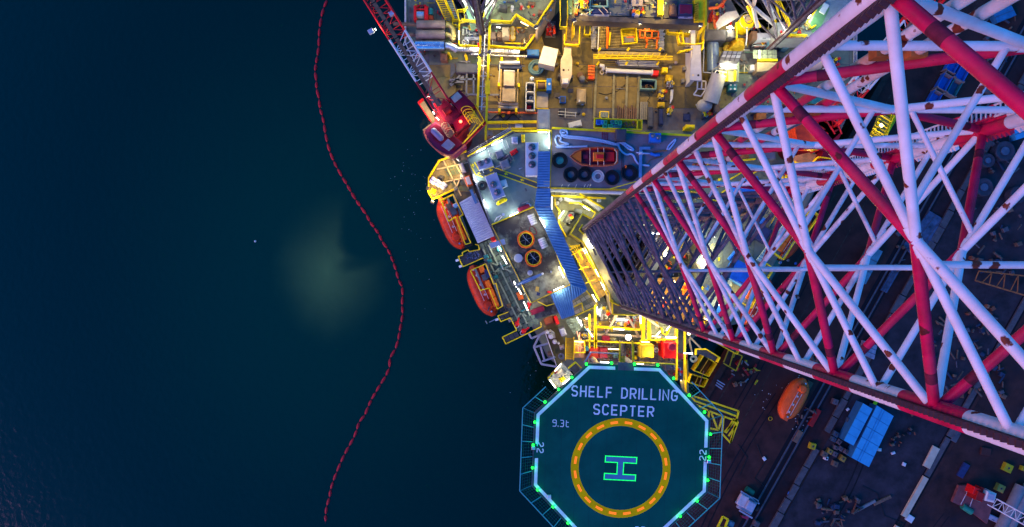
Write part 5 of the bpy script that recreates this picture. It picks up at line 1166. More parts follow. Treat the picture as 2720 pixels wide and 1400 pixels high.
# compartment basket, cover box, coil, yellow reel machine
t = thing('cargo_basket', 'white three-compartment basket with brown goods on the tan deck', 'basket', P(1408,258,MD))
for y0,y1 in ((223,247),(247,271),(271,295)):
    part('compartment', MB().pb(1400,y0+2,1418,y1-2,MD,MD+.3), dgrey, t)
for a,b in (((1397,223),(1421,224)),((1397,247),(1421,248)),((1397,271),(1421,272)),((1397,295),(1420,296)),((1398,223),(1397,296)),((1420,223),(1419,296))): part('frame', MB().beam(P(*a,MD+.9),P(*b,MD+.9),.16,1.6), wht, t)
for x,y,r,m,lab in ((1406,233,6,brownp,'brown goods in the top compartment of the white basket'),(1411,261,5.5,wht,'white ring in the middle compartment of the white basket'),(1406,284,5,red,'red striped rolls in the lowest compartment of the white basket')):
    p = P(x,y,MD+.3); solo('goods', MB().torus(p,S(r,MD)*.7,.13,MD+.5,14,6) if m is wht else MB().pb(x-r,y-r*.8,x+r,y+r*.8,MD+.3,MD+.8,10), m, lab, 'goods')
solo('cover_box', MB().pp([(1444,122),(1483,131),(1473,177),(1430,167)], MD, MD+2.6), wht, 'tilted white box container beside the dark recess', 'container')
solo('recess', MB().pp([(1436,90),(1492,20),(1494,150),(1484,131),(1446,121)], MD-.02, MD+.03), M('recess_dark',(.02,.018,.018),.9), 'dark recess floor between the jacking frame and the cantilever', 'recess')
t = machine('red_manifold', 1448,56,1476,100, MD+.05, 0, [red,M('dark_red',(.25,.01,.01),.5),black], 9, 'red pipe manifold in the dark recess', 'manifold'); part('elbow', MB().path([P(1453,60,MD+1),P(1462,68,MD+1.2),P(1463,85,MD+1)],.22,8), ored, t, True); part('elbow', MB().path([P(1472,68,MD+1),P(1473,90,MD+1.1)],.22,8), ored, t, True)
coil(1424,181,19,9,.12,MD,M('blue_grey_hose',(.07,.15,.20),.45),'thick blue-grey hose coil beside the tilted white box')
crate('blue_locker', 1400,131,1432,147, MD, 1.4, 2, blue, 'dull blue locker above the blue-grey hose coil', 'locker')
p = P(1413,214,MD); solo('steel_pot', MB().lathe(p,[(.45,MD),(.45,MD+.7),(.3,MD+.9),(.3,MD+1.2),(0,MD+1.22)],16), steel, 'shiny steel pot above the white basket', 'pot', smooth=True)
t = thing('hose_reel', 'yellow hose reel frame with a blue side panel', 'hose reel', P(1440,228,MD)); part('drum', MB().tube(P(1427,228,MD+1.1),P(1449,228,MD+1.1),.5,16), brownp, t, True); part('flange', MB().tube(P(1426,228,MD+1.1),P(1427.5,228,MD+1.1),.68,18), yel, t, True); part('flange', MB().tube(P(1449,228,MD+1.1),P(1450.5,228,MD+1.1),.68,18), yel, t, True); part('panel', MB().pb(1452,208,1465,240,MD,MD+1.9), blue, t); part('frame', MB().beam(P(1424,240,MD+.3),P(1452,240,MD+.3),.2,.4).beam(P(1424,216,MD+.3),P(1452,216,MD+.3),.2,.4), yel, t); part('mark', MB().pb(1456,220,1462,226,MD+1.9,MD+1.92), wht, t)
t = thing('drip_plate', 'tan drip plate with yellow edges below the hose reel', 'plate', P(1440,265,MD)); part('plate', MB().pb(1425,243,1456,286,MD,MD+.25,2), cream, t)
for a,b in (((1423,242),(1423,288)),((1424,288),(1457,290)),((1420,290),(1421,296))): part('edge', MB().beam(P(*a,MD+.3),P(*b,MD+.3),.14,.2), yel, t)
# flood towers for the tan deck
TOW = thing('flood_mast', 'slim floodlight mast at the corner of the drill floor', 'floodlight mast', P(1508,52,MD))
part('mast', MB().tube(P(1508,52,MD)-V((0,0,0)),V((*P(1508,52,MD).xy,26)),.14,8), yel, TOW)

# small fixed fittings over the deck plating
rr = random.Random(99)
keep = [((1320,150),(1475,300)),((1495,120),(1525,225)),((1570,60),(1770,205)),((1330,180),(1385,295))]
for k in range(210):
    x, y = (rr.uniform(1290,1900), rr.uniform(140,318)) if k < 120 else ((rr.uniform(1120,1270), rr.uniform(140,320)) if k < 150 else (rr.uniform(1900,2260), rr.uniform(110,340)))
    if k >= 120 and k < 150 and x < 1100 + (y-120)*.42 + 40: continue
    if any(a[0] < x < b[0] and a[1] < y < b[1] for a, b in keep): continue
    kind = rr.random(); z = MD+.02
    if kind < .3: part('pad_eye', MB().pb(x-2.2, y-1.6, x+2.2, y+1.6, MD, z+rr.uniform(.08,.25), rr.uniform(0,90), .03), rr.choice((dgrey, brownp, steel)), HULL)
    elif kind < .5:
        p = P(x,y,z); part('vent_head', MB().lathe(p,[(.16,MD),(.16,z+.35),(.28,z+.4),(.2,z+.55),(0,z+.58)],10), rr.choice((grey, yeld, wht, cream)), HULL, True)
    elif kind < .75:
        l = rr.uniform(8,30); a = rr.choice((2,2,92)); dx, dy = l*math.cos(R(a)), l*math.sin(R(a)); part('pipe_run', MB().tube(P(x,y,z+.12),P(x+dx,y+dy,z+.12),rr.uniform(.04,.10),6), rr.choice((brownp, grey, yeld, steel, M('post_brown'))), HULL, True)
    elif kind < .9:
        q = [(x,y)]
        for j in range(5): q.append((q[-1][0]+rr.uniform(-9,9), q[-1][1]+rr.uniform(-6,6)))
        part('loose_cable', MB().path([P(a,b,z+.04) for a,b in q], rr.uniform(.025,.045), 5), black, HULL, True)
    else: part('deck_cover', MB().pb(x-rr.uniform(4,9), y-rr.uniform(3,7), x+rr.uniform(4,9), y+rr.uniform(3,7), MD, z+.05, 2, .02), rr.choice((M('cover_olive',(.12,.10,.05),.7), dgrey, tan2)), HULL)
# ---------------------------------------------------------------- drill floor and pipe deck
DZ = MD+8
DF = thing('drill_floor', 'cantilever drill floor with dark front beam and yellow walkway at the top of the photo', 'drill floor', P(1690,10,MD))
part('floor', MB().pp([(1508,-80),(1880,-80),(1876,56),(1512,42)], DZ-.4, DZ), M('floor_olive',(.13,.13,.09),.65,var=.2,stain=(.09,.09,.07),samt=.6), DF)
part('front_beam', MB().pp([(1511,40),(1873,54),(1873,68),(1511,53)], DZ-1.5, DZ+.6), M('beam_dark',(.075,.065,.05),.6,var=.3,stain=(.16,.11,.06),samt=.5), DF)
part('walkway', MB().pp([(1523,53),(1872,66),(1872,72),(1523,60)], DZ-1, DZ-.8), yeld, DF)
part('guard_rail', rails([(1523,54),(1872,67)], DZ-.8, r=.09, post=2.2), yel, DF)
part('guard_rail', rails([(1523,61),(1872,73)], DZ-.9, r=.06, post=2.2), yel, DF)
part('side_wall', MB().pp([(1843,-80),(1876,-80),(1874,56),(1846,56)], DZ-.2, DZ+1.3), yel, DF)
mb = MB()
for k in range(8): mb.pp([(1856,4+k*6),(1846,9+k*6),(1845,12+k*6),(1857,8+k*6)], DZ+1.3, DZ+1.75)
part('finger_rack', mb, yeld, DF)
part('side_rail', MB().pp([(1873,-80),(1879,-80),(1877,68),(1872,68)], DZ-2, DZ+1.6), yel, DF)
part('guard_rail', rails([(1486,-60),(1488,60),(1486,78),(1502,79)], DZ-1, r=.07), yel, DF); part('guard_rail', rails([(1506,-60),(1507,56)], DZ, r=.06), yel, DF)
for q,m,h in (([(1509,-20),(1520,-20),(1520,38),(1509,38)],M('df_green',(.12,.22,.10),.6),.25),([(1524,-20),(1538,-20),(1536,20),(1526,38)],M('df_teal',(.10,.2,.17),.5),.5),([(1572,-5),(1614,-5),(1614,18),(1573,18)],grey,.4),([(1568,22),(1615,24),(1615,36),(1568,35)],navy,.5),([(1538,36),(1618,38),(1618,44),(1538,42)],lav,.3),([(1618,-20),(1671,-20),(1672,42),(1618,42)],M('df_grey',(.15,.16,.12),.6,var=.15,stain=(.14,.14,.1),samt=.5),.3),([(1714,2),(1746,2),(1746,46),(1714,46)],M('df_grey'),.3),([(1676,-20),(1709,-20),(1707,16),(1678,16)],cream,.7),([(1763,2),(1800,2),(1800,46),(1762,48)],dgrey,.3)): part('floor_panel', MB().pp(q, DZ-.1, DZ+h), m, DF)
part('mud_pit', MB().pp([(1575,0),(1611,0),(1611,14),(1575,14)], DZ+.35, DZ+.42), black, DF); part('pit_coaming', MB().beam(P(1571,17,DZ+.6),P(1616,18,DZ+.6),.2,.3).beam(P(1613,-5,DZ+.6),P(1614,18,DZ+.6),.25,.3), M('pale_green'), DF)
part('green_post', MB().beam(P(1568,-5,DZ+.6),P(1566,40,DZ+.6),.2,.4), M('pale_green'), DF); part('yellow_post', MB().beam(P(1754,-20,DZ+1),P(1753,42,DZ+1),.75,.8), yel, DF)
machine('yellow_pump', 1542,-6,1566,24, DZ+.1, 0, [yel,yel,brownp], 21, 'yellow pump at the back of the drill floor', 'pump'); machine('pump_unit', 1676,22,1713,46, DZ+.1, 2, [orange,blue,yel,brownp,cream], 33, 'colourful pump unit beside the dark front beam', 'pump', 1.1)
crate('brown_tank', 1779,12,1799,40, DZ+.1, .8, 0, brownp, 'brown tank on the drill floor', 'tank'); crate('navy_shed', 1804,10,1840,38, DZ+.1, 1.6, 1, navy, 'navy shed with maroon top at the right of the drill floor', 'shed', lidm=maroon); crate('grey_bench', 1803,40,1841,48, DZ+.1, .7, 1, lav, 'low lavender bench in front of the navy shed', 'bench')
crate('orange_wedge', 1527,22,1536,38, DZ+.1, 1, 12, orange, 'orange wedge block at the left of the drill floor', 'block')
for x,y,lab in ((1552,45,'left'),(1590,50,'second'),(1631,53,'third')): pass
# stairs down to the pipe deck
stair([(1506,58),(1520,58),(1519,112),(1503,110)], 12, MD+1.5, DZ-.6, M('tread_brown',(.16,.10,.05),.7), 'brown-treaded stair at the left end of the drill floor walkway')
part('guard_rail', rails([(1499,98),(1498,124),(1538,125),(1540,99)], MD+3, r=.08), yel, DF); part('landing', MB().pp([(1500,108),(1538,108),(1538,122),(1500,121)], MD+2.8, MD+3), brownp, DF)
part('guard_rail', rails([(1524,62),(1523,100)], MD+4, r=.07), yel, DF); part('guard_rail', rails([(1539,62),(1537,122)], MD+4, r=.07), yel, DF)
stair([(1858,69),(1869,70),(1863,120),(1851,120)], 12, MD+1.5, DZ-.6, M('tread_dark',(.10,.10,.11),.6), 'dark-treaded stair at the right end of the drill floor walkway')
part('guard_rail', rails([(1800,121),(1838,124),(1862,121)], MD+3, r=.07), yel, DF); part('guard_rail', rails([(1798,143),(1840,135),(1862,138),(1865,112)], MD+3, r=.07), yel, DF); part('landing', MB().pp([(1815,126),(1862,122),(1860,138),(1816,140)], MD+2.7, MD+2.9), dgrey, DF)
part('guard_rail', rails([(1771,70),(1771,93),(1806,95),(1807,70)], MD+4, r=.08), yel, DF); part('landing', MB().pp([(1773,72),(1806,73),(1806,88),(1773,88)], MD+3.7, MD+4), M('landing_tan',(.35,.3,.12),.6), DF)
part('guard_rail', rails([(1794,90),(1801,122)], MD+3, r=.1), yel, DF); part('guard_rail', rails([(1808,92),(1812,122)], MD+3, r=.08), yel, DF); part('yellow_bench', MB().pb(1815,86,1839,92,MD+2,MD+3.2,3), yel, DF)
part('guard_rail', rails([(1553,62),(1550,98),(1565,99),(1567,63)], MD+2, r=.08), yel, DF); part('guard_rail', rails([(1575,62),(1573,92)], MD+2, r=.06), cream, DF)
# cantilever beam ends
t = thing('skid_beam', 'cream tapered cantilever beam end below the left stair', 'cantilever beam', P(1506,175,MD)); part('beam', MB().pp([(1499,124),(1518,125),(1517,145),(1520,157),(1519,199),(1515,210),(1507,221),(1494,219),(1490,200),(1490,157),(1498,142)], MD, MD+3.2), cream, t)
for x,y,r in ((1497,186,3.2),(1510,186,2)): part('pin_hole', MB().cyl(P(x,y,MD+3.2),S(r,MD+3),MD+3.1,MD+3.215,12), black, t)
for x,y in ((1487,200),(1519,203)): part('lug', MB().pb(x-4,y-4,x+4,y+4,MD,MD+2.4,20), dgrey, t)
part('claw', MB().pb(1494,208,1510,222,MD+3.0,MD+3.4,0,.1), wht, t)
t = thing('skid_beam', 'lavender cantilever beam end with a white side right of the pipe rack', 'cantilever beam', P(1850,180,MD)); part('beam', MB().pp([(1841,120),(1861,120),(1862,160),(1864,214),(1833,213),(1835,160),(1840,145)], MD+3.8, MD+4.2), lav, t); part('web', MB().pp([(1836,75),(1847,75),(1846,213),(1835,213)], MD, MD+3.75), wht, t)
for x,y,m in ((1855,200,black),(1841,200,cream)): part('pin_hole', MB().cyl(P(x,y,MD+4.2),.17,MD+4.1,MD+4.215,12), m, t)
for x,y in ((1819,181),(1815,214)):
    part('lug', MB().pb(x-4,y-5,x+4,y+5,MD,MD+.8), grey, t)
# pipe rack
PR = thing('pipe_rack', 'pipe rack of parallel brown drill pipes under yellow and orange frames', 'pipe rack', P(1670,98,MD)); part('bed', MB().pp([(1574,60),(1766,66),(1764,134),(1573,130)], MD, MD+.7), M('rack_bed',(.02,.016,.01),.9), PR)
for x in (1590,1625,1720,1752): part('dunnage', MB().beam(P(x,62,MD+.75),P(x-1,132,MD+.75),.2,.12), brownp, PR)
pz = MD+1.0; pm = M('pipe_brown',(.34,.27,.10),.45,metal=.3,var=.35,stain=(.12,.08,.04),samt=.5); pm0 = None; ptool = M('tool_joint',(.45,.43,.36),.4,metal=.5,var=.2)
for i in range(17):
    y = 63+i*4.1; rr = random.Random(i); x0 = 1578+rr.uniform(-3,3); x1 = 1758+rr.uniform(-4,4); k = .021
    if pm0 is None:
        a, b = P(x0,y,pz), P(x1,y+5.5,pz); m_ = (a+b)/2
        pm0 = thing('drill_pipe', 'long brown drill pipe lying in the pipe rack', 'drill pipe', (m_.x,m_.y,pz-.09), 'drill pipes lying in the pipe rack')
        part('tube', MB().tube(a,b,.078,8), pm, pm0, True); u = (b-a).normalized()
        for q in (a, b): part('tool_joint', MB().tube(q-u*.45,q+u*.35,.105,8), ptool, pm0, True)
    else: q = P((x0+x1)/2,y+2.7,pz); dup(pm0,(q.x,q.y,pz-.09))
part('side_beam', MB().beam(P(1576,131,MD+.9),P(1766,137,MD+.9),.3,.9), dgrey, PR); part('stanchion', MB().beam(P(1591,60,MD+1.5),P(1588,132,MD+1.5),.15,.2), wht, PR)
t = thing('orange_beam', 'upright orange beam laid across the left of the drill pipes', 'beam', P(1614,96,pz)); part('beam', MB().beam(P(1615,64,pz+.4),P(1612,129,pz+.4),.28,.3), orange, t)
solo('plank', MB().beam(P(1621,86,pz+.3),P(1618,121,pz+.3),.26,.12), yel, 'short yellow plank beside the upright orange beam', 'plank')
t = thing('slat_basket', 'yellow slatted basket with a grey mat on the drill pipes', 'basket', P(1671,97,pz))
for a,b in (((1650,79),(1688,76)),((1654,118),(1693,114)),((1650,79),(1654,118)),((1689,76),(1692,114))): part('frame', MB().beam(P(*a,pz+.9),P(*b,pz+.9),.16,.5), yel, t)
for k in range(8): y = 82+k*4; part('slat', MB().beam(P(1651+k*.4,y,pz+.6),P(1689+k*.4,y-3,pz+.6),.13,.08), yel, t)
part('mat', MB().pb(1658,96,1684,112,pz+.62,pz+.8,-4), grey, t); part('strip', MB().pb(1664,97,1685,100,pz+.8,pz+.86,-4), orange, t)
t = thing('tube_rack', 'orange tubular frame resting on the right end of the drill pipes', 'frame', P(1725,95,pz))
for a,b in (((1699,81),(1749,84)),((1698,100),(1752,103)),((1700,81),(1699,101)),((1714,82),(1713,102)),((1732,83),(1731,103)),((1749,84),(1748,103)),((1656,69),(1712,73)),((1711,72),(1714,82)),((1726,70),(1724,82)),((1716,103),(1720,120)),((1720,104),(1716,128)),((1745,100),(1744,130))): part('bar', MB().beam(P(*a,pz+.5),P(*b,pz+.5),.18,.18), orange, t)
for k in range(7): part('stud', MB().cyl(P(1730+k%3*9,76+k*8,pz),.12,pz,pz+.5,8), steel, t)
# scaffold catwalk
t = thing('catwalk', 'long tan catwalk with yellow lattice rail below the pipe rack', 'catwalk', P(1680,148,MD))
for k in range(6): part('plank', MB().pp([(1588+k*28,135.5+k*.6),(1615.4+k*28,136+k*.6),(1614.6+k*28,144.5+k*.6),(1587+k*28,144+k*.6)], MD+1.5, MD+1.7), M('plank_tan',(.30,.24,.10),.7,var=.25), t)
for dy in (0,5,9): part('rail', MB().beam(P(1576,146+dy,MD+2),P(1787,150+dy,MD+2),.12,.12), yel, t)
for k in range(11): x = 1582+k*18; part('brace', MB().tube(P(x,156,MD+2),P(x+10,142,MD+2.1),.055,5), yel, t)
for x in (1590,1667,1752): part('knob', MB().beam(P(x,134,MD+2),P(x+4,128,MD+2.4),.3,.3), yel, t)
for x in (1586,1662,1745): part('knob', MB().beam(P(x,172,MD+1),P(x+5,164,MD+1.4),.3,.3), yel, t)
for i,(y,x0,lab) in enumerate(((161,1640,'upper silver pipe of the bundle below the catwalk'),(165,1635,'second silver pipe of the bundle below the catwalk'),(169,1638,'third silver pipe of the bundle below the catwalk'),(173,1642,'lowest silver pipe of the bundle below the catwalk'))): pipe_h(x0,y,1750,y+3.5,.11,MD+.7,M('pipe_silver',(.33,.33,.33),.4,metal=.5),'casing_pipe',lab,group='silver pipes below the catwalk')
for y,lab in ((159,'upper'),(177,'lower')): pipe_h(1592 if y<170 else 1605,y,1754,y+4,.09,MD+.5,dgrey,'casing_pipe','thin dark pipe along the %s side of the silver pipe bundle' % lab)
t = thing('riser_joint', 'cream riser joint with a red end below the silver pipes', 'riser', P(1680,190,MD)); part('barrel', MB().tube(P(1610,187,MD+.7),P(1733,193,MD+.7),.34,16), wht, t, True)
for x,y in ((1610,187),(1732,193)): part('flange', MB().tube(P(x-1,y,MD+.7),P(x+1.5,y,MD+.7),.52,16), wht, t, True)
part('end_box', MB().pb(1734,187,1750,200,MD,MD+1.1,2,.06), red, t)
solo('elbow', MB().path([P(1594,174,MD+1),P(1602,175,MD+1.1),P(1603,184,MD+.6)],.3,10), wht, 'white pipe elbow left of the cream riser joint', 'elbow', smooth=True); solo('ring', MB().torus(P(1599,193,MD),.3,.12,MD+.15,16,6), cream, 'small cream ring under the white elbow', 'ring', smooth=True)
# skid rails and deck goods in the pipe bay
for i,(x0,x1,lab) in enumerate(((1585,1578,'leftmost skid rail down the tan deck'),(1631,1628,'second skid rail from the left under the riser joint'),(1666,1662,'skid rail running to the middle of the yellow trough'),(1698,1692,'rightmost skid rail beside the teal-rimmed basket'))):
    solo('skid_rail', MB().beam(P(x0,196 if i else 170,MD+.13),P(x1,316,MD+.13),.35,.22), M('rail_olive',(.20,.18,.10),.6,var=.2), lab, 'skid rail')
    for k in range(4): solo('deck_pad', MB().pb(x0-6,205+k*30,x0-2,210+k*30,MD,MD+.12), dgrey, 'small dark pad eye welded beside a skid rail', 'pad eye', 'pad eyes along the skid rails')
t = thing('open_basket', 'teal-rimmed open basket with scrap inside', 'basket', P(1720,226,MD)); part('floor', MB().pb(1703,215,1740,237,MD,MD+.1,1), black, t)
for a,b in (((1701,213),(1741,215)),((1701,238),(1741,239)),((1701,213),(1701,238)),((1741,215),(1741,239))): part('side', MB().beam(P(*a,MD+.6),P(*b,MD+.6),.18,1.1), M('teal_rim',(.12,.22,.20),.5), t)
mb = MB(); rr = random.Random(8)
for k in range(10): x,y = rr.uniform(1714,1734),rr.uniform(224,233); mb.beam(P(x,y,MD+.2),P(x+rr.uniform(-6,6),y+rr.uniform(-3,3),MD+.4),.14,.1)
solo('scrap', mb, brownp, 'brown scrap inside the teal-rimmed basket', 'scrap')
for i in range(9):
    x = 1642+i*6; solo('dark_pipe', MB().tube(P(x,280+i%3*4,MD+.2),P(x-1,319,MD+.2),.14,8), brownp, 'dark brown pipe stub standing in a row above the yellow trough', 'pipe', 'dark pipe stubs above the yellow trough', True)
for i in range(4): solo('pipe_bundle', MB().tube(P(1703+i*5,271,MD+.3),P(1702+i*5,318,MD+.3),.17,8), M('pipe_grey_olive',(.20,.18,.13),.5), 'grey pipe in the bundle left of the dark tray', 'pipe', 'grey pipes beside the dark tray', True)
crate('dark_tray',1721,284,1735,338,MD,.8,0,dgrey,'long dark tray at the right of the grey pipes','tray'); crate('grid_bin',1593,295,1618,314,MD,.9,2,yel,'yellow-rimmed grid bin on the tan deck','bin',lidm=M('grid_grey',(.2,.22,.17),.7,var=.5,scale=9))
crate('blue_bin',1487,255,1503,273,MD,.8,2,blue,'small blue bin with dark lid on the open tan deck','bin',lidm=dgrey); crate('dark_hatch',1485,290,1504,308,MD,.15,2,black,'dark deck hatch below the small blue bin','hatch',lidm=dgrey); crate('dark_hatch',1471,246,1487,260,MD,.08,2,M('hatch_olive',(.12,.10,.07),.7),'faint dark deck plate left of the small blue bin','hatch')
solo('pipe_guard', MB().tube(P(1482,296,MD+.4),P(1532,300,MD+.4),.05,5).tube(P(1482,304,MD+.4),P(1530,308,MD+.4),.05,5).tube(P(1502,288,MD+.4),P(1501,312,MD+.4),.05,5), wht, 'thin white pipe frame around the dark deck hatch', 'frame')
t = thing('tan_tank','tan horizontal tank with a valve head on the deck','tank',P(1546,252,MD)); part('shell', MB().pb(1533,234,1557,274,MD,MD+1.4,1,.3), M('tank_sand',(.36,.27,.14),.5,stain=(.18,.12,.06),samt=.5), t); p=P(1545,213,MD); part('valve_head', MB().lathe(p,[(.48,MD),(.48,MD+1),(.3,MD+1.2),(0,MD+1.25)],16), grey, t, True); p=P(1546,277,MD); part('end_drum', MB().lathe(p,[(.3,MD),(.3,MD+.8),(0,MD+.82)],14), steel, t, True); part('hose', MB().path([P(1551,205,MD+1),P(1558,212,MD+.8),P(1555,222,MD+.4)],.06,6), black, t, True); part('note', MB().pb(1537,265,1541,271,MD+1.4,MD+1.43), wht, t)
p=P(1541,202,MD); solo('brown_pot', MB().lathe(p,[(.55,MD),(.55,MD+.5),(0,MD+.6)],16), brownp, 'dark brown pot above the tan tank', 'pot', smooth=True)
t = thing('orange_rack','tall orange rack left of the white elbow','rack',P(1570,190,MD)); part('bed', MB().pb(1562,172,1580,211,MD,MD+.9,2), M('orange_brown',(.45,.14,.03),.6), t)
for k in range(5): part('bar', MB().beam(P(1562,175+k*8,MD+1),P(1580,176+k*8,MD+1),.12,.15), orange, t)
part('box', MB().pb(1564,202,1576,210,MD+.9,MD+1.2), ored, t)
for x0,y0,x1,y1,m,an,h,lab in ((1759,179,1774,193,yel,2,1,'yellow box at the right of the red riser end'),(1769,199,1787,217,yeld,4,1,'ochre box below the yellow box'),(1748,271,1766,285,yeld,2,.8,'ochre low box right of the deck pipes'),(1751,288,1762,331,navy,1,.6,'long navy slab on the deck right of the dark tray'),(1815,302,1834,321,navy,1,.15,'dark square hatch cover on the right of the tan deck'),(1822,331,1846,341,yel,0,2.2,'yellow platform box at the storage deck corner'),(1510,322,1545,338,wht,-14,.6,'pale tarpaulin covered heap beside the trough'),(1600,18,1601,19,wht,0,.1,'')):
    if lab: crate('deck_crate',x0,y0,x1,y1,MD,h,an,m,lab,'box')
machine('valve_skid',1747,243,1767,266,MD,0,[brownp,M('ochre'),yeld],14,'brown valve skid on the right of the tan deck','valve skid'); machine('test_unit',1770,213,1788,234,MD,0,[grey,lav,brownp],15,'grey test unit below the ochre box','test unit')
solo('leaning_plate', MB().pp([(1782,238),(1789,238),(1787,262),(1780,276)], MD, MD+.5), wht, 'white leaning plate on the right of the tan deck', 'plate'); machine('yellow_tool',1772,285,1784,308,MD,0,[yel,dgrey,yeld],16,'yellow hand tool rack beside the navy slab','tool')
for k,(pts) in enumerate(([(1590,247),(1610,252),(1640,242),(1668,218)],[(1722,248),(1727,258),(1720,268),(1726,274)],[(1430,262),(1436,250),(1450,262)])): solo('deck_cable', MB().path([P(x,y,MD+.06) for x,y in pts],.045,5), black, ('thin black cable snaking between the skid rails','short black cable coiled below the teal-rimmed basket','short black cable lying on the drip plate')[k], 'cable', smooth=True)
# floodlights
flood(1525,56,DZ+2.2,(1560,230,MD),2600,WARM,DF,125); flood(1700,62,DZ+2.2,(1660,240,MD),2600,WARM,DF,125); flood(1860,68,DZ+2.2,(1790,250,MD),2200,WARM,DF,120)
flood(1518,-8,DZ+3.5,(1600,30,DZ),1500,WARM,DF,130); flood(1780,-8,DZ+4,(1700,40,DZ),1600,WARM,DF,140)
flood(1302,140,GZ+1.2,(1390,230,MD),1900,WARM,HULL,130); flood(1276,150,GZ+1.2,(1230,230,MD),1000,WARM,HULL,130); flood(1424,74,MD+8.5,(1480,220,MD),2200,WARM,JF,120)
lamp((1590,62,1625,63.5), MD+3, DF, LAMPY); lamp((1700,66,1740,67.5), MD+3, DF, LAMPY); lamp((1820,72,1845,73), MD+3, DF)
# ---------------------------------------------------------------- bow: jacking frame round the tall leg, machinery behind the helideck
JZ = 20.0
BJ = thing('jacking_frame', 'yellow-lit rusty jacking frame around the foot of the tall leg', 'jacking frame', P(1600,720,MD))
jcream = M('frame_cream', (.46,.40,.22), .6, var=.2, stain=(.28,.20,.10), samt=.7, scale=1.5)
part('frame_beam', MB().pp([(1545,622),(1560,618),(1572,624),(1652,802),(1641,812),(1616,777),(1548,642)], JZ-3, JZ), jcream, BJ)
part('leg_guide', MB().pp([(1546,570),(1577,588),(1560,606),(1545,600),(1537,612),(1549,624),(1544,641),(1514,622)], JZ-4, JZ+.5), M('guide_tan',(.20,.17,.10),.7,var=.3), BJ)
part('guard_rail', rails([(1580,590),(1571,583),(1546,570),(1514,622),(1544,641),(1549,646),(1617,779),(1619,800),(1645,812)], JZ+.5, r=.08), yel, BJ)
part('guard_rail', rails([(1549,623),(1537,612),(1546,598)], JZ+.5, r=.08), yel, BJ)
part('leg_guide', MB().pp([(1617,777),(1643,811),(1690,828),(1702,836),(1625,834),(1620,800)], JZ-4, JZ+.4), M('guide_tan'), BJ)
part('guard_rail', rails([(1624,796),(1625,834),(1685,836),(1702,830)], JZ+.4, r=.08), yel, BJ)
part('frame_beam', MB().pp([(1590,592),(1770,588),(1768,602),(1596,604)], JZ-6, JZ-3), jcream, BJ); part('frame_beam', MB().pp([(1668,812),(1786,612),(1800,618),(1684,822)], JZ-6, JZ-3), jcream, BJ)
# amber walkway between blue roof and frame
t = thing('amber_walkway', 'amber lit caged walkway between the blue roof and the leg frame', 'walkway', P(1565,720,MD))
panels('floor_panel', (1520,668),(1545,656),(1612,782),(1588,796), 2, 7, ZL, [M('amber_floor',(.34,.20,.05),.7,var=.3), M('amber_floor2',(.28,.17,.06),.7,var=.3)], t, gap=.05)
part('guard_rail', rails([(1513,655),(1531,652),(1548,662),(1612,783)], ZL+1.5, r=.07), yel, t); part('guard_rail', rails([(1519,668),(1590,797)], ZL+.5, r=.06), yel, t)
for a,b in (((1514,664),(1541,650)),((1518,678),(1546,662)),((1512,650),(1530,668)),((1530,650),(1548,690)),((1524,652),(1544,684)),((1538,716),(1562,708)),((1556,752),(1582,742))): part('strut', MB().tube(P(*a,ZL+2.2),P(*b,ZL+2.2),.07,6), yel, t)
for l in ((1547,659,1559,679),(1581,715,1590,737),(1595,748,1607,771),(1561,634,1575,660)): lamp(l, ZL+2.6 if l[0]!=1561 else JZ+1, t, LAMP)
light('walk_light','POINT',P(1555,700,ZL+3),260,WARM,t,.3)
light('walk_light','POINT',P(1600,742,JZ+1.5),260,YW,t,.3)
# deck beside the blue roof
t = thing('side_deck', 'yellow-green lit deck nook right of the blue walkway roof', 'deck', P(1520,590,MD))
part('floor', MB().pp([(1464,508),(1612,512),(1640,540),(1545,640),(1505,690),(1464,560)], ZL-1.3, ZL-1), M('nook_floor',(.22,.22,.13),.65,var=.2,stain=(.16,.15,.09),samt=.6), t)
panels('floor_panel', (1498,556),(1522,566),(1504,598),(1484,584), 2, 2, ZL-.9, M('nook_green',(.26,.31,.22),.6,var=.12), t, gap=.05)
part('guard_rail', rails([(1512,541),(1537,540),(1580,566),(1571,582)], ZL, r=.07), yel, t); part('guard_rail', rails([(1473,530),(1474,546),(1486,562),(1484,595),(1503,630)], ZL, r=.06), yel, t)
part('beam', MB().beam(P(1464,520,ZL+1),P(1610,527,ZL+1),.25,.3), yel, t); part('beam', MB().beam(P(1540,515,ZL+1),P(1604,553,ZL+1),.25,.3), yel, t)
part('side_panel', MB().pp([(1548,530),(1562,528),(1602,553),(1592,560)], ZL-.8, ZL+.3), wht, t)
for k in range(6): part('wall_strut', MB().tube(P(1473+k*14,508,ZL+1),P(1473+k*14,518,ZL),.05,5), dgrey, t)
for l in ((1484,580,1498,560),(1549,548,1567,559),(1505,509,1531,511)): lamp(l, ZL+1.8, t, LAMPC if l[0]==1505 else LAMP)
light('nook_light','POINT',P(1500,575,ZL+3),330,YW,t,.3)
machine('winch_unit', 1495,568,1530,590, ZL-.9, -58, [M('unit_grey',(.09,.10,.10),.6),dgrey], 51, 'dark grey winch unit in the yellow-green nook', 'winch', 1.6)
crate('winch_cover',1526,555,1547,566,ZL-.9,1.5,18,M('unit_grey'),'dark grey cover above the winch unit','cover'); crate('winch_cover',1494,600,1512,620,ZL-.9,1.3,30,M('unit_grey'),'lower dark grey cover by the nook rail','cover')
p=P(1480,541,ZL-1); solo('round_vent', MB().lathe(p,[(.3,ZL-1),(.3,ZL-.4),(0,ZL-.3)],14), wht, 'small white round vent in the nook corner', 'vent', smooth=True)
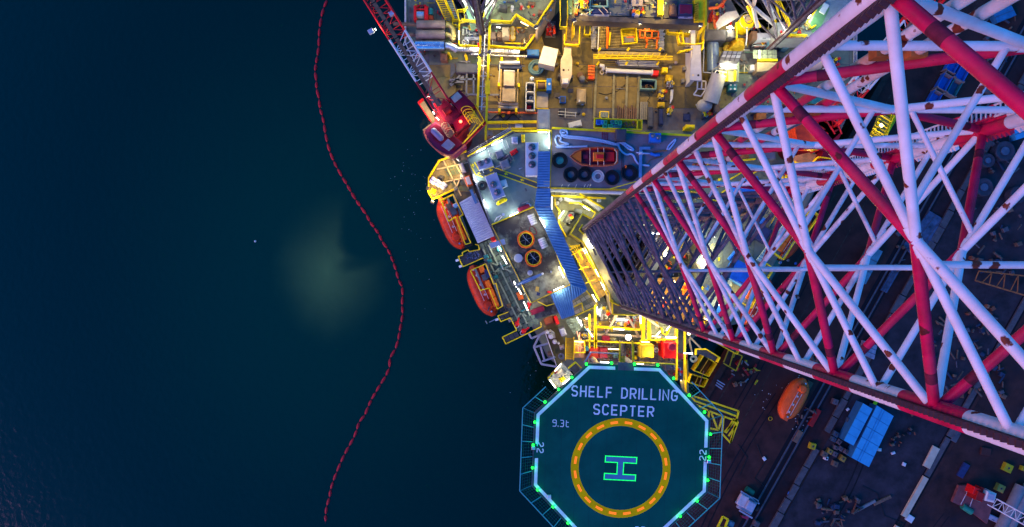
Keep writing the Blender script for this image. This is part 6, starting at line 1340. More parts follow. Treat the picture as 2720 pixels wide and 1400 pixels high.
crate('white_case',1485,525,1494,534,ZL-.9,.5,-40,wht,'white case near the top of the nook','case'); solo('white_duct', MB().path([P(1500,528,ZL-.6),P(1510,532,ZL-.4),P(1530,538,ZL-.5),P(1545,537,ZL-.6)],.3,10), wht, 'curved white duct at the top of the nook', 'duct', smooth=True)
crate('white_case',1586,525,1597,536,ZL,.4,0,wht,'small white case on the dark panel by the banded chord','case')
# bow machinery deck
BW = thing('bow_deck', 'crowded yellow-lit machinery deck between the tall leg and the helideck', 'deck', P(1660,900,MD))
BZ = MD+5
panels('floor_panel', (1545,846),(1705,842),(1702,880),(1560,880), 8, 2, BZ, [M('bow_tan',(.32,.21,.07),.65,var=.2,stain=(.25,.16,.06),samt=.5), M('bow_tan2',(.28,.19,.07),.65,var=.2)], BW, gap=.04)
panels('floor_panel', (1705,845),(1800,850),(1798,900),(1702,900), 4, 3, BZ, [M('bow_green',(.22,.25,.16),.6,var=.15), M('bow_green2',(.19,.22,.15),.6,var=.15)], BW, gap=.04)
panels('floor_panel', (1535,905),(1798,903),(1800,965),(1545,960), 10, 3, BZ-1.5, [M('bow_dark',(.12,.11,.08),.7,var=.3), M('bow_tan2')], BW, gap=.05)
for a,b,w_ in (((1585,868),(1701,876),.35),((1583,872),(1583,925),.3),((1581,805),(1581,925),.34),((1566,834),(1566,925),.2),((1709,838),(1708,905),.5),((1724,850),(1724,905),.5),((1798,865),(1797,1010),.28),((1819,870),(1818,1010),.28),((1700,840),(1702,877),.25),((1556,905),(1700,912),.2),((1700,905),(1800,900),.18)): part('yellow_beam', MB().beam(P(*a,BZ+2),P(*b,BZ+2),w_,.35), yel, BW)
for k in range(6): part('rung', MB().tube(P(1566,842+k*14,BZ+2),P(1581,842+k*14,BZ+2),.04,5), brownp, BW)
for a,b in (((1647,823),(1606,891)),((1658,823),(1697,894)),((1650,815),(1630,845)),((1708,838),(1750,868))): part('raker', MB().beam(P(*a,JZ-1),P(*b,BZ+1),.30,.3), M('raker_tan',(.35,.29,.20),.6), BW)
part('white_main', MB().tube(P(1580,888,BZ+1),P(1704,894,BZ+1),.2,10), cream, BW, True)
for a,b in (((1563,905),(1600,910)),((1600,905),(1640,916)),((1560,918),(1635,920)),((1647,890),(1646,965)),((1662,890),(1661,965)),((1676,905),(1677,965)),((1620,912),(1700,918)),((1697,893),(1700,965)),((1760,900),(1758,965)),((1790,900),(1790,965)),((1700,958),(1800,962))): part('dark_beam', MB().beam(P(*a,BZ+1),P(*b,BZ+1),.18,.3), dgrey, BW)
part('upper_rail', rails([(1567,934),(1640,938)], HZ-3, r=.05), M('rail_blue_grey',(.25,.30,.38),.5), BW); part('upper_rail', rails([(1568,934),(1551,962)], HZ-3, r=.05), MATS['rail_blue_grey'], BW)
part('gate_rail', rails([(1645,905),(1644,966)], HZ-4, r=.05), yel, BW); part('gate_rail', rails([(1678,905),(1680,966)], HZ-4, r=.05), yel, BW); part('guard_rail', rails([(1680,920),(1680,960),(1790,966)], HZ-5, r=.05), yel, BW)
part('guard_rail', rails([(1755,870),(1757,885),(1768,888),(1775,870),(1790,858)], BZ, r=.08), yel, BW)
for l,m in (((1573,782,1585,802),0),((1586,815,1588,836),0),((1541,850,1546,867),0),((1560,873,1575,895),0),((1630,874,1658,876),0),((1701,836,1702,860),0),((1637,848,1668,850),0),((1767,896,1797,897),2),((1731,893,1755,895),1),((1743,892,1754,880),0),((1770,878,1783,860),0),((1816,938,1840,939),2),((1594,962,1618,963),2),((1691,966,1710,967),1),((1615,927,1644,928),1),((1703,908,1725,909),1)):
    lamp(l, BZ+3, BW, (LAMP, LAMPY, LAMPC)[m], pw=75)
def lampball(x,y,z,parent,e,col,mat,r=.3,label='floodlight'):
    p=P(x,y,z); h=part(label, MB().cyl(p,.16,z-.5,z-.2,8), dgrey, parent); part('bulb', MB().ball(p,r,r,r*.8,12,7), mat, h, True); light('bulb_light','POINT',p+V((0,0,r+.15)),e,col,h,.15)
lampball(1669,896,BZ+5,BW,300,WH,LAMP,.42); lampball(1830,886,BZ+3,BW,220,(1,.5,.15),LAMPY,.25); lampball(1558,846,BZ+2,BW,160,WARM,LAMPY,.15)
light('bow_light','POINT',P(1625,850,BZ+4),240,WARM,BW,.4); light('bow_light','POINT',P(1750,875,BZ+4),160,YW,BW,.4); light('bow_light','POINT',P(1590,940,BZ+3),150,WARM,BW,.4); light('bow_light','POINT',P(1730,940,BZ+4),220,WARM,BW,.4); light('bow_light','POINT',P(1808,960,BZ+4),150,WARM,BW,.4)
for x0,y0,x1,y1,z,h,m,lab,cat in ((1601,893,1620,908,BZ+.1,2,maroon,'maroon box at the left of the bright floodlight','box'),(1621,898,1637,912,BZ+.1,1.6,M('olive_box',(.22,.20,.10),.6),'olive box between the maroon box and the floodlight','box'),(1566,922,1590,952,BZ-1.4,2.5,M('dark_red'),'dark red tank at the left behind the helideck rail','tank'),(1592,923,1614,952,BZ-1.4,2.2,maroon,'maroon tank beside the dark red tank','tank'),(1630,936,1642,951,BZ-1.4,1.2,M('df_teal'),'small green-grey tank by the helideck gate','tank'),(1703,916,1737,951,BZ,3.4,M('mustard',(.48,.33,.02),.5,var=.15),'big mustard yellow box behind the helideck','box'),(1797,941,1826,955,BZ-1,1.5,maroon,'flat maroon box right of the red tank','box'),(1738,918,1748,922,BZ,1,grey,'narrow grey box beside the mustard box','box'),(1650,905,1660,935,BZ-1.4,3,dgrey,'tall dark cabinet in the gate corridor','cabinet')): crate('bow_box',x0,y0,x1,y1,z,h,0,m,lab,cat)
t = thing('red_tank', 'bright red square tank with a round lid behind the helideck', 'tank', P(1779,931,BZ)); part('body', MB().pb(1763,910,1797,952,BZ-1,BZ+3.2,0,.08), red, t); p=P(1784,921,BZ+3.2); part('lid', MB().lathe(p,[(.6,BZ+3.2),(.6,BZ+3.6),(.5,BZ+3.7),(0,BZ+3.72)],22), M('lid_red',(.45,.015,.04),.5), t, True)
p=P(1743,930,BZ+2); solo('valve', MB().torus(p,.3,.07,BZ+2,16,6).cyl(p,.1,BZ-1,BZ+2.05,8), lav, 'pale blue valve wheel beside the mustard box', 'valve', smooth=True); p=P(1557,925,BZ); solo('blue_drum', MB().lathe(p,[(.35,BZ-1),(.35,BZ+1),(0,BZ+1.02)],16), M('drum_blue',(.02,.14,.24),.5), 'dark blue drum at the left end of the bow deck', 'drum', smooth=True)
machine('hydraulic_unit',1589,803,1616,853,BZ+1,0,[M('unit_mint',(.30,.40,.36),.5),grey,M('unit_mint')],61,'mint green hydraulic unit beside the cream frame guide','hydraulic unit',2.2); machine('hydraulic_unit',1682,834,1702,854,BZ+1,0,[M('unit_mint'),wht],62,'small mint unit at the right of the frame guide','hydraulic unit',2)
machine('orange_valves',1738,896,1762,908,BZ,0,[orange,yel,orange],63,'orange valve cluster under the lamp row','valve')
machine('piping',1635,920,1700,960,BZ-1.4,0,[yeld,brownp,dgrey,cream],64,'tangle of yellow and brown piping by the helideck gate','piping'); machine('piping',1620,840,1680,868,BZ,0,[wht,cream,lav],65,'white piping cluster below the leg frame guide','piping',1); machine('piping',1760,960,1815,1010,BZ-3,0,[dgrey,brownp,grey],66,'dark piping under the right edge of the helideck','piping'); machine('piping',1545,880,1580,905,BZ-1,0,[yeld,grey,M('rust_orange')],67,'yellow piping beside the slatted stair','piping')
t = thing('gate_stair','yellow stair between dark columns at the helideck gate','stair',P(1655,958,BZ))
for k in range(6): part('tread', MB().pp([(1648,946+k*3.6),(1661,946+k*3.6),(1661,948.8+k*3.6),(1648,948.8+k*3.6)],HZ-3.2+k*.4,HZ-3.1+k*.4), yeld, t)
t = thing('upper_landing','pale grid landing with yellow rails below the blue roof','landing',P(1550,790,ZL))
panels('grid_panel',(1515,798),(1555,772),(1586,808),(1528,836),4,4,ZL+4.5,[M('grid_pale',(.42,.40,.24),.6,var=.2),M('grid_olive',(.26,.24,.12),.6,var=.2)],t,gap=.06); part('guard_rail', rails([(1513,797),(1556,772),(1586,808)],ZL+4.6,r=.06), yel, t); part('guard_rail', rails([(1586,812),(1528,838)],ZL+4.6,r=.06), yel, t); part('mid_rail', rails([(1522,815),(1544,804),(1548,826)],ZL+4.6,r=.05), yel, t)
panels('grid_panel',(1500,850),(1535,840),(1550,870),(1525,890),3,3,ZL,[grate,M('grating_c')],t,gap=.06)
for l in ((1532,842,1545,865),): lamp(l, ZL+2, t)
t = thing('lit_booth','small lit booth with red rails above the yellow slatted stair','booth',P(1535,918,ZL))
part('floor', MB().pp([(1524,905),(1552,905),(1552,950),(1524,950)],ZL-2,ZL-.8), M('booth_orange',(.5,.28,.12),.6), t); part('guard_rail', rails([(1524,905),(1552,905),(1552,935),(1526,935),(1524,905)],ZL-.5,r=.06), yel, t)
for a,b in (((1532,880),(1540,905)),((1540,883),(1536,935)),((1529,915),(1550,925)),((1544,900),(1540,945))): part('red_strut', MB().tube(P(*a,ZL),P(*b,ZL),.09,6), M('strut_pink',(.6,.25,.2),.5), t)
lamp((1526,907,1550,908), ZL+1, t, LAMPY)
# right of the helideck: bins, platform, gangways
t = thing('davit_platform','dark platform with yellow rail over the water right of the helideck','platform',P(1875,940,ZL)); part('floor', MB().pp([(1845,927),(1872,927),(1906,948),(1901,960),(1861,942),(1845,942)],ZL-.2,ZL), dgrey, t); part('guard_rail', rails([(1845,941),(1845,926),(1872,926),(1907,948),(1901,960)],ZL,r=.08), yel, t)
for a,b in (((1832,895),(1880,945)),((1830,900),(1840,945)),((1822,870),(1850,892))): part('strut', MB().tube(P(*a,ZL-2),P(*b,ZL-2),.14,8), M('raker_tan'), t)
def obin(q, z, h, lab):
    c = [sum(p[0] for p in q)/4, sum(p[1] for p in q)/4]; t = thing('open_bin', lab, 'bin', P(*c,z)); part('floor', MB().pp(q,z,z+.1), M('bin_rust',(.16,.07,.02),.8,var=.3), t)
    for i in range(4): part('side', MB().beam(P(*q[i],z+h/2),P(*q[(i+1)%4],z+h/2),.12,h), yel, t)
    a = [(q[0][0]*.5+q[1][0]*.5,q[0][1]*.5+q[1][1]*.5),(q[3][0]*.5+q[2][0]*.5,q[3][1]*.5+q[2][1]*.5)]; part('cross_bar', MB().beam(P(*a[0],z+h),P(*a[1],z+h),.1,.12), yeld, t)
    return t
obin([(1866,941),(1899,964),(1878,998),(1840,982)], 8, 2.2, 'yellow open bin with rusty floor beside the right helideck edge'); obin([(1833,992),(1877,1005),(1866,1026),(1826,1014)], 8, 2, 'yellow open bin partly behind the helideck net')
coil(1842,953,9,6,.06,9,M('hose_pale',(.5,.55,.42),.5),'pale hose coil by the yellow open bin')
solo('sling_bar', MB().beam(P(1870,985,11),P(1855,1030,11),.12,.12), brownp, 'thin rusty bar laid across the yellow open bins', 'bar')
t = thing('side_strip','green-grey service strip between helideck and yellow bins','deck',P(1810,1000,9)); part('floor', MB().pp([(1798,960),(1828,958),(1830,1040),(1850,1060),(1815,1060)],8.6,9), gdeck, t); part('guard_rail', rails([(1820,940),(1819,1040),(1842,1060)],9,r=.09), yel, t); lamp((1808,1000,1809,1012), 10, t, LAMPY)
t = thing('gangway','yellow braced gangway frames running from the helideck to the quay','gangway',P(1900,1100,8))
for a,b in (((1842,1052),(1962,1092)),((1838,1062),(1955,1105)),((1884,1092),(1920,1106)),((1884,1092),(1878,1136)),((1878,1136),(1908,1142)),((1920,1106),(1908,1142)),((1922,1106),(1960,1120)),((1922,1106),(1918,1150)),((1918,1152),(1940,1176)),((1960,1120),(1940,1176)),((1924,1148),(1958,1112)),((1890,1098),(1905,1138)),((1842,1052),(1838,1062)),((1962,1092),(1940,1176)),((1850,1075),(1880,1090)),((1935,1158),(1955,1130)),((1928,1150),(1950,1112))): part('bar', MB().beam(P(*a,8),P(*b,8),.26,.26), yel, t)
part('deck', MB().pp([(1842,1056),(1960,1098),(1952,1108),(1838,1066)],7.5,7.7), M('gang_green',(.06,.15,.10),.7), t)
t = thing('walkway_tip','yellow edged walkway pointing from the right lifeboats to the quay','walkway',P(1930,925,9)); part('deck', MB().pp([(1856,886),(1952,938),(1962,920),(1875,880)],8.7,9), dgrey, t); part('guard_rail', rails([(1856,886),(1953,939),(1964,918)],9,r=.07), yel, t)
machine('yellow_reel',1920,903,1938,918,9,20,[yel,yeld],71,'yellow chain reel on the right walkway tip','reel'); p=P(1946,918,9); solo('white_float', MB().ball(p+V((0,0,.6)),.6,.6,.55), wht, 'white round float at the end of the right walkway', 'float', smooth=True)

# ---------------------------------------------------------------- starboard side behind the leg
SB = thing('starboard_deckhouse', 'grey-green starboard deckhouse roof seen through the tall leg', 'deckhouse', P(1980,620,MD))
part('roof', MB().pp([(1850,510),(2000,420),(2130,430),(2165,500),(2105,620),(1990,810),(1905,860),(1850,830)], MD, ZL-.03), M('sb_roof',(.11,.135,.115),.6,var=.15,stain=(.10,.12,.11),samt=.6), SB)
panels('roof_sheet',(1870,520),(2120,440),(2080,620),(1880,800),5,4,ZL+.02,[gdeck,M('sb_roof'),M('sb_roof2',(.08,.10,.10),.6,var=.15)],SB,gap=.04)
part('route_line', MB().beam(P(1900,500,ZL+.1),P(2000,440,ZL+.1),.2,.06), yel, SB); part('route_line', MB().beam(P(1916,512,ZL+.1),P(2010,455,ZL+.1),.2,.06), yel, SB); part('route_line', MB().beam(P(1905,800,ZL+.1),P(1968,660,ZL+.1),.1,.06), yeld, SB)
for x,y,a in ((1911,477,-35),(1910,688,90),(1866,765,90)):
    pts = [(-5,0),(0,-4.5),(0,-1.6),(5,-1.6),(5,1.6),(0,1.6),(0,4.5)]; part('route_arrow', MB().pp([(x+X*math.cos(R(a))-Y*math.sin(R(a)), y+X*math.sin(R(a))+Y*math.cos(R(a))) for X,Y in pts], ZL, ZL+.11), yel, SB)
part('guard_rail', rails([(1730,430),(1850,440),(2000,425)],ZL,r=.1), yel, SB); part('guard_rail', rails([(1750,520),(1860,528),(1920,540)],ZL-1,r=.1), yel, SB); part('guard_rail', rails([(1850,860),(1868,830),(1900,845)],ZL-3,r=.1), yel, SB)
for l,m in (((1764,682,1779,664),LAMP),((1853,700,1868,675),LAMP),((1730,620,1752,621),LAMPC),((1800,574,1801,590),LAMPC),((1872,650,1885,630),LAMP),((1893,670,1907,645),LAMP),((1815,802,1818,806),LAMPY),((1870,845,1880,850),LAMPY),((1905,800,1912,812),LAMP),((1705,605,1735,607),LAMPC),((1790,745,1800,760),LAMPY),((1760,790,1775,800),LAMPY)): lamp(l, ZL+1.5, SB, m)
for x,y,z,e,c in ((1830,800,ZL+2,700,WARM),(1890,700,ZL+3,420,WH),(1770,640,ZL+1,420,YW),(1780,560,ZL+2,260,COOLW),(1720,780,ZL,500,WARM),(1960,600,ZL+3,300,YW),(2070,520,ZL+3,320,WARM),(1960,780,ZL+2,300,WARM),(2150,400,ZL+6,160,(1,.5,.25)),(1930,470,ZL+4,260,WH)): light('deck_light','POINT',P(x,y,z),e,c,SB,.4)
part('lower_floor', MB().pp([(1720,740),(1850,735),(1900,850),(1850,880),(1730,830)],MD+.1,MD+3), M('amber_floor2'), SB)
for x0,y0,x1,y1,z,h,an,m,lab,cat in ((1945,478,2022,524,ZL,2.6,-18,blue,'blue container seen between the leg braces above the dark pipes','container'),(1940,697,1996,752,ZL,2.6,28,blue,'blue container with pale edges behind the lower leg braces','container'),(1898,805,1925,835,ZL-2,2,-60,blue,'bright blue bin near the lower leg chord','bin'),(1860,690,1885,720,ZL,1.5,-30,wht,'white case under the leg near the bright tube lamp','case'),(1868,540,1990,556,ZL,1.5,4,dgrey,'long dark duct behind the leg braces','duct'),(2005,600,2045,640,ZL,1.2,-60,navy,'navy box below the blue container','box'),(2020,395,2060,425,ZL+1,1.5,-8,M('hood_grey',(.10,.12,.14),.5),'dark grey hood with a round opening behind the leg','hood'),(1775,440,1800,470,ZL,1.8,0,yel,'yellow block at the storage deck end behind the leg','block'),(2150,545,2180,562,ZL,1.4,-30,wht,'white inflated bundle under the toothed chord','bundle'),(1925,740,1945,760,ZL,1,0,M('unit_mint'),'mint box under the lower leg braces','box'),(1830,610,1870,640,ZL-1,2,-10,cream,'cream case in the middle of the leg foot view','case'),(1965,410,1990,425,ZL,1,-30,M('rust_orange'),'rusty box near the starboard crane','box')): crate('side_box',x0,y0,x1,y1,z,h,an,m,lab,cat)
t = thing('green_awning','pale green awning strip beside the starboard lifeboat','awning',P(2050,640,ZL)); part('sheet', corr((2010,690),(2022,698),(2096,600),(2084,592),14,ZL+2.5), M('awning_green',(.33,.42,.32),.55), t)
for i,(a,b,m) in enumerate((((1905,660),(2000,560),dgrey),((1935,690),(2030,580),blue),((1950,650),(2020,575),M('dark_red')),((1880,600),(1940,560),dgrey),((1860,610),(1980,575),dgrey),((1885,585),(2000,565),brownp))): solo('deck_pipe', MB().tube(P(*a,ZL+.6),P(*b,ZL+.6),.28,8), m, ('dark pipe crossing behind the leg, lowest of the slanting pipes','blue pipe slanting behind the leg braces','dark red pipe slanting behind the leg braces','short dark pipe behind the white diagonals','long flat-lying dark pipe behind the leg','brown pipe beside the long dark duct')[i], 'pipe', smooth=True)
for i,(x0,y0,x1,y1,cols) in enumerate(((1690,520,1760,560,[dgrey,navy,grey]),(1700,600,1800,650,[dgrey,cream,brownp]),(1800,640,1850,690,[yeld,cream,wht]),(1740,700,1800,740,[yeld,dgrey,cream]),(1800,740,1850,800,[yel,orange,cream]),(2050,440,2100,480,[dgrey,yel,grey]),(1720,800,1790,836,[orange,yeld,cream]),(1830,820,1890,850,[yel,cream,orange]))): machine('leg_foot_machine',x0,y0,x1,y1,(ZL if i in (5,) else MD+.1 if i<4 else MD+3),i*17,cols,80+i,('dark machine just below the storage deck edge behind the chord','wide dark and cream machine at the leg well edge','yellow and cream machine under the white tubes','yellow-brown machine in the leg well view','orange and yellow machine near the amber floor','grey machine near the starboard hood','orange machine below the lower chord','yellow machine by the lower walkway rail')[i],'machine',2)
lifeboat(2066,690,2146,566, ZL-1.2, 3.1, 'orange enclosed lifeboat farther up the starboard side, behind the leg', -1); lifeboat(1978,862,2040,738, ZL-1.2, 3.1, 'orange enclosed lifeboat low on the starboard side, crossed by white braces', -1)
davit([(2050,672),(2075,690),(2105,640),(2118,648),(2170,575),(2150,560),(2120,585)], [((2075,690),(2160,565))], [(2072,640,2086,668,30,orange),(2086,615,2100,642,30,orange),(2128,578,2150,600,35,brownp)], 'yellow davit frame over the upper starboard lifeboat', ZL+1)
davit([(1962,800),(1990,818),(2020,760),(2050,715),(2030,700),(1995,745)], [((1970,810),(2040,705))], [(1985,772,1998,795,30,orange),(1998,750,2010,773,30,orange),(2015,720,2030,740,30,yeld)], 'yellow davit frame over the lower starboard lifeboat', ZL+1)

# ---------------------------------------------------------------- aft right deck
for x0,y0,x1,y1,h,an,m,lab,cat in ((1876,78,1928,108,3,0,dgrey,'dark grey container right of the drill floor stair','container'),(1930,80,1951,100,2.5,0,grey,'grey box under the square lamp by the yellow tank','box'),(2013,87,2048,104,3,0,lav,'lavender roof box in the cluttered aft right deck','box'),(2011,165,2065,191,2.2,0,M('tank_sand'),'sand-coloured box left of the banded chord','box'),(1993,172,2009,188,1,0,wht,'small white and black box left of the sand box','box'),(1998,82,2012,106,2.6,0,brownp,'brown rack beside the lavender roof box','rack'),(2040,108,2052,124,2,0,M('teal_blue',(.06,.15,.2),.5),'left teal-blue pump box below the lavender box','box'),(2080,112,2096,128,2,0,M('teal_blue'),'right teal-blue pump box near the banded chord','box'),(1935,220,1958,241,1.2,0,teal,'teal crate with four bright lids on the right tan deck','crate'),(2143,52,2150,60,1,0,wht,'white lamp box on the green deck','box'),(2156,255,2188,285,2,-20,teal,'teal machine under the banded leg near the right hull edge','machine'),(2000,255,2020,300,1.5,0,M('sb_roof2'),'dark grey box behind the banded chord','box'),(1960,330,1990,352,2,0,navy,'navy box behind the chord near the storage deck','box'),(2010,300,2036,330,1.5,0,M('rust_orange'),'rust-orange box between two white braces','box'),(2092,290,2112,306,1.4,0,yel,'yellow box near the crimson brace','box'),(1895,240,1912,300,1.5,0,brownp,'brown slab beside the white chute','slab')): crate('aft_box',x0,y0,x1,y1,MD,h,an,m,lab,cat)
for x,y in ((1941,226),(1952,226),(1941,236),(1952,236)): part('bright_lid', MB().cyl(P(x,y,MD+1.3),.16,MD+1.2,MD+1.3,10), wht, [o for o in sc.objects if o.get('label','').startswith('teal crate')][0])
t = thing('blue_tank','large blue-grey horizontal tank in a white frame right of the cantilever','tank',P(1893,150,MD)); part('shell', MB().tube(P(1893,112,MD+1.6),P(1894,190,MD+1.6),S(16,MD+1.6),24), M('tank_blue',(.12,.18,.30),.35,metal=.3,var=.15), t, True); part('frame', MB().beam(P(1871,56,MD+2),P(1868,192,MD+2),.14,.2).beam(P(1868,192,MD+2),P(1888,194,MD+2),.14,.2), lav, t)
t = thing('panel_house','house with a gridded grey panel roof left of the banded chord','deckhouse',P(1938,170,MD)); part('wall', MB().pp([(1911,160),(1964,160),(1962,218),(1909,216)],MD,MD+2.2), M('house_green',(.36,.40,.24),.6), t)
panels('roof_panel',(1922,135),(1972,136),(1963,164),(1911,162),4,3,MD+4,[grey,M('panel_grey',(.22,.23,.24),.5),M('panel_grey2',(.33,.34,.35),.5)],t,gap=.09); part('under_frame', MB().pp([(1922,135),(1972,136),(1963,164),(1911,162)],MD+2.5,MD+3.85), dgrey, t)
part('lit_band', MB().pb(1911,167,1958,183,MD+2.2,MD+2.9), wht, t); part('hatched_edge', MB().pb(1927,188,1934,216,MD+2.2,MD+2.6), yel, t); part('hatched_edge', MB().pb(1952,186,1956,214,MD+2.2,MD+2.8), yel, t); light('house_light','POINT',P(1938,195,MD+5),330,YW,t,.3); lamp((1914,176,1955,177), MD+3.5, t)
t = thing('vent_chute','large pale grey chute lying beside the white cantilever beam','chute',P(1895,235,MD)); a,b=P(1910,198,MD+3.2),P(1886,272,MD+2.2); part('trunk', MB().tube(a,b,1.15,20,1.25), M('chute_grey',(.27,.27,.26),.4,var=.12,stain=(.3,.29,.26),samt=.4), t, True); part('hood', MB().ball(b+V((-.8,-.4,-.3)),1.25,1.0,1.0,18,9), M('chute_grey'), t, True); part('rim', MB().torus((a.x,a.y),1.15,.1,MD+3.2,20,6), grey, t, True); part('top_frame', MB().tube(P(1898,195,MD+4),P(1903,187,MD+4),.08,6).tube(P(1903,187,MD+4),P(1930,193,MD+4),.08,6), wht, t)
t = thing('window_rack','white two-window frame beside the pale chute','frame',P(1863,226,MD))
for a,b in (((1853,215),(1875,216)),((1853,215),(1852,236)),((1875,216),(1874,236)),((1864,216),(1863,236)),((1852,236),(1874,237)),((1852,238),(1842,252)),((1843,252),(1862,256)),((1874,238),(1862,256))): part('bar', MB().beam(P(*a,MD+1.5),P(*b,MD+1.5),.18,.2), wht, t)
t = thing('yellow_tank','round yellow tank under a hoop and yellow tarpaulin','tank',P(1971,74,MD)); p=P(1970,74,MD); part('shell', MB().lathe(p,[(1.15,MD),(1.15,MD+2.8),(.9,MD+3.1),(0,MD+3.15)],26), yel, t, True); part('hoop', MB().torus(p,1.3,.06,MD+3.2,26,5), grey, t, True); part('hoop', MB().torus(p,.6,.06,MD+3.5,20,5), dgrey, t, True)
for x in (1957,1984): part('pipe', MB().path([P(x,60,MD+3),P(x,100,MD+2.8),P(x-3,120,MD+1.5)],.12,8), wht if x>1960 else yel, t, True)
rr=random.Random(12); mb=MB(); pts=[(1932,124),(1946,107),(1960,103),(1978,103),(1979,120),(1976,136),(1950,137),(1928,136)]
vs=[P(x,y,MD+.2) for x,y in pts]; c=sum(vs,V((0,0,0)))/len(vs); in1=[v.lerp(c,.35)+V((0,0,1.4+rr.uniform(-.25,.25))) for v in vs]; in2=[v.lerp(c,.7)+V((0,0,1.9+rr.uniform(-.2,.3))) for v in vs]; n=len(vs)
solo('tarpaulin', MB().add(vs+in1+in2+[c+V((0,0,2.1))],[[k*n+i,(k)*n+(i+1)%n,(k+1)*n+(i+1)%n,(k+1)*n+i] for k in (0,1) for i in range(n)]+[[2*n+i,2*n+(i+1)%n,3*n] for i in range(n)]), M('tarp_yellow',(.62,.36,.02),.6,var=.25,bump=.5,bscale=3), 'crumpled yellow tarpaulin heap above the gridded panel roof', 'tarpaulin')
for k in range(9): x=1930+rr.uniform(-4,6); y=120+rr.uniform(-8,16); p=P(x,y,MD); solo('sack', MB().ball(p+V((0,0,.3)),.45,.35,.32,10,6), M('sack_yellow',(.55,.38,.05),.8,var=.2), 'yellow sack in the pile left of the tarpaulin', 'sack', 'yellow sacks beside the tarpaulin', True)
solo('grey_flap', MB().pp([(1902,62),(1912,45),(1930,32),(1955,28),(1964,43),(1950,52),(1925,66),(1906,78)],MD+3,MD+3.3), M('flap_grey',(.30,.30,.33),.5,var=.15), 'big grey curved cover near the red manifold', 'cover')
machine('red_pipes',1882,8,1926,62,MD,10,[ored,M('dark_red'),dgrey],41,'red and orange pipe manifold right of the drill floor','manifold',1.6); solo('red_pipe', MB().path([P(1883,22,MD+2),P(1905,20,MD+2.1),P(1918,10,MD+2.1),P(1928,-4,MD+2)],.25,10), M('red_orange_pipe'), 'thick orange-red pipe bending above the red manifold', 'pipe', smooth=True); solo('red_pipe', MB().path([P(1896,40,MD+2),P(1897,55,MD+2.1),P(1900,75,MD+1.6)],.2,8), M('red_orange_pipe'), 'short orange-red pipe running down from the manifold', 'pipe', smooth=True)
lampball(1940,73,MD+3.5,HULL,200,WH,LAMP,.3); lamp((1929,73,1949,75), MD+3.2, HULL); lamp((2069,84,2071,66), MD+4, HULL); lamp((2146,50,2158,32), MD+7, HULL); lamp((2017,134,2018,155), MD+4, HULL); lampball(2074,106,MD+4,HULL,220,COOLW,LAMPC,.25)
A3 = thing('jacking_frame','grey and green aft jacking frame under the brown-racked leg at upper right','jacking frame',P(2110,60,MD))
part('frame_deck', MB().pp([(2063,60),(2080,58),(2098,84),(2120,82),(2150,46),(2205,-20),(2240,-60),(2262,-60),(2262,30),(2150,104),(2070,102)],MD+2,MD+6), M('frame_grey',(.22,.24,.24),.6,var=.15), A3); part('green_deck', MB().pp([(2148,72),(2180,10),(2204,22),(2180,72),(2160,90)],MD+6,MD+6.05), M('deck_green',(.10,.24,.11),.6,var=.2), A3); part('white_panel', MB().pb(2182,8,2198,36,MD+6,MD+6.3,30), wht, A3)
part('guard_rail', rails([(2090,78),(2096,85),(2112,84)],MD+6,r=.08), yel, A3); part('guard_rail', rails([(2160,34),(2145,54),(2136,64),(2146,80),(2160,74)],MD+6,r=.07), yel, A3); part('guard_rail', rails([(2072,97),(2136,100)],MD+6,r=.1), yel, A3); part('guard_rail', rails([(2060,0),(2088,60),(2092,78)],MD+6,r=.09), yel, A3)
for a,b in (((1984,16),(2014,74)),((1992,14),(2020,73)),((2056,-10),(2074,62)),((2036,-10),(2062,60))): part('yellow_ladder', MB().beam(P(*a,MD+6),P(*b,MD+5),.2,.3), yel, A3)
for k in range(9): part('rung', MB().beam(P(1985+k*3.1,19+k*6,MD+6),P(1993+k*3.1,17+k*6,MD+6),.06,.06), yel, A3)
for a,b,w_ in (((2003,-10),(2002,25),.4),((2001,20),(2012,74),.45),((2003,20),(2057,66),.45),((1975,-10),(2003,22),.35),((2020,-20),(2058,52),.5),((2010,-10),(2000,25),.3)): part('raker', MB().beam(P(*a,MD+7),P(*b,MD+6),w_,.4), M('raker_grey',(.30,.29,.30),.6,var=.2), A3)
part('white_plate', MB().pb(2044,10,2054,32,MD+7,MD+7.3,-30), wht, A3); part('yellow_plate', MB().pb(1978,38,1992,56,MD+3,MD+3.3,-25), cream, A3)
light('frame_light','POINT',P(2075,80,MD+9),600,WH,A3,.4); light('frame_light','POINT',P(2165,50,MD+9),380,(.7,1,.6),A3,.4); light('frame_light','POINT',P(1970,50,MD+7),600,WARM,A3,.4); light('frame_light','POINT',P(2030,145,MD+5),450,(.9,1,.6),A3,.4); light('frame_light','POINT',P(1900,30,MD+7),300,WARM,A3,.4); light('frame_light','POINT',P(2200,120,MD+8),240,WARM,A3,.4)
t = thing('lit_platform','pale yellow-lit grating platform with yellow front near the banded chord','platform',P(2040,146,MD)); panels('grating_panel',(2000,132),(2064,132),(2064,156),(2000,156),5,2,MD+2,[M('bow_green'),M('bow_green2')],t,gap=.05); part('front', MB().pb(2014,156,2066,162,MD+1.6,MD+2.2), yel, t)
machine('clutter_unit',1995,104,2060,130,MD+.1,0,[grey,M('unit_grey'),M('strut_pink'),lav],44,'grey and pink machinery row under the lavender roof box','machine'); machine('clutter_unit',2185,150,2225,185,MD,20,[dgrey,brownp,grey],45,'dark machinery by the right hull edge','machine'); machine('red_locker_group',2215,60,2255,110,MD,0,[red,M('dark_red'),cream],46,'red machinery on the right hull edge behind the chord','machine'); machine('clutter_unit',2100,270,2150,300,MD,10,[yel,dgrey,lav],47,'yellow and grey machinery behind the crimson brace','machine')
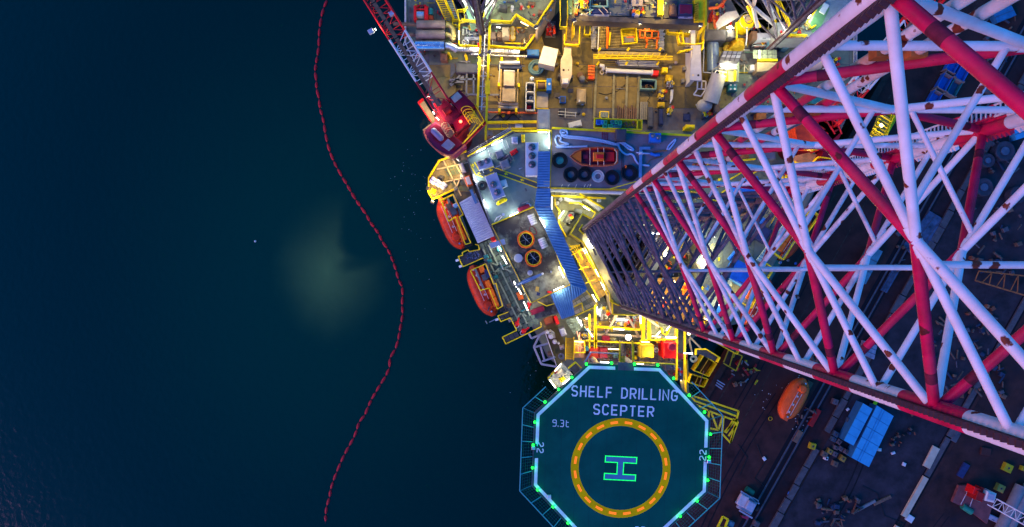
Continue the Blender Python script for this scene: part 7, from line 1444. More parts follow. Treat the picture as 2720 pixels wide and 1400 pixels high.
machine('blue_pump',1864,283,1888,317,MD,0,[blue,navy,yel],48,'blue pump with yellow handle beside the banded chord','pump')
t = thing('tan_tank','tan horizontal tank half hidden by the banded chord','tank',P(2150,170,MD)); part('shell', MB().tube(P(2120,180,MD+2),P(2176,164,MD+2),1.1,20), M('tank_peach',(.52,.38,.28),.5,var=.1), t, True); part('end_cap', MB().ball(P(2120,180,MD+2),.6,1.1,1.1,14,8), M('tank_peach'), t, True)

# ---------------------------------------------------------------- cranes
def crane(lab, foot, head, z0, z1, wpx, zones, body):
    t = thing('pedestal_crane', lab, 'crane', P(*body['ped'], MD))
    part('pedestal', MB().cyl(P(*body['ped'],20), 2.1, MD, 23, 24), cranered, t, True)
    a, b = P(*foot, z0), P(*head, z1); u = (b-a).normalized(); side_ = V((-u.y,u.x,0)).normalized(); w_ = S(wpx, z0)/2; dn = V((0,0,-1.9)); L = (b-a).length
    for (k0,k1,m) in zones:
        for sg in (1,-1):
            for d in (V((0,0,0)), dn): part('boom_chord', MB().tube(a+u*L*k0+side_*sg*w_+d, a+u*L*k1+side_*sg*w_+d, .15 if d.z == 0 else .12, 8), m, t, True)
        n = max(2, int(L*(k1-k0)/1.5)); 
        for nm, o1, o2 in (('top_lacing', side_*w_, -side_*w_), ('side_lacing', side_*w_, side_*w_+dn), ('side_lacing', -side_*w_, -side_*w_+dn), ('bottom_lacing', side_*w_+dn, -side_*w_+dn)):
            mb = MB()
            for i in range(n):
                p0, p1 = a+u*L*(k0+(k1-k0)*i/n), a+u*L*(k0+(k1-k0)*(i+1)/n)
                mb.tube(p0+(o1 if i%2 else o2), p1+(o2 if i%2 else o1), .055, 5); mb.tube(p0+o1, p0+o2, .05, 5)
            part(nm, mb, m, t)
    off = side_*w_*body.get('walk', -.35)
    nseg = 9
    for i in range(nseg): part('boom_walk', MB().beam(a+u*L*i/nseg+off+V((0,0,.05)), a+u*L*((i+1)/nseg-.006)+off+V((0,0,.05)), .52, .08), wood, t)
    return t, a, u, side_, w_
zs = [(0,.24,cranered),(.24,.60,wht),(.60,1,red)]
CR, ca_, cu, cs, cw = crane('red pedestal crane with a red and white boom reaching over the water at left', (1172,278), (905,-145), 26, 32, 47, [(0,.185,cranered),(.185,.455,wht),(.455,1,red)], {'ped':(1200,335),'walk':.28})
CZ = 25.0
def cp(pts, z0, z1, m, nm='house_panel'): return part(nm, MB().pp(pts, z0, z1), m, CR)
mar2 = M('crane_maroon', (.12,.002,.014), .45, var=.12, stain=(.11,.004,.016), samt=.4)
cp([(1163,290),(1178,262),(1225,300),(1206,330),(1190,330)], CZ-2.5, CZ, mar2, 'machinery_house'); cp([(1191,260),(1220,238),(1262,280),(1224,301)], CZ-2, CZ+.6, mar2, 'machinery_house'); part('roof_hatch', MB().pp([(1197,259),(1215,243),(1228,257),(1208,273)], CZ+.6, CZ+.72), M('hatch_sage',(.25,.27,.22),.5), CR)
cp([(1202,326),(1227,305),(1248,321),(1213,352)], CZ-2, CZ+.9, mar2, 'gearbox'); cp([(1113,277),(1126,267),(1160,319),(1147,327)], CZ-2.6, CZ-2.3, M('crane_floor',(.33,.22,.10),.7,var=.3), 'side_platform'); part('guard_rail', MB().rail([P(1113,277,CZ-2.3),P(1126,267,CZ-2.3)],r=.06).rail([P(1113,277,CZ-2.3),P(1147,327,CZ-2.3)],r=.06), red, CR)
cp([(1150,276),(1162,268),(1200,318),(1186,330)], CZ-2, CZ-.2, cranered, 'boom_foot'); cp([(1122,345),(1152,322),(1160,330),(1130,352)], CZ-2.6, CZ-2.4, M('crane_floor'), 'side_platform')
arc = [(1156,323),(1128,345),(1127,353),(1132,366),(1140,378),(1150,389),(1162,399),(1176,407),(1190,412),(1204,411),(1236,384)]
cp(arc, CZ-3.5, CZ-.4, M('crane_dark',(.16,.012,.045),.5,var=.15), 'counterweight'); cp([(1158,328),(1140,345),(1152,370),(1205,400),(1228,382)], CZ-.4, CZ+.1, mar2, 'counterweight_cover'); part('rim', MB().path([P(x,y,CZ-.4) for x,y in arc[1:]], .12, 6), M('rim_salmon',(.45,.10,.06),.5), CR, True)
a=P(1152,348,CZ+.6); b=P(1171,367,CZ+.6); part('air_tank', MB().tube(a,b,.42,16).ball(a,.42,.42,.42,12,7).ball(b,.42,.42,.42,12,7), M('tank_steel',(.16,.16,.24),.4), CR, True)
part('engine_cover', MB().pp([(1190,368),(1208,383),(1191,399),(1172,386)], CZ+.1, CZ+.9), M('cover_grey',(.17,.17,.21),.5,var=.15), CR)
for a,b in (((1262,280),(1289,327)),((1289,327),(1230,388)),((1250,330),(1212,372))): part('frame_beam', MB().beam(P(*a,CZ-1),P(*b,CZ-1),.3,.4), cranered, CR)
panels('deck_grating', (1240,300),(1262,284),(1286,326),(1248,352), 2, 3, CZ-1.6, [M('crane_floor'),M('grating_warm')], CR, gap=.06); part('guard_rail', MB().rail([P(1262,282,CZ-1.5),P(1287,326,CZ-1.5),P(1230,386,CZ-1.5)],r=.06), yel, CR); part('guard_rail', MB().rail([P(1214,355,CZ-1.5),P(1240,338,CZ-1.5),P(1262,300,CZ-1.5)],r=.06), yel, CR)
mb = MB()
for k in range(5):
    c = P(1240+k*5, 292+k*8, CZ+1); mb.path([c+V((.75*math.cos(R(q*20)),.5*math.sin(R(q*20)),.1*k)) for q in range(11)], .05, 5)
for q in range(6): mb.path([P(1229+q*7,300-4*math.sin(q),CZ+1.1), P(1248+q*7,330-4*math.sin(q),CZ+1.4)], .045, 5)
part('ladder_cage', mb, yel, CR)
mb = MB()
for k in range(4): c = P(1183+k*4, 336+k*6, CZ+.8); mb.path([c+V((.55*math.cos(R(q*30)),.55*math.sin(R(q*30)),0)) for q in range(10)], .045, 5)
part('ladder_cage', mb, M('cage_tan',(.55,.33,.12),.5), CR); part('operator_seat', MB().pb(1190,345,1203,362,CZ+.1,CZ+.6,35), brownp, CR)
part('winch_drum', MB().tube(P(1180,300,CZ+.5),P(1195,289,CZ+.5),.5,14), M('dark_red'), CR, True); part('hook_block', MB().pb(1158,262,1170,278,CZ+.5,CZ+1,-30), dgrey, CR)
p=P(1224,324,CZ+1.1); h=part('beacon', MB().cyl(p,.12,CZ+.9,CZ+1.2,8), dgrey, CR); part('lens', MB().ball((p.x,p.y,CZ+1.35),.22,.22,.2), RED, h, True); light('beacon_light','POINT',(p.x,p.y,CZ+1.8),50,(1,.05,.03),h,.15)
for l in ((1134,258,1139,269),(1150,297,1154,303),(996,76,999,81),(1159,312,1166,319)): lamp(l, CZ+.8 if l[0]>1100 else 29.5, CR, LAMP, .06)
light('crane_light','POINT',P(1141,300,CZ+.8),60,WH,CR,.2); light('crane_light','POINT',P(1235,345,CZ+2),130,WARM,CR,.2); light('crane_light','POINT',P(1140,335,CZ-.5),50,WARM,CR,.2)
for x,y,an in ((1039,34,-30),(984,82,-30)): part('floodlight', MB().pb(x-7,y-6,x+7,y+6,29,29.5,an,.06), M('lamp_head',(.35,.36,.42),.5), CR)
part('pipes', MB().tube(P(1265,330,CZ-1),P(1242,362,CZ-1),.07,6), yel, CR)
CS, *_ = crane('starboard crane with a red and white boom pointing up right behind the leg', (2212,318), (2520,-50), 25, 33, 44, [(0,.27,red),(.27,.70,wht),(.70,1,red)], {'ped':(2170,360),'walk':.2})
def cq(pts, z0, z1, m, nm='machinery_house'): return part(nm, MB().pp(pts, z0, z1), m, CS)
cq([(2112,338),(2150,320),(2190,350),(2176,388),(2120,385)], 20, 24, ored); cq([(2155,330),(2205,318),(2235,350),(2185,395)], 19, 23, cranered); cq([(2190,390),(2240,380),(2262,412),(2230,440),(2180,425)], 18, 21, mar2, 'counterweight')
part('ladder_cage', rails([(2135,385),(2165,375),(2190,388),(2160,402),(2135,398)], 22.5, r=.06, post=.5), yel, CS); part('guard_rail', rails([(2085,425),(2120,440),(2148,440),(2165,420),(2200,425)], 20, r=.08), yel, CS); part('deck', MB().pp([(2085,420),(2150,405),(2240,430),(2180,470),(2100,450)], 18.6, 19), M('crane_floor'), CS)
for k in range(7): part('roof_strut', MB().tube(P(2170+k*9,322+k%3*14,23.6),P(2182+k*9,356-k%2*12,23.4),.12,6), M('dark_red') if k%2 else red, CS, True)
p=P(2265,382,22); h=part('beacon', MB().cyl(p,.12,21,22.1,8), dgrey, CS); part('lens', MB().ball((p.x,p.y,22.3),.24,.24,.2), RED, h, True); light('beacon_light','POINT',(p.x,p.y,22.8),50,(1,.05,.03),h,.15)
p=P(2218,315,23); light('crane_light','POINT',P(2200,345,26),110,(1,.4,.2),CS,.3)
t = thing('stair_tower','yellow caged stair tower between the starboard crane and the quay','stair tower',P(2335,345,QZ))
for k in range(4):
    z = 4+k*3; q=[(2302+k*4,372-k*6),(2330+k*4,392-k*6),(2372-k*2,318-k*4),(2345-k*2,298-k*4)]
    part('flight', rails(q+[q[0]], z, r=.06, post=1.2), yel, t)
    for i in range(6): u=i/6; part('tread', MB().beam(P(q[0][0]+(q[3][0]-q[0][0])*u,q[0][1]+(q[3][1]-q[0][1])*u,z+u*2), P(q[1][0]+(q[2][0]-q[1][0])*u,q[1][1]+(q[2][1]-q[1][1])*u,z+u*2), .35,.06), M('tread_olive',(.25,.2,.04),.6), t)

# fine pipework, trays and cables over the drill floor, jacking frames and bow deck
rr = random.Random(123)
def pipework(host, x0, y0, x1, y1, z, n, mats, ang=2):
    for k in range(n):
        x, y = rr.uniform(x0,x1), rr.uniform(y0,y1); l = rr.uniform(6,26); a = R(ang + rr.choice((0,0,90,90,45))); h = z + rr.uniform(.1,.7)
        x2 = min(max(x+l*math.cos(a), x0), x1); y2 = min(max(y+l*math.sin(a), y0), y1)
        if abs(x2-x)+abs(y2-y) < 3: continue
        t = rr.random()
        if t < .6: part('pipe_run', MB().path([P(x,y,z),P(x,y,h),P(x2,y2,h),P(x2,y2,z)], rr.uniform(.03,.08), 6), rr.choice(mats), host, True)
        elif t < .8: part('cable_tray', MB().beam(P(x,y,h),P(x2,y2,h),rr.uniform(.12,.3),.06), rr.choice(mats), host)
        else:
            p = P(x,y,z); part('valve', MB().cyl(p,.1,z,h,7).torus(p,.17,.03,h+.03,10,4), rr.choice((red,yel,grey,blue)), host, True)
pm_ = [yeld, grey, brownp, steel, cream, dgrey, orange, M('pale_green')]
pipework(DF,1512,-2,1875,38,DZ+.3,70,pm_); pipework(JF,1310,2,1465,56,MD+6,26,[grey,brownp,dgrey,cream],-30); pipework(BAY,1226,68,1400,126,MD+1.2,60,pm_); pipework(BW,1550,845,1700,880,BZ,40,pm_); pipework(BW,1540,905,1798,962,BZ-1.5,80,pm_); pipework(BW,1705,848,1798,902,BZ,34,pm_)
pipework(HULL,1085,2,1215,58,MD,36,[grey,brownp,yeld,dgrey,red]); pipework(HULL,1190,62,1222,132,MD,24,pm_); pipework(HULL,1880,60,2130,190,MD,90,pm_); pipework(HULL,1960,200,2240,320,MD,80,pm_); pipework(A3,2070,62,2150,100,MD+6,26,pm_); pipework(SB,1870,460,2120,800,ZL,60,[grey,dgrey,yeld,blue,wht],-60); pipework(SB,1700,620,1850,830,MD+3,60,pm_,-60); pipework(LB,1285,660,1400,860,ZL,26,[grey,dgrey,teal,steel],63); pipework(ACC,1255,400,1420,560,ZA,22,[steel,grey,wht,dgrey],-20)

tw = [o for o in sc.objects if o.name.startswith('stair_tower') and o.get('category') == 'stair tower' and 'caged' in o['label']][0]
h = part('lamp', MB().beam(P(2338,330,17), P(2344,336,17), .3, .3), LAMPY, tw); light('added_tower_light', 'POINT', P(2341,333,18.2), 420, WARM, h, .3)  # glowing bar and point light added to brighten the yellow tower
part('cage_bars', MB().path([P(2300,374,4),P(2302,372,16)],.07,5).path([P(2330,394,4),P(2334,388,16)],.07,5).path([P(2374,318,4),P(2368,306,16)],.07,5).path([P(2345,298,4),P(2352,288,16)],.07,5), yel, tw)
for k in range(8): part('cage_bar', MB().tube(P(2304+k*5,368-k*9,15+k%2), P(2334+k*4.5,386-k*9,15+k%2), .07, 5), yel, tw)
# ---------------------------------------------------------------- quay and yard
t = lifeboat(2078,1112,2136,1006, QZ+1.7, 3.6, 'orange enclosed lifeboat standing on the dark quay', 1, M('boat_orange',(.72,.095,.015),.35,var=.1,stain=(.62,.09,.03),samt=.5))
for i,(x,y,lab) in enumerate(((2535,170,'upper left blue open container of the five by the brace'),(2512,217,'middle left blue open container of the five by the brace'),(2485,262,'lowest left blue open container of the five by the brace'),(2560,192,'upper right blue open container of the five by the brace'),(2538,232,'lower right teal-blue open container of the five by the brace'))):
    t = thing('open_container', lab, 'container', P(x,y,QZ), 'blue open containers on the quay'); c = P(x,y,QZ+1.4); u = V((.4898,.8718,0)); 
    m = teal if i==4 else blue
    a_ = math.degrees(math.atan2(u.y,u.x))
    part('floor', MB().box(c,2.5,1.35,QZ+.1,QZ+.25,a_), M('cont_blue',(.01,.14,.50),.45,var=.15) if i!=4 else M('cont_teal',(.01,.10,.20),.5), t)
    n_ = V((-u.y,u.x,0))
    for sg in (1,-1):
        part('side', MB().beam(c+n_*sg*.75-u*1.35-V((0,0,.7)), c+n_*sg*.75+u*1.35-V((0,0,.7)), .08, 1.2), m, t); part('end', MB().beam(c+u*sg*1.35-n_*.75-V((0,0,.7)), c+u*sg*1.35+n_*.75-V((0,0,.7)), .08, 1.2), M('cont_end',(.25,.18,.16),.6), t)
        for s2 in (1,-1): part('corner_post', MB().box(c+u*sg*1.4+n_*s2*.8,.16,.16,QZ,QZ+1.6,a_), M('cont_end'), t)
    for k in range(4): part('rib', MB().box(c-u*(1-.6*k)+n_*.62,.3,.12,QZ+.25,QZ+.8,a_), steel, t)
for q,lab,cut in (([(2293,1071),(2318,1086),(2267,1184),(2242,1170)],'narrower sky-blue covered container at the left of the pair in the yard',1),([(2330,1077),(2374,1105),(2308,1241),(2262,1216)],'wider sky-blue covered container with a ridge seam in the yard',2)):
    c=[sum(p[0] for p in q)/4,sum(p[1] for p in q)/4]; t=thing('covered_container',lab,'container',P(*c,QZ)); part('body', MB().pp(q,QZ,QZ+2.4), M('cont_side',(.02,.12,.25),.5), t)
    A,B,C_,D=[V((*p,0)) for p in q]
    for k in range(5):
        u0,u1=k/5+.004,(k+1)/5-.004; qq=[A.lerp(D,u0),B.lerp(C_,u0),B.lerp(C_,u1),A.lerp(D,u1)]; part('cover_sheet', MB().pp([(p.x,p.y) for p in qq],QZ+2.38,QZ+2.5+random.uniform(0,.02)), sblue, t)
    if cut==2: part('seam', MB().beam(P(*A.lerp(B,.32).xy,QZ+2.54),P(*D.lerp(C_,.32).xy,QZ+2.54),.1,.06), M('seam_blue',(.02,.18,.34),.5), t); part('seam', MB().beam(P(*A.lerp(B,.45).xy,QZ+2.54),P(*D.lerp(C_,.45).xy,QZ+2.54),.05,.05), M('seam_blue'), t)
blkc=M('block_concrete',(.09,.075,.08),.85,var=.25); blky=M('block_yellow',(.22,.15,.03),.8,var=.25); blkb=M('block_blue',(.03,.06,.09),.7,var=.25)
def cblock(x,y,s,an,m,lab,group=None,z=QZ):
    t=thing('mooring_block',lab,'concrete block',P(x,y,z),group); part('block', MB().pb(x-s/2,y-s/2,x+s/2,y+s/2,z,z+.8,an,.07), m, t); p=P(x,y,z+.8); part('lifting_eye', MB().torus(p,.14,.05,z+.82,10,5), dgrey, t, True); part('recess', MB().cyl(p,.13,z+.78,z+.805,10), black, t)
    return t
for x,y,s,an,m,lab in ((2222,1154,14,30,blkb,'bluish concrete block at the top of the cluster beside the sky-blue container'),(2216,1168,12,25,blkb,'bluish concrete block on the left rim of the cluster'),(2230,1174,13,40,blkc,'grey concrete block in the upper middle of the cluster'),(2222,1190,11,20,blkc,'brownish concrete block at the heart of the cluster'),(2234,1192,12,35,blkc,'grey block right of the cluster heart'),(2248,1200,12,28,blkc,'grey block on the right rim of the cluster'),(2206,1200,13,30,blky,'yellowish block on the left below the cluster heart'),(2219,1207,13,25,blkc,'dark grey block between the two yellowish blocks'),(2240,1219,15,30,blky,'yellowish block lowest at right of the cluster'),(2192,1208,15,25,M('block_brown',(.12,.08,.055),.8),'long brown block at the lower left of the cluster'),(2220,1233,14,20,M('block_brown'),'brown block at the very bottom of the cluster'),(2258,1118,12,25,blkb,'lone bluish block between kerb and container'),(2220,1068,15,20,blkc,'grey block standing on the kerb line'),(2628,238,17,20,blkc,'grey block near the crimson brace at upper right'),(2160,1186,16,15,M('block_bright',(.34,.27,.01),.7,var=.2),'bright yellow block by the kerb'),(2680,1244,22,25,M('block_bright'),'larger yellow block on the brown yard at right'),(2660,1298,20,25,M('block_gold',(.28,.2,.04),.7,var=.2),'gold block between the yellow block and the crane'),(2722,1246,12,20,M('block_bright'),'yellow block cut by the right edge of the photo'),(2196,1218,9,10,wht,'small white block by the cluster')): cblock(x,y,s,an,m,lab)
t=thing('grey_loader','pale grey wheeled loader parked near the crane track','loader',P(1985,1335,QZ))
part('chassis', MB().pb(1966,1318,2008,1362,QZ+.5,QZ+1.2,28,.08), lav, t); part('cab', MB().pb(1984,1334,2006,1358,QZ+1.2,QZ+2.4,28,.1), M('cab_blue',(.26,.30,.38),.4), t); part('hood', MB().pb(1962,1316,1986,1346,QZ+1.2,QZ+1.9,28,.1), M('hood_pale',(.42,.38,.40),.5), t)
for a,b in (((1968,1305),(2014,1334)),((1954,1332),(1968,1346)),((1964,1356),(1998,1376)),((2000,1322),(2016,1338)),((1970,1308),(1978,1322))): part('arm', MB().beam(P(*a,QZ+1.5),P(*b,QZ+1.5),.24,.25), lav, t)
for x,y in ((1958,1330),(1976,1364),(1990,1316),(2010,1350)): part('wheel', MB().tube(P(x-3,y-2,QZ+.5),P(x+3,y+2,QZ+.5),.5,14), black, t, True)
solo('red_cone_box', MB().pb(1972,1366,1990,1378,QZ,QZ+.8,20), M('box_magenta',(.25,.02,.06),.6), 'dark red box at the foot of the grey loader', 'box'); p=P(1990,1304,QZ); solo('green_drum', MB().tube(P(1982,1298,QZ+.45),P(2000,1310,QZ+.45),.5,14), M('drum_green',(.01,.12,.07),.5), 'green drum lying above the grey loader', 'drum', smooth=True)
t=thing('yellow_trestle','yellow frame at the lower edge of the quay beside the helideck','frame',P(1925,1388,QZ))
for a,b in (((1906,1400),(1920,1372)),((1924,1404),(1934,1380)),((1906,1400),(1924,1404)),((1920,1372),(1934,1380)),((1930,1400),(1946,1408))): part('bar', MB().beam(P(*a,QZ+1.2),P(*b,QZ+1.2),.3,.3), yel, t)
crate('quay_box',1934,1386,1950,1402,QZ,1,20,M('teal_blue'),'teal box beside the yellow frame','box'); crate('quay_box',2003,1386,2018,1400,QZ,.9,25,blkc,'grey block at the bottom end of the track','box')
rr=random.Random(77)
tyk=M('log_brown',(.11,.06,.045),.85,var=.3); log0=None
for i in range(11):
    x,y=2150+rr.uniform(0,38),932+rr.uniform(0,30)
    p=P(x,y,QZ+.4)
    if log0 is None: log0=thing('rusty_ball','rusty ball float in the heap between the crimson brace and the lower chord','float',p,'rusty ball floats'); part('shell', MB().ball(p,.42,.42,.4,12,7), tyk, log0, True)
    else: dup(log0,p)
t=thing('yellow_girder','long yellow girder lying in the yard under the lower chord','girder',P(2350,1020,QZ)); part('web', MB().beam(P(2384,958,QZ+.4),P(2322,1076,QZ+.4),.25,.7), yeld, t); part('flange', MB().beam(P(2384,958,QZ+.8),P(2322,1076,QZ+.8),.6,.08), yel, t)
t=thing('yard_crane','mobile crane with a white lattice boom at the lower right corner','crane',P(2600,1330,QZ))
part('base', MB().pp([(2548,1290),(2572,1290),(2640,1330),(2622,1392),(2570,1352),(2530,1334)],QZ,QZ+.6), M('base_brown',(.16,.05,.05),.7,var=.2), t)
for a,b in (((2574,1298),(2552,1340)),((2592,1300),(2576,1346)),((2566,1306),(2584,1312))): part('stripe', MB().beam(P(*a,QZ+.66),P(*b,QZ+.66),.12,.06), M('stripe_pale',(.5,.4,.38),.6), t)
for x0,y0,x1,y1,m,h in ((2586,1296,2604,1316,red,2),(2594,1308,2614,1332,M('dark_red'),2.4),(2604,1298,2622,1310,red,1.6),(2600,1326,2608,1334,teal,1.2)): part('machine_block', MB().pb(x0,y0,x1,y1,QZ+.6,QZ+.6+h,20,.06), m, t)
part('cab', MB().pb(2620,1308,2646,1334,QZ+.6,QZ+3.2,15,.15), wht, t); part('cab_roof', MB().pb(2624,1312,2642,1328,QZ+3.2,QZ+3.35,15), lav, t)
a,b=P(2642,1336,QZ+3.5),P(2790,1418,QZ+9); u=(b-a).normalized(); s_=V((-u.y,u.x,0)).normalized()
for sg in (1,-1):
    for dz in (0,-1.2): part('boom_chord', MB().tube(a+s_*sg*.75+V((0,0,dz)),b+s_*sg*.75+V((0,0,dz)),.09,6), wht, t, True)
mb=MB(); n=9
for i in range(n):
    p0,p1=a.lerp(b,i/n),a.lerp(b,(i+1)/n); mb.tube(p0+s_*.75*(1 if i%2 else -1),p1+s_*.75*(-1 if i%2 else 1),.05,5).tube(p0+s_*.75,p0-s_*.75,.05,5).tube(p0+s_*.75,p1+s_*.75-V((0,0,1.2)),.04,5).tube(p0-s_*.75,p1-s_*.75-V((0,0,1.2)),.04,5)
part('boom_lacing', mb, wht, t)
solo('green_cylinder', MB().tube(P(2556,1344,QZ+.5),P(2580,1360,QZ+.5),.5,14), M('cyl_green',(.02,.20,.12),.5), 'green cylinder beside the yard crane base', 'cylinder', smooth=True)
for x,lab in ((2690,'left grey pipe of the big pair under the yard crane boom'),(2712,'right grey pipe of the big pair under the yard crane boom')): solo('large_pipe', MB().tube(P(x+22,1290,QZ+.8),P(x-40,1420,QZ+.8),.85,18), grey, lab, 'pipe', smooth=True)
crate('plank_stack',2624,1370,2652,1384,QZ,.5,25,lav,'pale plank stack behind the yard crane','planks')
# yard scrap and goods
for i,(x,y,w_,h_,an,m,z,lab) in enumerate(((2462,1298,26,60,29,cream,.15,'x'),(2640,300,40,30,-60,asph2,.1,'x'))): pass
SC=[brownp,M('scrap_rust',(.16,.06,.035),.85,var=.3),M('scrap_blue',(.015,.03,.06),.7,var=.3),dgrey,M('scrap_tan',(.09,.065,.05),.8,var=.3)]
def scrapheap(x,y,w_,h_,n,seed,lab,name='scrap_heap',mats=SC,ln=(8,30)):
    q=random.Random(seed); c=P(x,y,QZ); t=thing(name,lab,'scrap',c); by={}
    for k in range(n):
        m=q.choice(mats); px_,py_=x+q.uniform(-w_/2,w_/2),y+q.uniform(-h_/2,h_/2); an=q.uniform(0,180); l=q.uniform(*ln); z=QZ+q.uniform(.05,.6)
        if q.random()<.6:
            a,b=P(px_-l/2*math.cos(R(an)),py_-l/2*math.sin(R(an)),z+.15),P(px_+l/2*math.cos(R(an)),py_+l/2*math.sin(R(an)),z+.15+q.uniform(-.1,.3)); 
            part('bar', MB().beam(a,b,q.uniform(.12,.3),q.uniform(.1,.25)) if q.random()<.6 else MB().tube(a,b,q.uniform(.08,.2),7), m, t)
        else: part('lump', MB().pb(px_-l/4,py_-l/5,px_+l/4,py_+l/5,QZ,z+.3,an,.06), m, t)
scrapheap(2230,1360,120,70,34,1,'rusty scrap and pipes strewn at the bottom of the yard'); scrapheap(2570,880,180,150,46,2,'dark scrap yard seen between the lower white braces'); scrapheap(2640,640,150,180,46,3,'blue-black scrap piles at the right edge between braces'); scrapheap(2400,1170,60,60,12,4,'small debris beside the wider sky-blue container',ln=(5,18)); scrapheap(2590,1010,160,90,30,5,'rusty frames under the crimson brace at right'); scrapheap(2410,640,60,160,18,6,'blue rusty plates lying behind the central brace node'); scrapheap(1975,990,70,70,22,7,'tubes and frames at the quay edge by the walkway tip',mats=[brownp,grey,yeld,M('dark_red')]); scrapheap(2140,1090,60,90,14,8,'litter strip between the crane track and the kerb',ln=(4,14)); scrapheap(2660,90,100,150,26,9,'metal goods in the far upper right of the yard'); scrapheap(2450,1090,60,40,12,10,'red and blue framework lying right of the sky-blue container',mats=[M('scrap_rust'),blue],ln=(10,28)); scrapheap(2660,420,110,90,20,11,'round drums and scrap by the toothed chord',mats=[M('scrap_blue'),dgrey,M('scrap_tan')])
for x,y,r,lab in ((2655,405,26,'large blue-black spool by the toothed chord'),(2610,430,18,'smaller dark spool beside the large blue-black spool'),(2600,500,24,'dark spool at the right behind the crimson brace'),(2690,520,22,'dark spool at the right edge below the large spool')):
    p=P(x,y,QZ); rr_=S(r,QZ); t=thing('spool',lab,'cable spool',p); part('flange', MB().lathe(p,[(rr_,QZ),(rr_,QZ+1.4),(rr_*.9,QZ+1.5),(rr_*.5,QZ+1.3),(0,QZ+1.3)],24), M('spool_dark',(.03,.035,.05),.7,var=.3), t, True); part('hub', MB().cyl(p,rr_*.42,QZ+1.2,QZ+1.45,16), M('spool_hub',(.05,.08,.12),.6), t)
for q,m,h,lab in (([(2318,655),(2345,668),(2300,755),(2272,742)],M('tarp_teal',(.05,.17,.22),.6),2.2,'blue-green covered container by the central white brace'),([(2440,370),(2488,375),(2470,400),(2430,396)],M('tarp_blue',(.02,.14,.26),.6),1.5,'blue tarpaulin pile under the thin white brace'),([(2400,650),(2470,560),(2520,590),(2440,700)],M('steel_blue_plate',(.04,.07,.12),.6,var=.4),.3,'large rusty blue plate behind the central brace node'),([(2630,20),(2680,0),(2700,40),(2650,60)],M('tarp_blue'),1.2,'blue sheeted stack in the upper right corner'),([(2690,330),(2720,318),(2735,360),(2700,372)],sblue,1.4,'sky-blue container corner at the right edge'),([(2340,770),(2380,700),(2396,708),(2356,778)],M('steel_blue_plate'),.4,'narrow blue plate right of the blue-green container'),([(2296,905),(2330,918),(2322,955),(2288,940)],M('tarp_pale',(.16,.20,.26),.7,var=.3),1,'pale blue sheeted pile near the kerb under the chord')):
    c=[sum(p[0] for p in q)/4,sum(p[1] for p in q)/4]; t=thing('yard_stack',lab,'stack',P(*c,QZ)); part('body', MB().pp(q,QZ,QZ+h), m, t)
    A,B,C_,D=[V((*p,0)) for p in q]
    for k in (.33,.66): part('strap', MB().beam(P(*A.lerp(D,k).xy,QZ+h+.03),P(*B.lerp(C_,k).xy,QZ+h+.03),.07,.05), dgrey, t)
t=thing('rusty_truss','rusty orange lattice truss lying at the right edge of the yard','truss',P(2650,740,QZ)); tm=M('truss_rust',(.30,.10,.03),.8,var=.3)
a0,a1,b0,b1=P(2590,745,QZ+1.5),P(2740,790,QZ+1.5),P(2600,720,QZ+1.5),P(2740,735,QZ+1.5)
for a,b in ((a0,a1),(b0,b1)): part('chord', MB().beam(a,b,.2,.2), tm, t)
for k in range(8): part('lacing', MB().beam(a0.lerp(a1,k/8),b0.lerp(b1,(k+(k%2))/8),.12,.12), tm, t)
t=thing('edge_rack','white pipe rack frame at the quay edge beside the walkway','rack',P(1945,985,QZ))
for a,b in (((1935,930),(1972,946)),((1972,946),(1955,985)),((1935,930),(1922,962)),((1922,965),(1955,985)),((1905,1010),(1925,1022)),((1903,1016),(1921,1028)),((1901,1022),(1918,1034)),((1948,938),(1938,972)),((1960,920),(1948,950))): part('bar', MB().beam(P(*a,QZ+1.5),P(*b,QZ+1.5),.18,.18), lav if a[1]>1000 else yeld, t)
t=thing('rubbish','white scraps scattered around the quay lifeboat','litter',P(2090,1060,QZ)); q=random.Random(4); mb=MB()
for k in range(34):
    x,y=q.choice(((2085,1030),(2040,1060),(2110,1130),(2150,1010)));  p=P(x+q.gauss(0,18),y+q.gauss(0,18),QZ); mb.box((p.x,p.y),q.uniform(.06,.2),q.uniform(.05,.12),QZ+.01,QZ+.06,q.uniform(0,90))
part('scraps', mb, wht, t, kind='stuff')
for x,y,w_,h_,lab in ((2337,1195,10,8,'white rag at the lower side of the wider sky-blue container'),(2374,1204,10,6,'white rag further right in the yard'),(2403,1234,9,9,'lone white rag below the others'),(2253,1088,8,6,'white can by the narrower sky-blue container'),(2031,1219,8,10,'pale stone on the open quay'),(2098,1312,9,8,'small blue box beside the track'),(2418,1378,20,18,'grey canvas heap at the bottom of the yard'),(2176,1330,10,10,'round rusty pot in the lower yard')):
    solo('rag' if 'rag' in lab else 'yard_item', MB().pb(x-w_/2,y-h_/2,x+w_/2,y+h_/2,QZ,QZ+.3,q.uniform(-40,40),.08), blue if 'blue box' in lab else (brownp if 'rusty' in lab else wht), lab, 'rag' if 'rag' in lab else 'yard item')
p=P(2046,1112,QZ); t=thing('round_mark','small yellow and black ring on the quay below the lifeboat','ring',p); part('ring', MB().torus(p,.3,.06,QZ+.06,16,5), yeld, t, True); part('disc', MB().cyl(p,.2,QZ,QZ+.05,12), black, t)
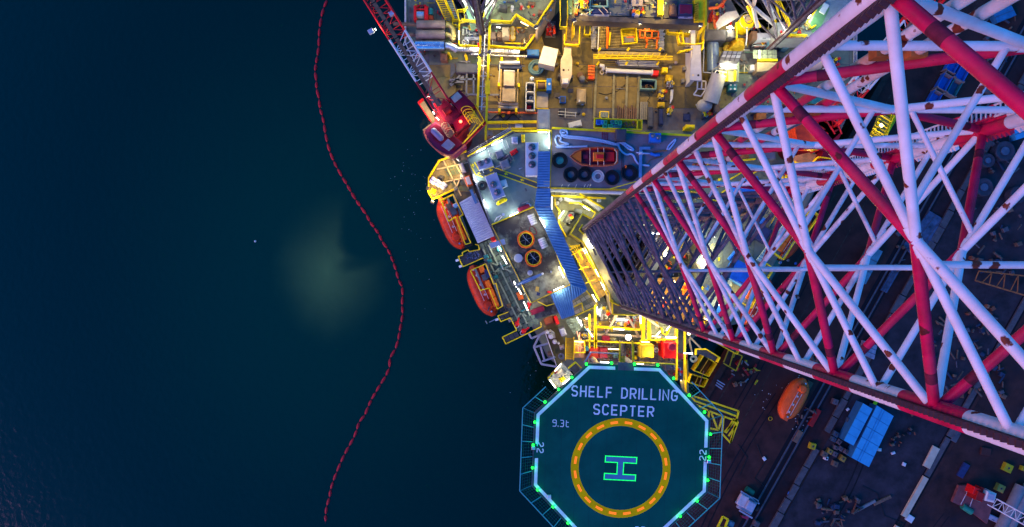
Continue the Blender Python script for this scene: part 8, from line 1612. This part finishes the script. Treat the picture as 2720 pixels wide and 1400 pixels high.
# ---------------------------------------------------------------- floating barrier
raw=[(826,-30),(823,0),(806,70),(797,150),(797,200),(803,260),(818,330),(840,400),(868,460),(905,515),(945,575),(975,630),(1000,690),(1013,730),(1013,775),(1005,840),(985,900),(965,955),(935,1010),(905,1070),(870,1140),(840,1210),(825,1265),(815,1326),(812,1360)]
q=[V((*P(x*1.0557,y*1.0557,0).xy,0)) for x,y in raw]
def crom(p0,p1,p2,p3,t): return .5*((2*p1)+(p2-p0)*t+(2*p0-5*p1+4*p2-p3)*t*t+(3*p1-p0-3*p2+p3)*t*t*t)
dense=[]
for i in range(1,len(q)-2):
    for k in range(24): dense.append(crom(q[i-1],q[i],q[i+1],q[i+2],k/24))
BAR=thing('floating_barrier','long red floating barrier snaking down the dark water','floating barrier',(dense[0].x,dense[0].y,0))
jr=random.Random(6); wob=[jr.gauss(0,.16) for _ in range(len(dense)//10+2)]
dense=[d+V(((wob[i//10]*(1-i%10/10)+wob[i//10+1]*(i%10/10)),0,0)) for i,d in enumerate(dense)]
acc=0; seg=[dense[0]]; L=1.42; k=0; fm=M('float_red',(.50,.014,.022),.5,var=.25,stain=(.3,.01,.02),samt=.5); ends=[]
for a,b in zip(dense,dense[1:]):
    acc+=(b-a).length; seg.append(b)
    if acc>=L:
        p0,p1=seg[0],seg[-1]; d=p1-p0; g=.16
        A,B=p0+d*.08,p1-d*.08
        n_=6; prof=(.10,.19,.235,.24,.235,.19,.10); pts=[A.lerp(B,j/6) for j in range(7)]
        mb=MB()
        for j in range(6): mb.tube(pts[j]+V((0,0,.08)),pts[j+1]+V((0,0,.08)),prof[j],8,prof[j+1],cap=(j in (0,5)))
        part('float', mb, fm, BAR, True); ends.append((B,p1)); seg=[b]; acc=jr.uniform(-.25,.2); k+=1
mb=MB()
for i in range(0,len(dense)-4,4): mb.tube(dense[i]+V((0,0,.06)),dense[i+4]+V((0,0,.06)),.05,4,cap=False)
part('link_rope', mb, M('link_dark',(.08,.02,.03),.7), BAR)
p=P(679,641,0); solo('buoy', MB().ball(p+V((0,0,.15)),.2,.2,.2,12,7), wht, 'tiny white buoy alone on the dark open water', 'buoy', smooth=True)

# pale flecks standing in for lamp glints on the water by the lifeboats, tyre tracks and cables on the quay
rr = random.Random(31); mb = MB()
for k in range(95):
    cx_, cy_, sx, sy = rr.choice(((1150,560,45,90),(1085,480,30,25),(1120,600,30,70),(1440,960,30,60),(1180,470,60,60)))
    x, y = rr.gauss(cx_, sx), rr.gauss(cy_, sy); p = P(x, y, 0); s_ = rr.uniform(.04,.12)
    mb.box((p.x,p.y), s_, s_*rr.uniform(.4,1), .005, .02, rr.uniform(0,90))
f = struct('glint_flecks', mb, M('glint_pale', (.5,.5,.42), .8), 'stuff')
trk = M('tyre_track', (.008,.007,.010), .8, var=.5, scale=1.5)
for s0, t0, t1, bend in ((70,-480,260,12),(84,-480,260,12),(170,-520,-40,-18),(186,-520,-40,-18),(420,-420,-60,30),(436,-420,-60,30),(720,-420,-100,-25),(736,-420,-100,-25)):
    n = 14; pts = []
    for i in range(n+1): u = i/n; pts.append(P(*Q(s0 + bend*math.sin(u*2.6), t0+(t1-t0)*u), QZ+.016))
    mb = MB(); vs = []
    for p in pts: vs += [p + V((-.16,-.08,0)), p + V((.16,.08,0))]
    struct('tyre_track', mb.add(vs, [[2*i, 2*i+1, 2*i+3, 2*i+2] for i in range(n)]), trk)
for i, (l, lab) in enumerate((([(2010,1180),(2030,1230),(2005,1270),(2040,1300)],'black cable winding over the open quay left of the crane track'),([(2290,1290),(2330,1310),(2350,1370),(2400,1390)],'black cable across the lower yard'),([(2460,1110),(2500,1130),(2560,1120)],'black cable right of the wider sky-blue container'),([(1960,1180),(1985,1215),(1965,1260)],'short black cable near the yellow gangway'))):
    solo('quay_cable', MB().path([P(x, y, QZ+.06) for x, y in l], .06, 5), black, lab, 'cable', smooth=True)
for x, y, w_, h_, an, m, lab in ((2475,1215,20,60,27,cream,'long tan plate lying along the low wall in the yard'),(2140,1040,16,60,29,M('scrap_rust'),'rust-red channel beside the crane track'),(2165,1110,14,50,29,M('dark_red'),'dark red beam leaning on the kerb'),(2120,1160,34,14,-60,brownp,'brown plate on the strip between track and kerb'),(2345,1330,50,8,-25,brownp,'long brown pipe at the bottom of the yard'),(2300,1345,60,7,-28,grey,'long grey pipe at the bottom of the yard'),(2540,1160,16,30,29,dgrey,'dark box standing at the end of the tan wall'),(2560,1250,40,18,-60,navy,'navy sheet flat on the brown yard'),(2620,1200,26,20,10,M('scrap_scab',(.05,.02,.018),.9),'rust patch plate on the brown yard')):
    solo('yard_piece', MB().pb(x-w_/2, y-h_/2, x+w_/2, y+h_/2, QZ, QZ+.35, an, .05), m, lab, 'yard piece')
